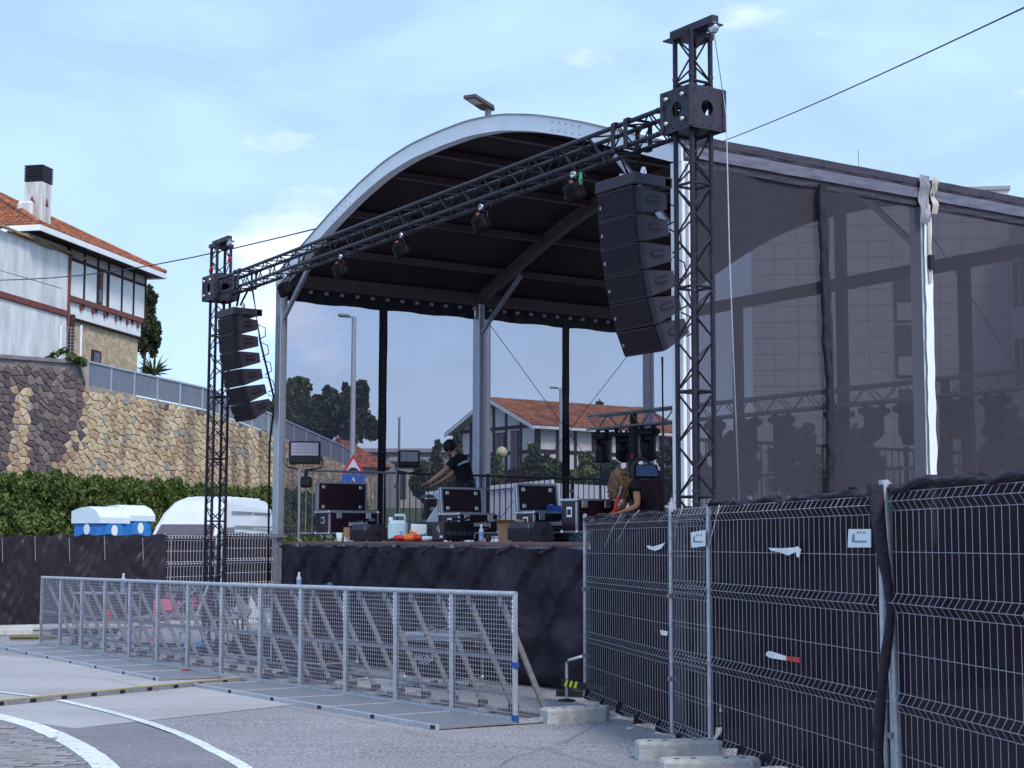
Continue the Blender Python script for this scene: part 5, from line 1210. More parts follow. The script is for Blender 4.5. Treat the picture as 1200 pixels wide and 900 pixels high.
p0, p1 = at_y(-30, 329, 52), at_y(395, 262, 33); wire('overhead_cable', 'thin cable crossing the sky in front of the villa towards the tent roof', [p0.lerp(p1, k/10)-Vector((0, 0, .35*sin(pi*k/10))) for k in range(11)], .016)
p0, p1 = at_y(-30, 308, 50), at_y(72, 338, 61); wire('overhead_cable', 'short sagging cable on the white wall of the villa', [p0, p0.lerp(p1, .5), p1], .014)

# ================================================================ SPEAKER ARRAYS
def line_array(label, loc, rz):
    t = E('line_array', label, 'speaker array', loc, rz, 'line arrays hanging from the main truss')
    W_, HF, HB, DP = .61, .268, .155, .40
    fr = MB(); fr.bb(-W_/2-.02, W_/2+.02, -.02, .10, -.10, .02, .01); fr.build('rigging_frame', SPK, t)
    MB().bb(W_/2-.07, W_/2+.0, .10, .50, -.085, .02, .006).build('rigging_bar', SLV, t); MB().bb(-W_/2, -W_/2+.07, .10, .50, -.085, .02, .006).build('rigging_bar', SLV, t)
    MB().bb(-W_/2, W_/2, .40, .48, -.08, .01, .006).build('rigging_bar', SLV, t)
    for x in (-.18, .18): MB().lathe([(.03, 0), (.035, .05), (.02, .10)], (x, .22, .02), 8).build('shackle', CHR, t)
    y, z = 0., -.115; ang = [2.5, 5.5, 9, 13, 18, 24]
    for a in ang:
        R_ = Matrix.Rotation(radians(-a), 3, 'X') if False else Matrix.Rotation(radians(a), 3, 'X')
        # local: y back, z down from the hinge; front edge leans backwards going down
        def T(p): 
            v_ = Vector(p); c_, s_ = cos(radians(a)), sin(radians(a)); return Vector((v_.x, y+v_.y*c_-v_.z*s_, z+v_.y*s_+v_.z*c_))
        poly = [(0, 0), (0, -HF), (.06, -HF), (DP, -(HF+HB)/2-.0), (DP, -(HF-HB)/2), (.06, 0)]
        m = MB(); m.prism([T((-W_/2, p_[0]+.012, p_[1]-.006)) for p_ in poly], (W_, 0, 0)); cb = m.build('speaker_cabinet', SPK, t)
        for s_ in (-1, 1):
            x = s_*(W_/2)
            m = MB(); m.prism([T((x, .015, -.004)), T((x, .015, -HF+.004)), T((x, .075, -HF+.008)), T((x, .075, -.008))], (s_*.012, 0, 0)); m.build('rigging_plate', BLK, cb)
            m = MB(); m.prism([T((x, .24+a_, -HF/2+b__)) for a_, b__ in ((-.075, -.025), (-.055, -.048), (.055, -.048), (.075, -.025), (.075, .025), (.055, .048), (-.055, .048), (-.075, .025))], (s_*.003, 0, 0)); hb = m.build('handle', BLK, cb)
            m = MB(); m.prism([T((x, .155, -HF/2-.013)), T((x, .325, -HF/2-.013)), T((x, .325, -HF/2+.013)), T((x, .155, -HF/2+.013))], (s_*.012, 0, 0)); m.build('grip_bar', SPK, cb)
        n_ = 1
        m = MB(); m.prism([T((-W_/2+.015, .004, -.012)), T((-W_/2+.015, .004, -HF+.016)), T((W_/2-.015, .004, -HF+.016)), T((W_/2-.015, .004, -.012))], tuple((T((0, -.012, 0))-T((0, 0, 0)))));
        for k in range(24):
            x = -W_/2+.03+k*(W_-.06)/23; m.add([T((x-.004, -.012, -.02)), T((x+.004, -.012, -.02)), T((x+.004, -.012, -HF+.025)), T((x-.004, -.012, -HF+.025))], [(0, 1, 2, 3)])
        m.build('grille', GRL, cb)
        m = MB(); m.prism([T((-W_/2+.01, -.010, -.002)), T((W_/2-.01, -.010, -.002)), T((W_/2-.01, -.010, -.012)), T((-W_/2+.01, -.010, -.012))], (0, -.004, 0)); m.build('trim_edge', SLV, cb)
        m = MB(); m.prism([T((-W_/2+.05, -.013, -HF*.60)), T((-W_/2+.075, -.013, -HF*.60)), T((-W_/2+.075, -.013, -HF*.48)), T((-W_/2+.05, -.013, -HF*.48))], (0, -.002, 0)); m.build('badge', ALD, cb)
        p_ = T((0, 0, -HF-.018)); y, z = p_.y, p_.z
    # cable loops behind
    m = MB(); 
    for k in range(5): m.path([(W_/2-.05, .44+.05*k, -.22-.28*k), (W_/2-.02, .56+.05*k, -.27-.28*k), (W_/2-.02, .57+.06*k, -.40-.28*k), (W_/2-.05, .47+.06*k, -.46-.28*k)], .009, 5)
    m.build('link_cable', BLK, t)
    return t
ZA = 5.32
ax_ = st(746, 300, RTy-.16).x; arr = line_array('large black speaker array of six cabinets beside the right tower, curving down', S(ax_-.34, RTy-.16, ZA).to_tuple(), SRZ)
ky = LTy-.1; axl = st(273, 420, ky-.1).x; pL_ = S(axl-.32, ky-.1, 5.34)
arr2 = clone(arr, pL_.to_tuple(), SRZ, 'speaker array of six cabinets hanging next to the left tower against the sky')
for arr_, ky_, k_ in ((arr, kR, 0), (arr2, 1.07, 1)):
    c_ = Vector(arr_.location); m = MB(); tp_ = pa+dd*ky_-Vector((0, 0, .14)); an = Vector(S(0, 0)-S(0, -.2))
    cc = c_+Vector((AY.x, AY.y, 0))*.22
    for s_ in (-.18, .18): q_ = cc+Vector((AX.x, AX.y, 0))*s_*.4+Vector((0, 0, .10)); m.path([Vector(tp_)+Vector((AX.x, AX.y, 0))*s_-cc, q_-cc], .018, 6)
    m.build('hanging_sling', BLK, None, label=['black sling carrying the right speaker array', 'black sling carrying the left speaker array'][k_], cat='sling', loc=cc.to_tuple())
pc = at_y(322, 350, 25.6); wire('speaker_cable', 'black multicore cable dropping from the left speaker array to the ground', [at_y(296, 340, 25.7), at_y(305, 400, 25.7), at_y(322, 470, 25.6), at_y(316, 520, 25.6), at_y(314, 690, 25.6)], .018)
wire('speaker_cable', 'black cable hanging below the right speaker array beside the white column', [at_y(776, 418, 16.5), at_y(777, 500, 16.6), at_y(777, 600, 16.6)], .014)

# ================================================================ LIGHTS
def moving_head(label, loc, rz, tilt=.5, group='moving head lights on the rear truss', big=1., col=False):
    t = E('moving_light', label, 'stage light', loc, rz, group)
    m = MB(); m.bb(-.17, .17, -.11, .11, -.19, -.10, .02); [m.bb(x-.025, x+.025, -.07, .07, -.11, -.06, .01) for x in (-.14, -.05, .05, .14)]; m.build('base', BLK, t)
    MB().prism([(-.13, 0, -.19), (.13, 0, -.19), (.10, 0, -.30), (-.10, 0, -.30)], (0, .07, 0)).build('neck', BLK, t)
    for x in (-.12, .12): MB().lathe([(.02, -.02), (.045, -.02), (.045, .02), (.02, .02)], (x, 0, -.055), 10, 'Y').build('clamp', BLK, t)
    for s_ in (-1, 1): MB().bb(s_*.115-.025, s_*.115+.02, -.05, .06, -.46, -.19, .015).build('yoke_arm', BLK, t)
    R_ = Matrix.Rotation(tilt, 3, 'X'); h_ = MB(); h_.lathe([(.05, .15), (.11, .12), (.125, .02), (.135, -.10), (.15, -.17), (.14, -.19), (.03, -.185)], (0, 0, 0), 14)
    h_.v = [tuple(R_ @ Vector(v_)+Vector((0, 0, -.42))) for v_ in h_.v]; h_ = h_.build('head', BLK, t)
    l = MB().lathe([(.005, -.192), (.10, -.192), (.10, -.188), (.005, -.188)], (0, 0, 0), 14); l.v = [tuple(R_ @ Vector(v_)+Vector((0, 0, -.42))) for v_ in l.v]; l.build('lens', GLASS, h_)
    m = MB()
    for k in range(5): m.lathe([(.108, .09-.035*k), (.113, .085-.035*k), (.108, .08-.035*k)], (0, 0, 0), 14)
    m.v = [tuple(R_ @ Vector(v_)+Vector((0, 0, -.42))) for v_ in m.v]; m.build('cooling_ring', SLV, h_)
    for s_ in (-.2, .2): MB().bb(s_-.03, s_+.03, -.05, .05, -.16, -.08, .01).build('connector', BLK, t)
    return t
def par_can(label, loc, rz, col):
    t = E('wash_light', label, 'stage light', loc, rz, 'wash lights under the main truss'); t.scale = (.85, .85, .85); MB().lathe([(.02, -.02), (.045, -.02), (.045, .02), (.02, .02)], (0, 0, -.05), 10, 'Y').build('clamp', CHR, t)
    MB().path([(-.15, 0, -.28), (-.15, 0, -.14), (0, 0, -.09), (.15, 0, -.14), (.15, 0, -.28)], .010, 6).build('yoke', BLK, t)
    R_ = Matrix.Rotation(radians(38), 3, 'X') @ Matrix.Rotation(radians(0), 3, 'Y'); m = MB().lathe([(.05, .12), (.11, .09), (.12, .06), (.125, .0), (.14, -.01), (.145, -.09), (.13, -.11), (.03, -.105)], (0, 0, 0), 14)
    m.v = [tuple(R_ @ Vector(v_)+Vector((0, 0, -.27))) for v_ in m.v]; b_ = m.build('body', M('lamp_black', (.006, .005, .007), .6, spec=.12), t)
    m = MB().lathe([(.01, .10), (.026, .10), (.026, .15), (.01, .15)], (.03, 0, 0), 8); m.v = [tuple(R_ @ Vector(v_)+Vector((0, 0, -.27))) for v_ in m.v]; m.build('plug', col if col is GRNP else M('plug_brown', (.30, .10, .05), .5), t)
    MB().path([(0, .05, -.15), (.10, .08, -.02), (.16, .05, -.10)], .008, 5).build('power_lead', BLK, t); return t
for px, py, lab, cl_ in ((330, 335, 'wash light at the left end of the main truss in front of the tent column', ORG), (396, 304, 'second wash light from the left under the main truss', ORG), (468, 282, 'third wash light from the left under the main truss', ORG), (563, 250, 'fourth wash light from the left with orange plug under the main truss', ORG), (672, 213, 'wash light with green tape nearest the right speaker array', ORG)):
    best = min(((abs(((lambda q: 600+F*q.x/q.y)(pa+dd*k))-px), k) for k in np.arange(.3, Lt, .02))); q = pa+dd*best[1]
    t = par_can(lab, (q.x, q.y, q.z-.13), SRZ+random.uniform(-.3, .3), cl_)
    if px == 672: MB().bb(.10, .13, -.01, .02, -.20, -.04).build('tape', GRNP, t)
# rear truss with fixtures
RY = 6.15; a0 = st(694, 496, RY); ZR = a0.z; rp0, rp1 = S(a0.x, RY, ZR), S(TW+3.2, RY, ZR); rt = E('rear_truss', 'silver lattice truss carrying stage lights at the back of the stage', 'truss', rp0.to_tuple()); rd = (rp1-rp0)
RTR = M('rear_truss_alu', (.33, .32, .37), .5, .5, .1, 8)
truss(rt, (0, 0, 0), rd, .24, .022, .009, .30, RTR, 1)
rdn = rd.normalized()
def rear_k(px): return min(((abs((600+F*(rp0+rdn*k).x/(rp0+rdn*k).y)-px), k) for k in np.arange(0, rd.length, .02)))[1]
labs = {706: 'leftmost moving light on the rear truss, hanging straight', 731: 'second moving light on the rear truss with its head turned towards us', 760: 'moving light on the rear truss just right of the black lift post', 838: 'moving light behind the right tower, seen through the net', 878: 'moving light seen through the net right of the right tower', 917: 'moving light with flared head left of the rolled net strip', 984: 'moving light just right of the rolled net strip behind the net', 1026: 'large round headed moving light left of the net covered column', 1066: 'moving light partly behind the net covered column', 1122: 'moving light with fanned fins right of the white column', 1168: 'rightmost moving light near the right edge of the picture'}
for k, (px, lab) in enumerate(labs.items()):
    q = rp0+rdn*rear_k(px); moving_head(lab, (q.x, q.y, q.z-.12), SRZ+[.1, .9, .3, .0, .5, .2, .8, 1.1, .2, 1.0, .1][k], [.05, 1.1, .35, .2, .6, .05, 1.2, 1.5, .6, 1.3, -.5][k]); 
def lift_post(px, lab):
    q = rp0+rdn*rear_k(px); t = E('truss_lift', lab, 'lift', (q.x, q.y, DECK), SRZ)
    MB().bb(-.07, .07, -.06, .06, .05, ZR-DECK-.14, .01).build('outer_mast', BLK, t); MB().bb(-.045, .045, -.045, .045, ZR-DECK-.14, ZR-DECK+.1).build('inner_mast', BLK, t)
    for s_ in ((1, 0), (-1, 0), (0, 1), (0, -1)): MB().bar((0, 0, .08), (s_[0]*.7, s_[1]*.7, .05), .05).build('leg', BLK, t)
    MB().bb(-.1, .1, -.14, -.06, .7, .95, .02).build('winch', BLK, t); MB().bb(.02, .08, -.075, -.06, ZR-DECK-.7, ZR-DECK-.62).build('label_plate', RED, t); return t
lift_post(743, 'black telescopic lift post carrying the left end of the rear truss'); lift_post(1110, 'black telescopic lift post seen through the net near the right edge')
# floodlights standing on the left railing
def flood(px, py, w_, h_, label, lamp_, rz):
    s_ = sx(px, py, .30); t = E('floodlight', label, 'floodlight', S(.30, s_.y, DECK+1.14).to_tuple(), rz)
    MB().bb(-w_/2, w_/2, -.07, .07, .02+.06, .08+h_, .02).build('housing', BLK, t)
    MB().bb(-w_/2+.04, w_/2-.04, -.078, -.068, .06+h_*.42, .05+h_, .004).build('lens_panel', lamp_, t)
    m = MB(); nx_, nz_ = 10, 4
    for i in range(nx_+1): x = -w_/2+.04+(w_-.08)*i/nx_; m.bb(x-.004, x+.004, -.084, -.079, .06+h_*.42, .05+h_)
    for j in range(nz_+1): z = .06+h_*.42+(h_*.58-.01)*j/nz_; m.bb(-w_/2+.04, w_/2-.04, -.0845, -.0795, z-.004, z+.004)
    m.build('lens_grid', GALD, t)
    m = MB()
    for i in range(12): x = -w_/2+.03+(w_-.06)*i/11; m.bb(x-.006, x+.006, .07, .12, .06, .04+h_)
    m.build('cooling_fin', BLK, t); MB().path([(-w_/2-.02, 0, h_*.45), (-w_/2-.03, 0, .03), (0, 0, -.02), (w_/2+.03, 0, .03), (w_/2+.02, 0, h_*.45)], .014, 6).build('bracket', BLK, t)
    return t
LN = M('led_array', (.42, .42, .55), .3); 
frz = atan2(-.0, 1)+.12
flood(357, 535, .50, .36, 'wide floodlight with pale LED panel on the railing beside the left column', LN, frz); flood(479, 540, .36, .28, 'smaller floodlight with bright LED dots on the railing beside the black net seam', LN, frz+.05)
s_ = sx(362, 555, .30); t = E('speaker_cube', 'small black box clamped under the rail below the wide floodlight', 'box', S(.30, s_.y-.05, DECK+.93).to_tuple(), .1); MB().box((0, 0, 0), (.19, .19, .17), None, .03).build('body', BLK, t); MB().bb(-.03, .03, -.03, .03, .085, .21).build('clamp', BLK, t)

# ================================================================ FLIGHT CASES AND GEAR ON THE STAGE
LOGO = M('logo_white', (.75, .76, .8), .5)
def flight_case(label, px, ly, xw, yl, h, lid=None, wheels=True, logo=True, z0=DECK, lidh=.42, pxh=610, tiltl=.12, world=None, rz=None, group='flight cases on the stage'):
    """near corner (max x, min y) is seen at column px; long side runs along the depth"""
    if world is None: xm = st(px, pxh, ly).x; w0 = S(xm-xw/2, ly+yl/2, z0); rz = SRZ
    else: w0 = world
    t = E('flight_case', label, 'flight case', w0.to_tuple(), rz, group); zb = .125 if wheels else .0; e = .022
    MB().bb(-xw/2, xw/2, -yl/2, yl/2, zb, zb+h).build('body', CSB, t)
    m = MB()
    for sx_ in (-1, 1):
        for sy_ in (-1, 1): m.bb(sx_*(xw/2-e)-.0 if sx_ < 0 else xw/2-e, sx_*(xw/2+.004) if sx_ > 0 else -xw/2+e, sy_*(yl/2+.004) if sy_ > 0 else -yl/2+e, yl/2-e if sy_ > 0 else -yl/2-.004, zb, zb+h)
    for z in (zb, zb+h):
        for s_ in (-1, 1):
            m.bb(-xw/2-.005, xw/2+.005, s_*yl/2-(.004 if s_ < 0 else e), s_*yl/2+(.005 if s_ > 0 else e), z-e*.6, z+e*.6); m.bb(s_*xw/2-(.005 if s_ < 0 else e), s_*xw/2+(.005 if s_ > 0 else e), -yl/2+.001, yl/2-.001, z-e*.55, z+e*.55)
    m.build('edge_profile', ALU, t)
    m = MB()
    for s_ in (-1, 1):
        for q in (-1, 1):
            for z in (zb, zb+h): m.box((s_*(xw/2), q*(yl/2), z), (.055, .055, .055), None, .02)
    m.build('corner', CHR, t)
    for s_ in (-1, 1):     # recessed butterfly latches and handles
        hd = MB().bb(-.055, .055, s_*(yl/2)-.004, s_*(yl/2)+.006, zb+h*.45, zb+h*.78, .003).build('recessed_handle', CHR, t); MB().bb(-.035, .035, s_*(yl/2+.006)-.002, s_*(yl/2+.006)+.002, zb+h*.52, zb+h*.70).build('grip', BLK, hd)
    for q in (-.3, .3):
        if h > .2: l_ = MB().bb(xw/2-.002, xw/2+.008, q*yl-.045, q*yl+.045, zb+h-.10, zb+h-.01, .003).build('latch', CHR, t)
    if wheels:
        for s_ in (-1, 1):
            for q in (-1, 1):
                x, y = s_*(xw/2-.08), q*(yl/2-.10); w_ = MB().lathe([(.01, -.018), (.045, -.018), (.05, 0), (.045, .018), (.01, .018)], (x, y, .05), 12, 'Y').build('wheel', M('wheel_grey', (.10, .12, .2), .5), t); MB().bb(x-.03, x+.03, y-.026, y-.019, .05, zb).build('fork', CHR, w_)
    if logo:
        text(t, 'sonidoj', min(.115, yl*.155), LOGO, (xw/2+.007, .08*yl, zb+h*.46), (pi/2, 0, pi/2), 'logo', .001, .002); MB().bb(xw/2+.001, xw/2+.004, yl*.02, yl*.22, zb+h*.20, zb+h*.23).build('logo_underline', ALD, t)
        MB().bb(xw/2+.001, xw/2+.006, yl*.5-.17, yl*.5-.06, zb+h*.58, zb+h*.72).build('address_plate', ALD, t)
    if lid is not None:
        ly0, ly1, xo = lid; L = MB(); R_ = Matrix.Rotation(-tiltl, 3, 'Y')
        def P(y, z, x=0): v_ = R_ @ Vector((x, 0, z)); return (xo+v_.x, y, zb+h+.02+v_.z)
        lb = MB().prism([P(ly0, 0), P(ly1, 0), P(ly1, lidh), P(ly0, lidh)], (-.05, 0, 0)).build('lid', CSB, t)
        m = MB()
        for a, b_ in (((ly0, 0), (ly1, 0)), ((ly0, lidh), (ly1, lidh)), ((ly0, 0), (ly0, lidh)), ((ly1, 0), (ly1, lidh))): m.bar(P(a[0], a[1], .0), P(b_[0], b_[1], .0), .03, .03); m.bar(P(a[0], a[1], -.055), P(b_[0], b_[1], -.055), .02, .02)
        m.build('lid_edge', ALU, lb); m = MB()
        for y in (ly0+.10, ly1-.10):
            for z in (.07, lidh-.07): m.box(P(y, z, .006), (.012, .055, .055), R_, .004)
        m.build('lid_fitting', CHR, lb)
    return t
c1 = flight_case('flight case on wheels with its lid standing open, nearest the left column', 386, .42, .46, .86, .33, (-.44, .42, -.16), True, True, DECK, .45, 610, .0)
c2 = flight_case('flight case with open lid in front of the man', 538, 1.0, .52, .66, .27, (-.33, .36, -.20), True, True, DECK+.0, .36)
c3 = flight_case('flight case with tilted open lid right of the middle column', 626, .9, .40, .62, .26, (-.33, .31, -.14), True, True, DECK, .36)
flight_case('closed black flight case beside the end of the near fence', 676, .75, .32, .6, .40, None, True, False)
c4 = flight_case('tall narrow rack case with white packing on top beside the hands of the man', 513, 1.75, .35, .42, .62, None, False, False, DECK+.05)
m = MB(); m.grid(lambda u, v: (-.25+.5*u, -.30+.6*v, .70+.06*nz(u*5, v*5, 1)-.05*(abs(u-.5)*2)**3), 14, 14); q = Vector(c4.location); m.build('packing_foam', PAP, None, label='crumpled white packing sheet lying on the tall rack case', cat='packing', loc=(q.x, q.y, q.z-.02), rz=SRZ)
s_ = st(500, 600, 1.5); b = MB(); b.prism([(-.1, 0, 0), (.2, 0, 0), (.2, 0, .45)], (0, .25, 0)); b.build('white_wedge', PAP, None, label='white sloping panel leaning against the left side of the tall rack case', cat='panel', loc=S(s_.x-.05, 1.5, DECK+.12).to_tuple(), rz=.1)
m = MB().bb(-.22, .22, -.3, .3, 0, .3, .05); m.build('grey_bag', M('grey_bag', (.12, .12, .14), .8), None, label='grey soft bag left of the tall rack case on the stage', cat='bag', loc=S(st(490, 600, 1.4).x, 1.5, DECK).to_tuple(), rz=SRZ)
def monitor(label, px, ly):
    xm = st(px, 625, ly).x; t = E('stage_monitor', label, 'monitor speaker', S(xm-.28, ly+.15, DECK).to_tuple(), SRZ, 'wedge monitor speakers on the stage edge')
    prof = [(-.15, .012), (-.15, .17), (-.10, .25), (.10, .25), (.17, .19), (.19, .012)]; MB().prism([(-.28, y, z) for y, z in prof], (.56, 0, 0)).build('cabinet', SPK, t)
    MB().prism([(-.26, -.153, .03), (.26, -.153, .03), (.26, -.153, .165), (-.26, -.153, .165)], (0, -.006, 0)).build('grille', GRL, t)
    MB().prism([(.281, -.02, .08), (.281, .07, .08), (.281, .07, .15), (.281, -.02, .15)], (.004, 0, 0)).build('handle', GRL, t); MB().bb(.19, .20, -.156, -.15, .03, .22).build('badge', ALD, t)
    for x in (-.24, .24): MB().bb(x-.02, x+.02, -.1, .1, 0, .014).build('foot', BLK, t)
    return t
monitor('grey wedge monitor speaker in front of the left flight case', 431, .30); monitor('grey wedge monitor speaker in front of the right flight case', 624, .32)
# jerry can
s_ = st(463, 630, .32); t = E('jerry_can', 'pale blue translucent plastic jerry can on the stage edge', 'jerry can', S(s_.x, .36, DECK).to_tuple(), .15)
JC = M('jerrycan_plastic', (.56, .72, .78), .35, 0, .05, 5); m = MB(); m.box((0, 0, .15), (.27, .19, .30), None, .045); m.build('body', JC, t)
m = MB(); m.path([(-.04, 0, .29), (-.04, 0, .37), (.09, 0, .375), (.11, 0, .29)], .022, 8); m.build('handle', JC, t); MB().lathe([(.03, 0), (.032, .05), (.026, .055)], (-.10, 0, .29), 10).build('cap', PWH, t)
MB().box((.05, -.096, .10), (.05, .004, .09), None, .001).build('label_sticker', M('sticker_blue', (.3, .45, .65), .5), t)
# cup, carton, box, bottle, cables
t = E('paper_cup', 'white paper cup on the stage edge under the left flight case', 'cup', S(st(398, 632, .28).x, .28, DECK).to_tuple()); MB().lathe([(.04, 0), (.058, .13), (.05, .13)], (0, 0, 0), 12).build('cup', PAP, t)
t = E('carton', 'narrow brown cardboard carton beside the left wedge monitor', 'carton', S(st(406, 630, .34).x, .34, DECK).to_tuple(), .2); MB().box((0, 0, .105), (.085, .08, .21)).build('box', CARD, t); MB().prism([(-.04, -.042, .0), (.04, -.042, .0), (.04, -.042, .07), (.0, -.042, .02), (-.035, -.042, .08)], (0, -.003, 0)).build('torn_label', PAP, t)
t = E('open_carton', 'open brown cardboard box behind the right wedge monitor', 'carton', S(st(598, 625, .62).x, .72, DECK).to_tuple(), SRZ+.3)
m = MB(); W_, H_ = .36, .24
for a, b_, c_, d_ in ((-W_/2, W_/2, -.16, -.155), (-W_/2, W_/2, .155, .16), (-W_/2, -W_/2+.005, -.155, .155), (W_/2-.005, W_/2, -.155, .155)): m.bb(a, b_, c_, d_, 0, H_)
m.bb(-W_/2+.01, W_/2-.01, -.15, .15, .0, .01); m.build('box', CARD, t); m = MB(); m.prism([(-W_/2, -.16, H_), (W_/2, -.16, H_), (W_/2-.02, -.28, H_+.04), (-W_/2+.02, -.28, H_+.04)], (0, 0, .004)); m.prism([(-W_/2, .16, H_), (W_/2, .16, H_), (W_/2, .26, H_+.07), (-W_/2, .26, H_+.07)], (0, 0, .004)); m.build('flap', CARD, t)
t = E('white_carton', 'white carton with a blue print beside the orange connectors', 'carton', S(st(493, 628, .42).x, .42, DECK).to_tuple(), .1); MB().box((-.03, 0, .12), (.22, .16, .24), Matrix.Rotation(.04, 3, 'Y'), .012).build('box', PAP, t); MB().prism([(.0, -.086, .05), (.07, -.086, .06), (.07, -.086, .12), (.03, -.086, .10), (.0, -.086, .11)], (0, -.002, 0)).build('print', BLUE, t)
t = E('power_connectors', 'red and orange industrial plugs on cable lying on the stage edge', 'connectors', S(st(481, 632, .22).x, .22, DECK).to_tuple(), .12)
for x, mt, r_ in ((-.17, RED, .034), (-.03, ORG, .045), (.09, RED, .040)): MB().lathe([(r_*.5, -.07), (r_, -.05), (r_*1.15, -.01), (r_*1.15, .03), (r_*.9, .07)], (x, 0, .05), 12, 'X').build('plug', mt, t)
MB().path([(-.03, 0, .09), (0, .02, .14), (.06, .02, .12), (.10, 0, .07)], .02, 8).build('hook', M('plug_orange', (.8, .28, .06), .4), t); MB().lathe([(.03, -.08), (.038, 0), (.03, .08)], (.23, 0, .04), 10, 'X').build('sleeve', PAP, t); MB().path([(-.25, 0, .04), (-.3, .1, .02), (-.1, .15, .02), (.2, .12, .02)], .014, 6).build('cable', BLK, t)
xm = st(521, 625, .36).x; t = E('power_distro', 'black power distribution box with round sockets and grey end with yellow marks', 'power box', S(xm-.16, .36+.24, DECK).to_tuple(), SRZ)
MB().bb(-.16, .16, -.24, .24, .02, .27, .01).build('body', BLK, t); MB().bb(-.158, .158, -.248, -.24, .02, .265).build('end_plate', SPK, t)
m = MB()
for k in range(5): m.lathe([(.03, 0), (.04, .0), (.04, .02), (.03, .025)], (.16, -.17+.085*k, .10), 12, 'X')
m.build('socket', SLV, t); m = MB(); m.bb(-.03, .0, -.252, -.248, .15, .19); m.bb(.02, .05, -.252, -.248, .12, .18); m.bb(-.01, .02, -.252, -.248, .18, .22); m.build('yellow_mark', YEL, t); MB().bb(.05, .12, -.252, -.248, .05, .08).build('white_mark', PWH, t)
MB().path([(.0, -.1, .27), (.05, .0, .31), (.0, .15, .3), (.1, .22, .34)], .015, 6).build('cable', BLK, t)
def bottle(label, loc, sc_=1., cat='bottle'):
    t = E('water_bottle', label, cat, loc); BT = M('bottle_plastic', (.45, .50, .60), .15, 0, .1, 9); MB().lathe([(.02*sc_, 0), (.034*sc_, .01), (.034*sc_, .15*sc_), (.013*sc_, .20*sc_), (.013*sc_, .22*sc_)], (0, 0, 0), 12).build('body', BT, t)
    MB().lathe([(.035*sc_, .07*sc_), (.0352*sc_, .13*sc_)], (0, 0, 0), 12).build('label_band', M('bottle_label', (.15, .28, .6), .5), t); MB().lathe([(.015*sc_, .21*sc_), (.015*sc_, .235*sc_)], (0, 0, 0), 10).build('cap', PWH, t); return t
bottle('clear water bottle standing on the stage edge near the middle column', S(st(564, 632, .24).x, .24, DECK).to_tuple(), .95)
t = E('blue_crate', 'blue plastic tub on the closed lid right of the third flight case', 'tub', S(st(653, 600, 1.5).x, 1.5, DECK+.30).to_tuple(), SRZ+.4); MB().prism([(-.2, -.14, 0), (.2, -.14, 0), (.24, -.14, .14), (-.10, -.14, .20), (-.24, -.14, .17)], (0, .3, 0)).build('tub', M('tub_blue', (.02, .06, .35), .4), t)
MB().bb(-.35, .35, -.25, .3, -.30, -.005, .02).build('tub_stand', BLK, t)
t = E('yellow_drum', 'yellow cable reel frame behind the closed flight case', 'cable reel', S(st(676, 600, 1.7).x, 1.7, DECK).to_tuple(), SRZ+.2)
for s_ in (-.09, .09): MB().lathe([(.05, -.015), (.17, -.015), (.17, .015), (.05, .015)], (0, s_, .37), 16, 'Y').build('reel_side', YEL, t)
MB().lathe([(.03, -.08), (.08, -.08), (.08, .08), (.03, .08)], (0, 0, .37), 12, 'Y').build('hub', BLK, t); MB().bb(-.1, .1, -.1, .1, 0, .24, .01).build('stand', BLK, t)
t = E('green_dome', 'green rounded plastic case behind the end of the fence', 'case', S(st(697, 600, 1.6).x, 1.6, DECK).to_tuple(), .1); MB().lathe([(.34, 0), (.34, .3), (.33, .38), (.26, .46), (.12, .505), (.01, .51)], (0, 0, 0), 18).build('shell', M('green_plastic', (.03, .22, .18), .45), t)
m = MB(); m.tube((0, 0, 0), (0, 0, 1.25), .012, 6); [m.bar((0, 0, .03), (cos(a)*.25, sin(a)*.25, 0), .02) for a in (0, 2.1, 4.2)]; m.lathe([(.02, -.03), (.03, 0), (.02, .03)], (0, 0, 1.27), 8); m.build('microphone_stand', BLK, None, label='black microphone stand to the left of the crouching woman', cat='stand', loc=S(st(704, 560, 2.2).x, 2.2, DECK).to_tuple())
xm = st(776, 580, 1.6).x; t = E('mixing_desk', 'black cased mixing desk with tilted blue screen beside the right column', 'mixing desk', S(xm-.35, 1.6, DECK).to_tuple(), 0.05)
MB().bb(-.16, .20, -.25, .25, 0, .78, .02).build('case', CSB, t); MB().prism([(-.15, -.1, .79), (.20, -.1, .79), (.17, .08, .98), (-.12, .08, .98)], (0, .03, 0)).build('console', BLK, t); MB().prism([(-.12, -.105, .82), (.17, -.105, .82), (.145, .060, .965), (-.095, .060, .965)], (0, -.004, .002)).build('screen', M('screen_blue', (.06, .10, .20), .2), t)
MB().bb(-.158, .2, -.255, -.25, .10, .13).build('trim', ALD, t)
t = E('cable_coil', 'coiled black cable hanging on the rear lift post', 'cable coil', S(st(753, 575, 3.2).x, 3.2, DECK+1.0).to_tuple(), .1); m = MB()
for k in range(5): r_ = .13+.008*k; m.path([(r_*cos(a*.35), .02*k, r_*1.25*sin(a*.35)) for a in range(19)], .008, 5)
m.build('coil', RLD, t)

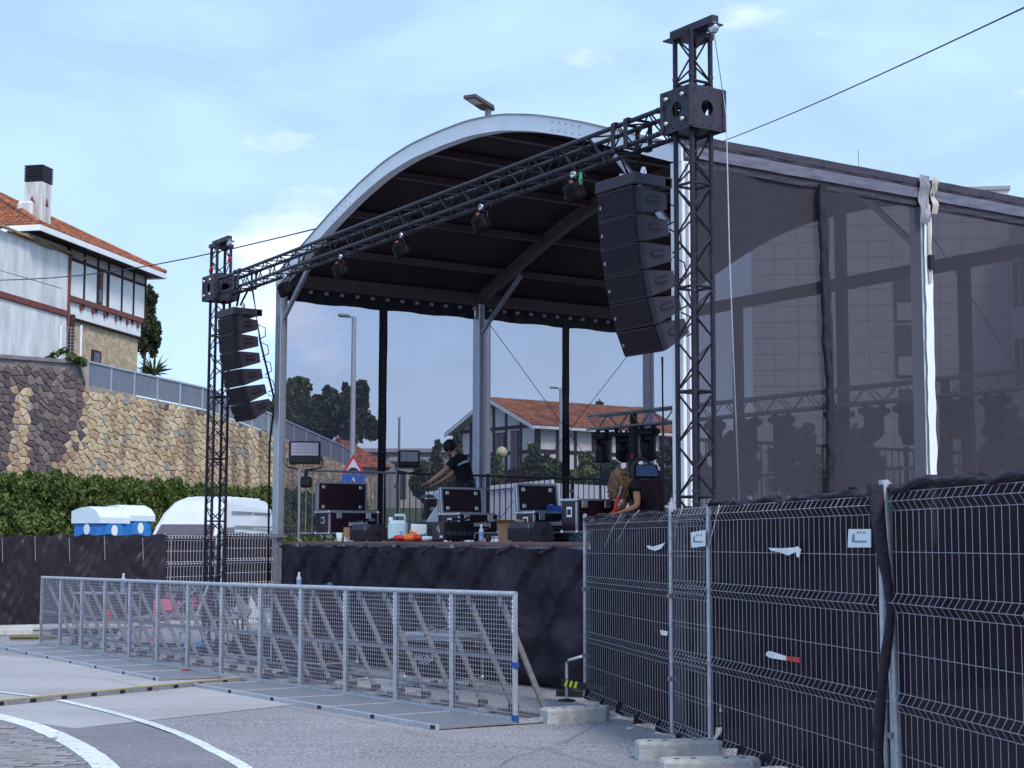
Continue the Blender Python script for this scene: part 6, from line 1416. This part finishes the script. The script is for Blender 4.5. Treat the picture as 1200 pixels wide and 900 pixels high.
# ================================================================ PEOPLE
def person(label, loc, P, kneel=False):
    """P: joint table. One continuous body, clothes and hair as children."""
    t = E('person', label, 'person', loc); pts = []; ed = []; ix = {}
    def a(n, p, r, par=None): ix[n] = len(pts); pts.append(tuple(p)+((r,) if not isinstance(r, tuple) else r)); (ed.append((ix[par], ix[n])) if par else None)
    V_ = lambda k: Vector(P[k])
    a('pel', V_('pel'), (.15, .11)); a('wai', V_('wai'), (.125, .095), 'pel'); a('che', V_('che'), (.15, .105), 'wai'); a('ucb', V_('che').lerp(V_('nek'), .6), (.11, .09), 'che'); a('nek', V_('nek'), .055, 'ucb'); a('nk2', V_('nek').lerp(V_('hed'), .5), .052, 'nek')
    hd = V_('hed'); up = (hd-V_('nek')).normalized(); a('jaw', hd-up*.03, (.072, .078), 'nk2'); a('hed', hd+up*.04, (.080, .092), 'jaw'); a('top', hd+up*.10, (.055, .065), 'hed')
    fc = Vector(P['face']).normalized()
    for s_ in 'LR':
        a('sh'+s_, V_('sh'+s_), .056, 'ucb'); a('el'+s_, V_('el'+s_), .042, 'sh'+s_); mid = V_('el'+s_).lerp(V_('wr'+s_), .4); a('fo'+s_, mid, .040, 'el'+s_); a('wr'+s_, V_('wr'+s_), .026, 'fo'+s_)
        d = (V_('ha'+s_)-V_('wr'+s_)).normalized(); side = d.cross(Vector((0, 0, 1))); side = side.normalized() if side.length > .1 else Vector((1, 0, 0)); pm = V_('wr'+s_)+d*.055; a('pa'+s_, pm, (.034, .016), 'wr'+s_)
        for k, (o_, l_) in enumerate(((-.030, .060), (-.010, .072), (.010, .068), (.028, .052))):
            b0 = pm+side*o_+d*.030; b1 = b0+d*l_*.5+Vector((0, 0, -.006)); b2 = b1+d*l_*.4+Vector((0, 0, -.022)); a('f%d%s' % (k, s_), b0, .0095, 'pa'+s_); a('g%d%s' % (k, s_), b1, .0088, 'f%d%s' % (k, s_)); a('h%d%s' % (k, s_), b2, .0075, 'g%d%s' % (k, s_))
        tb_ = V_('wr'+s_)+d*.03-side*.034; a('t0'+s_, tb_, .012, 'wr'+s_); a('t1'+s_, tb_+d*.035-side*.016+Vector((0, 0, -.012)), .010, 't0'+s_)
        a('hi'+s_, V_('hi'+s_), .088, 'pel'); a('kn'+s_, V_('kn'+s_), .060, 'hi'+s_); a('ca'+s_, V_('kn'+s_).lerp(V_('an'+s_), .35), .056, 'kn'+s_); a('an'+s_, V_('an'+s_), .038, 'ca'+s_); a('to'+s_, V_('to'+s_), (.042, .028), 'an'+s_)
    skin_mesh('body', pts, ed, SKIN, t, 2, 0)
    # face
    rt_ = fc.cross(up).normalized(); m = MB(); c_ = hd+fc*.085
    m.prism([c_+up*.035-fc*.015, c_+rt_*.013-up*.012-fc*.01, c_-rt_*.013-up*.012-fc*.01], fc*.026); m.build('nose', SKIN, t)
    for s_ in (-1, 1):
        q = hd+fc*.078+rt_*s_*.032+up*.035; e_ = MB(); e_.box(q, (.018, .018, .009), None, .003); e_.build('eye', BLK, t); MB().box(hd+rt_*s_*.078+up*.015-fc*.0, (.02, .03, .05), None, .008).build('ear', SKIN, t)
    MB().box(hd+fc*.084-up*.045, (.036, .020, .009), None, .003).build('mouth', M('lips', (.30, .09, .08), .5), t)
    # clothes: lofted torso plus two sleeves, a little larger than the body below
    ws = (V_('shR')-V_('shL')); m = MB(); secs = []
    lat = Vector((ws.x, ws.y, ws.z)).normalized()
    spn = [V_('pel')-Vector((0, 0, .05)), V_('pel').lerp(V_('wai'), .6), V_('wai').lerp(V_('che'), .35), V_('che'), V_('che').lerp(V_('nek'), .55), V_('che').lerp(V_('nek'), .82), V_('nek')]
    rad = [(.185, .145), (.175, .135), (.185, .135), (.215, .145), (.205, .130), (.13, .095), (.070, .068)]; nn = 16; vs = []
    for i, p in enumerate(spn):
        dd_ = (spn[min(i+1, len(spn)-1)]-spn[max(i-1, 0)]).normalized(); l2 = (lat-dd_*lat.dot(dd_)).normalized(); f2 = dd_.cross(l2)
        for k in range(nn): a_ = 2*pi*k/nn; w_ = 1+.05*nz(cos(a_)*2, sin(a_)*2, i*.9); vs.append(p+l2*cos(a_)*rad[i][0]*w_+f2*sin(a_)*rad[i][1]*w_)
    m.add(vs, [(i*nn+k, i*nn+(k+1) % nn, (i+1)*nn+(k+1) % nn, (i+1)*nn+k) for i in range(len(spn)-1) for k in range(nn)], True)
    for s_ in 'LR':
        e_ = V_('sh'+s_).lerp(V_('el'+s_), P.get('sleeve', .5)); c0_ = V_('ucb') if 'ucb' in P else V_('che').lerp(V_('nek'), .5); m.path([c0_.lerp(V_('sh'+s_), .45), V_('sh'+s_).lerp(c0_, .1), V_('sh'+s_).lerp(e_, .5), e_], [.085, .088, .078, .070], 12)
    m.build('tshirt', TSH, t)
    tr = [tuple(V_('pel')-Vector((0, 0, .02)))+(.15, .13)]; te = []
    for s_ in 'LR':
        k = len(tr); tr += [tuple(V_('hi'+s_))+(.102,), tuple(V_('kn'+s_))+(.074,), tuple(V_('an'+s_)+Vector((0, 0, .03)))+(.058,)]; te += [(0, k), (k, k+1), (k+1, k+2)]
    skin_mesh('trousers', tr, te, TRO, t, 2, 0)
    for s_ in 'LR': d = (V_('to'+s_)-V_('an'+s_)); MB().path([V_('an'+s_)-d*.25-Vector((0, 0, .03)), V_('an'+s_)+d*.3-Vector((0, 0, .03)), V_('to'+s_)+d*.05+Vector((0, 0, -.005))], [.045, .05, .036], 10).build('shoe', BLK, t)
    return t, hd, up, fc, rt_
# the man: stands bent over the case, back towards us, facing left
mD = S(st(535, 600, 2.3).x, 2.3, DECK); 
P = dict(pel=(.15, .02, .88), wai=(.13, .0, 1.02), che=(.07, 0, 1.20), nek=(-.03, -.02, 1.37), hed=(-.09, -.02, 1.44), face=(-.80, .25, -.55),
         shL=(-.04, -.19, 1.24), elL=(-.24, -.24, 1.06), wrL=(-.42, -.20, .93), haL=(-.54, -.17, .885), shR=(.07, .19, 1.27), elR=(-.08, .30, 1.08), wrR=(-.30, .26, .93), haR=(-.42, .22, .89),
         hiL=(.14, -.09, .86), knL=(.10, -.10, .48), anL=(.16, -.10, .09), toL=(-.02, -.11, .04), hiR=(.14, .10, .86), knR=(.06, .12, .48), anR=(.10, .12, .09), toR=(-.08, .12, .04), sleeve=.42)
man, hd, up, fc, rt_ = person('man in black t-shirt with white lettering on the back, bending over an open case', (mD.x, mD.y, DECK), P)
m = MB(); vs = []
m.lathe([(.02, -.085), (.085, -.06), (.108, -.01), (.110, .04), (.085, .095), (.03, .118)], (0, 0, 0), 16)
hq = hd-fc*.022+up*.055; R_ = up.to_track_quat('Z', 'Y').to_matrix(); m.v = [tuple(R_ @ (Vector(v_)*(1+.10*nz(v_[0]*30, v_[1]*30, v_[2]*30)))+hq) for v_ in m.v]; m.build('hair', HAIRD, man)
m = MB(); m.box(hd+fc*.045-up*.055, (.085, .085, .055), None, .02); m.build('beard', HAIRD, man)
t = text(man, 'sonidoj', .064, LOGO, (.095, -.205, 1.235), (radians(78), radians(-22), radians(4)), 'back_lettering', .001, .001)
# the woman: crouched, head down, arms forward
wD = S(st(738, 600, 1.35).x, 1.35, DECK)
P = dict(pel=(.24, .05, .33), wai=(.22, .03, .46), che=(.13, 0, .62), nek=(.0, -.01, .74), hed=(-.09, -.03, .775), face=(-.70, -.30, -.65),
         shL=(.07, -.16, .70), elL=(.08, -.22, .44), wrL=(-.10, -.24, .37), haL=(-.22, -.24, .35), shR=(.03, .15, .70), elR=(-.06, .20, .46), wrR=(-.20, .12, .36), haR=(-.3, .08, .33),
         hiL=(.22, -.08, .30), knL=(-.10, -.16, .30), anL=(.12, -.18, .07), toL=(-.06, -.19, .035), hiR=(.22, .14, .30), knR=(-.08, .20, .12), anR=(.34, .20, .06), toR=(.44, .20, .04), sleeve=.30)
wom, hd, up, fc, rt_ = person('woman with long curly light brown hair in a black t-shirt, crouching with her head down', (wD.x, wD.y, DECK), P)
rg = random.Random(4); m = MB(); m.lathe([(.03, -.06), (.095, -.03), (.112, .03), (.095, .085), (.03, .115)], (0, 0, 0), 16); R_ = up.to_track_quat('Z', 'Y').to_matrix(); m.v = [tuple(R_ @ (Vector(v_)*(1+.14*nz(v_[0]*30, v_[1]*30, v_[2]*30)))+hd-fc*.02+up*.05) for v_ in m.v]
for k in range(120):
    a = rg.uniform(0, 6.28); s0 = hd+up*.06-fc*.03+Vector((cos(a)*.085, sin(a)*.09, rg.uniform(-.02, .05))); L_ = rg.uniform(.14, .30); ph = rg.uniform(0, 6.28); 
    m.path([s0+Vector((.03*sin(ph+q*2.1)+.03*(cos(a))*q/5-.01*q/5, .028*cos(ph+q*2.2), -L_*q/6)) for q in range(7)], [.012, .014, .014, .013, .012, .010, .005], 5)
m.build('hair', HAIRB, wom)
q = MB(); q.bb(.04, .09, -.172, -.168, .60, .625); q.build('chest_print', LOGO, wom)
t = E('red_tool', 'red handled tool held in the hands of the crouching woman', 'tool', (wD.x-.22, wD.y-.25, DECK+.33)); MB().tube((0, 0, 0), (.07, 0, .24), .022, 8).build('handle', RED, t); MB().tube((.07, 0, .24), (.10, 0, .36), .010, 8).build('shaft', ALD, t)

# ================================================================ CROWD BARRIERS
FLG = M('barrier_tread', (.25, .26, .30), .5, .4, .3, 60, .5, 120)
def barrier(L, label, loc, rz, plate=True, group='crowd barrier modules'):
    t = E('crowd_barrier', label, 'crowd barrier', loc, rz, group); H = 1.20; e = .03
    for x in (e/2+.003, L-e/2-.003):
        u_ = MB().bb(x-e*.55, x+e*.55, -.022, .022, .03, H-.02, .003).build('upright', GAL, t)
    tr = MB().tube((0.002, 0, H), (L-.002, 0, H), .026, 10).build('top_rail', GAL, t)
    for z in (.60,): MB().bb(e, L-e, .004, .045, z-.02, z+.02).build('mid_rail', GALD, t)
    MB().bb(e, L-e, .004, .035, .26, .285).build('low_rail', GALD, t); MB().bb(e, L-e, -.02, .025, .02, .07).build('bottom_rail', GAL, t)
    m = MB(); n = int((L-2*e)/.046); r_ = .0023
    for i in range(1, n): x = e+(L-2*e)*i/n; m.bar((x, -.012, .06), (x, -.012, H-.02), r_*2)
    nv_ = 25
    for j in range(1, nv_): z = .06+(H-.08)*j/nv_; m.bar((e, -.016, z), (L-e, -.016, z), r_*2)
    m.build('wire_mesh', WIRE, t)
    for x in (L*.27, L*.77):
        br = MB().bar((x, .02, H-.10), (x, .50, .10), .05, .03).build('rear_brace', GALD, t)
        MB().box((x, .52, .06), (.06, .10, .10), None, .01).build('brace_foot', RLD, t)
        MB().bb(x-.03, x+.03, -.01, .015, H-.12, H-.03).build('hinge', GALD, t)
    MB().bb(.0, .045, .03, .56, .01, .05).build('base_rail', GAL, t); MB().bb(L-.045, L-.002, .03, .56, .01, .05).build('base_rail', GAL, t); MB().bb(.05, L-.05, .50, .56, .012, .045).build('base_rail', GALD, t)
    if plate:
        MB().bb(.006, L-.006, -.82, -.03, .008, .035, .002).build('foot_plate', FLG, t)
        MB().bb(.0, L, -.86, -.822, .0, .05, .004).build('plate_edge', GAL, t); MB().bb(-.0, .02, -.82, -.03, .012, .042).build('plate_seam', GAL, t)
        MB().bb(L-.10, L-.02, -.864, -.858, .01, .045).build('edge_plug', BLK, t)
    # white stencilled characters running down the uprights
    for k, z in enumerate((1.13, 1.085, 1.04, .995, .95, .905, .86)):
        w_ = .018 if k % 3 else .022
        MB().bb(L-e-.004, L-e-.004+w_, -.0245, -.0225, z-.016, z+.014-(.006 if k % 2 else 0)).build('stencil', LOGO, t)
    return t
def ground_line(A, B_, n, labels):
    d = Vector((B_.x-A.x, B_.y-A.y)); L = d.length/n; rz = atan2(d.y, d.x); u_ = d.normalized(); first = None
    for i in range(n):
        p = (A.x+u_.x*L*i, A.y+u_.y*L*i); loc = (p[0], p[1], g(p[1])+.004); dz = g(p[1]+u_.y*L)-g(p[1])
        if first is None: c_ = first = barrier(L, labels[i], loc, rz)
        else: c_ = clone(first, loc, rz, labels[i])
        c_.rotation_euler = (0, -math.atan2(dz, L), rz)
    return L, rz
ord_ = ['farthest', 'second', 'third', 'fourth', 'fifth', 'sixth', 'seventh']
b0, b1 = at_g(47, 757), at_g(259, 795.5); r0, r1 = at_g(304.5, 802), at_g(605, 850)
ground_line(b0, b1, 7, ['crowd barrier module at the far left end of the back row']+['%s crowd barrier module from the far left end of the back row' % k for k in ord_[1:6]]+['last crowd barrier module of the back row, next to the yellow edged floor rail'])
Lb, rzb = ground_line(r0, r1, 5, ['crowd barrier module of the front row beside the yellow edged floor rail']+['%s crowd barrier module from the floor rail in the front row' % k for k in ord_[1:4]]+['nearest crowd barrier module, at the right end with open side view of its brace'])
d = Vector((r0.x-b1.x, r0.y-b1.y)); lk = barrier(d.length, 'linking barrier module without foot plate between the two rows', (b1.x, b1.y, g(b1.y)+.004), atan2(d.y, d.x), False); lk.rotation_euler = (0, -math.atan2(g(r0.y)-g(b1.y), d.length), atan2(d.y, d.x))
e_ = (Vector((r1.x-r0.x, r1.y-r0.y))).normalized()
for z, mt, nm in ((.52, M('tape_blue', (.02, .07, .30), .5), 'blue'), (.035, M('tape_blue', (.02, .07, .30), .5), 'blue')): MB().box((0, 0, 0), (.05, .052, .05)).build('tape_mark', mt, None, label='small blue tape mark on the end post of the nearest barrier, %s' % ('half way up' if z > .1 else 'at its foot'), cat='tape', loc=(r1.x-e_.x*.018, r1.y-e_.y*.018, g(r1.y)+z+.03), rz=rzb)
for q in (at_g(124, 769), at_g(219, 789)): MB().box((0, 0, .01), (.14, .07, .02), Matrix.Rotation(.3, 3, 'Z'), .008).build('red_scrap', RED, None, label='red plastic scrap on the barrier foot plate, %s one' % ('far left' if q.y > 22 else 'nearer'), cat='scrap', loc=(q.x, q.y, g(q.y)+.04))
# low rail with yellow edge
q0, q1 = at_g(-60, 834), at_g(304, 797.5); d = Vector((q1.x-q0.x, q1.y-q0.y)); L = d.length; t = E('floor_rail', 'long low metal floor rail with yellow edge running left from the barriers', 'floor rail', (q0.x, q0.y, g(q0.y)), atan2(d.y, d.x))
def gl(u): return g(q0.y+d.y*u)-g(q0.y)
m = MB(); m.prism([(0, 0, .0), (L, 0, gl(1)), (L, 0, gl(1)+.055), (0, 0, .055)], (0, .10, 0)); m.build('rail_body', GALD, t); m = MB(); m.prism([(0, .02, .0565), (L, .02, gl(1)+.0565), (L, .02, gl(1)+.066), (0, .02, .066)], (0, .05, 0)); m.build('yellow_edge', YEL, t)
for k in range(11): u = (k+.5)/11; MB().bb(u*L-.04, u*L+.04, -.004, .0, gl(u)+.012, gl(u)+.048).build('slot', BLK, t)

# ================================================================ THINGS ON THE GROUND BEHIND THE BARRIERS
def gcase(px, py, xw, yl, h, lab, rz, logo=False):
    q = at_g(px, py); return flight_case(lab, 0, 0, xw, yl, h, None, True, logo, world=Vector((q.x, q.y, g(q.y))), rz=rz, group='flight cases on the ground behind the barriers')
t = gcase(520, 806, .75, .55, .46, 'black flight case with white letters on the ground behind the nearest barriers', rzb+.35)
text(t, 'PRO', .13, ALU, (-.10, -.283, .34), (pi/2, 0, 0), 'lettering', .001, .003)
m = MB(); m.bb(-.40, .40, -.30, .30, .60, .66, .02); [m.path([(x, -.2, .66), (x+.06, 0, .72), (x, .2, .66)], .014, 6) for x in (-.25, 0, .22)]; m.build('case_top', ALD, t)
t = gcase(318, 778, 1.0, .7, .34, 'low black case on the ground seen through the first module of the front barrier row', rzb+.2); t = gcase(372, 785, 1.1, .6, .30, 'wide low black case on the ground behind the second front barrier module', rzb+.1)
# tool trolley with bottle and red thing
q = at_g(124, 752); t = E('tool_trolley', 'open metal trolley with shelf standing behind the back row of barriers', 'trolley', (q.x, q.y, g(q.y)), -.3)
for x in (-.55, .55):
    for y in (-.25, .25): MB().tube((x, y, 0.08), (x, y, .92), .018, 8).build('post', ALD, t)
for z in (.35, .88): MB().bb(-.58, .58, -.28, .28, z, z+.035, .01).build('shelf', ALD, t)
MB().bb(-.45, -.05, -.2, .2, .39, .66, .03).build('grey_box', SPK, t)
for x in (-.5, .5): MB().lathe([(.02, -.02), (.06, -.02), (.06, .02), (.02, .02)], (x, -.25, .06), 12, 'Y').build('wheel', BLK, t)
bottle('large water bottle with blue label standing on the trolley shelf', (q.x+.32, q.y-.1, g(q.y)+.915), 1.5)
t2 = E('red_cup_stack', 'red ribbed pot on the lower shelf of the trolley', 'pot', (q.x+.05, q.y-.2, g(q.y)+.385)); MB().lathe([(.09, 0), (.10, .05), (.09, .07), (.10, .12), (.09, .15), (.10, .22), (.02, .23)], (0, 0, 0), 14).build('pot', RED, t2)
q = at_g(222, 765); t = E('work_table', 'folding work table with tools behind the back barrier row', 'table', (q.x, q.y, g(q.y)), -.2)
MB().bb(-.9, .9, -.3, .3, .55, .59).build('table_top', GALD, t); [MB().bar((x, y, 0), (x*.9, y, .55), .03).build('leg', GALD, t) for x in (-.8, .8) for y in (-.25, .25)]
for k, (x, z, lab) in enumerate(((-.38, .60, 'pink ratchet strap hanging over the left side of the work table'), (.18, .62, 'tangled pink ratchet straps on the right side of the work table'))):
    m = MB(); r_ = random.Random(k)
    if k == 0: m.bb(-.10, .02, -.34, -.31, -.45, .25, .01); m.bb(-.10, .22, -.33, -.30, .10, .28, .01)
    for i in range(5): m.path([(r_.uniform(-.2, .3), r_.uniform(-.3, .1), r_.uniform(.0, .35)) for _ in range(4)], .022, 5)
    m.build('pink_strap', PINK, None, label=lab, cat='strap', loc=(q.x+x, q.y, g(q.y)+z), rz=-.2)
m = MB(); m.lathe([(.02, -.12), (.09, -.10), (.11, 0), (.09, .1), (.02, .12)], (0, 0, .1), 12, 'X'); qq = at_g(234, 768); m.build('blue_roll', BLUE, None, label='small blue and white roll lying on the ground under the work table', cat='roll', loc=(qq.x, qq.y, g(qq.y)))
qq = at_g(283, 770); t = E('work_light', 'small grey work light on a stand behind the end of the back barrier row', 'work light', (qq.x, qq.y, g(qq.y)), .4); MB().box((0, 0, .72), (.26, .10, .2), Matrix.Rotation(.5, 3, 'Y'), .03).build('head', ALD, t); MB().tube((0, 0, 0), (0, 0, .65), .015, 6).build('stand', BLK, t); MB().prism([(.1, 0, .62), (.34, 0, .60), (.12, 0, .98)], (0, .02, 0)).build('reflector', PAP, t)
qq = at_g(350, 800); m = MB()
for k in range(4): m.path([(.6*cos(a*.5+k)+.1*k, .35*sin(a*.5+k*.7)+.08*nz(a, k, 0), .02+.015*k) for a in range(15)], .014, 5)
m.build('ground_cable', BLK, None, label='loops of black cable lying on the ground behind the front barriers', cat='cable', loc=(qq.x, qq.y+.6, g(qq.y)))
qq = at_g(100, 745); MB().box((0, 0, .09), (1.3, .5, .1), None, .04).build('strap_roll', BLK, None, label='flat dark bundle with yellow strip on the ground behind the far left barrier', cat='bundle', loc=(qq.x, qq.y, g(qq.y)), rz=.2); qq = at_g(40, 750); MB().box((0, 0, .06), (.9, .22, .08), None, .03).build('cable_ramp', M('ramp_yellow', (.14, .13, .05), .6), None, label='short yellow and black cable ramp at the foot of the tarpaulin fence', cat='cable ramp', loc=(qq.x, qq.y, g(qq.y)), rz=.2)
# things at the foot of the left tent column: bottle and dark pouch standing on a low platform case
qq = at_y(360, 690, 22.5); tz = qq.z; t = E('dark_equipment_case', 'dark equipment case in front of the stage skirt, its top just above the barrier rail', 'flight case', (qq.x, qq.y, g(qq.y)), rzb+.3); MB().bb(-.45, .45, -.3, .3, .0, tz-g(qq.y), .02).build('body', CSB, t); [MB().bb(x-.02, x+.02, -.305, -.3, .1, tz-g(qq.y)-.1).build('edge_profile', ALD, t) for x in (-.4, .4)]
bottle('clear water bottle standing above the barrier rail on the dark equipment case', (qq.x-.12, qq.y, tz), 1.0)
m = MB(); m.box((0, 0, .035), (.34, .14, .07), None, .03); m.build('pouch', BLK, None, label='dark pouch lying beside the bottle on the dark equipment case', cat='pouch', loc=(qq.x+.16, qq.y, tz), rz=.1); MB().box((0, 0, .05), (.10, .08, .08), None, .03).build('teal_glove', M('teal', (.03, .12, .17), .6), None, label='teal glove on the pouch beside the bottle', cat='glove', loc=(qq.x+.32, qq.y-.02, tz), rz=.1)
# outrigger of the right tower with crank foot and hazard tape
A_ = at_g(664, 822); B2 = at_z(760, 800, .35); A_.z = 0
t = E('tower_outrigger', 'black outrigger arm with yellow hazard stripes and silver crank jack', 'outrigger', (A_.x, A_.y, g(A_.y))); d = Vector((S(RTx, RTy).x-A_.x, S(RTx, RTy).y-A_.y, 0)).normalized()
za_ = at_y(664, 800, A_.y).z-g(A_.y); MB().bar(Vector((0, 0, za_))-d*.06, Vector((0, 0, za_))+d*1.5, .075, .075).build('arm', BLK, t)
sd_ = Vector((d.y, -d.x, 0)); sd_ = sd_ if sd_.dot(Vector((0, -1, 0))) > 0 else -sd_
for k in range(3):
    o_ = sd_*.039+Vector((0, 0, za_)); a0_ = d*(.02+.11*k); MB().prism([o_+a0_+Vector((0, 0, -.035)), o_+a0_+d*.055+Vector((0, 0, -.035)), o_+a0_+d*.095+Vector((0, 0, .035)), o_+a0_+d*.04+Vector((0, 0, .035))], sd_*.002).build('hazard_stripe', M('hazard_yellow', (.72, .82, .05), .4), t)
MB().tube((0, 0, .02), (0, 0, za_+.22), .016, 8).build('jack_screw', GAL, t); MB().lathe([(.10, 0), (.09, .02), (.03, .03)], (0, 0, 0), 12).build('foot_plate', BLK, t)
MB().path([(0, 0, za_+.20), (.02, 0, za_+.24), (.17, .02, za_+.28), (.20, .02, za_+.28)], .017, 8).build('crank', GAL, t)
qq = at_g(690, 818); m = MB()
for k in range(3): m.path([(.35*cos(a*.45+k*.4), .18*sin(a*.45+k*.4), .02+.02*k) for a in range(15)], .014, 5)
m.build('ground_cable', BLK, None, label='loops of black cable on the ground by the crank foot', cat='cable', loc=(qq.x, qq.y+.2, g(qq.y)))
qq = at_g(738, 854); MB().box((0, 0, .005), (.05, .035, .01), Matrix.Rotation(.5, 3, 'Z'), .003).build('paper_scrap', PAP, None, label='small white scrap lying on the asphalt in front of the near fence', cat='scrap', loc=(qq.x, qq.y, g(qq.y)))
qq = at_g(470, 812)
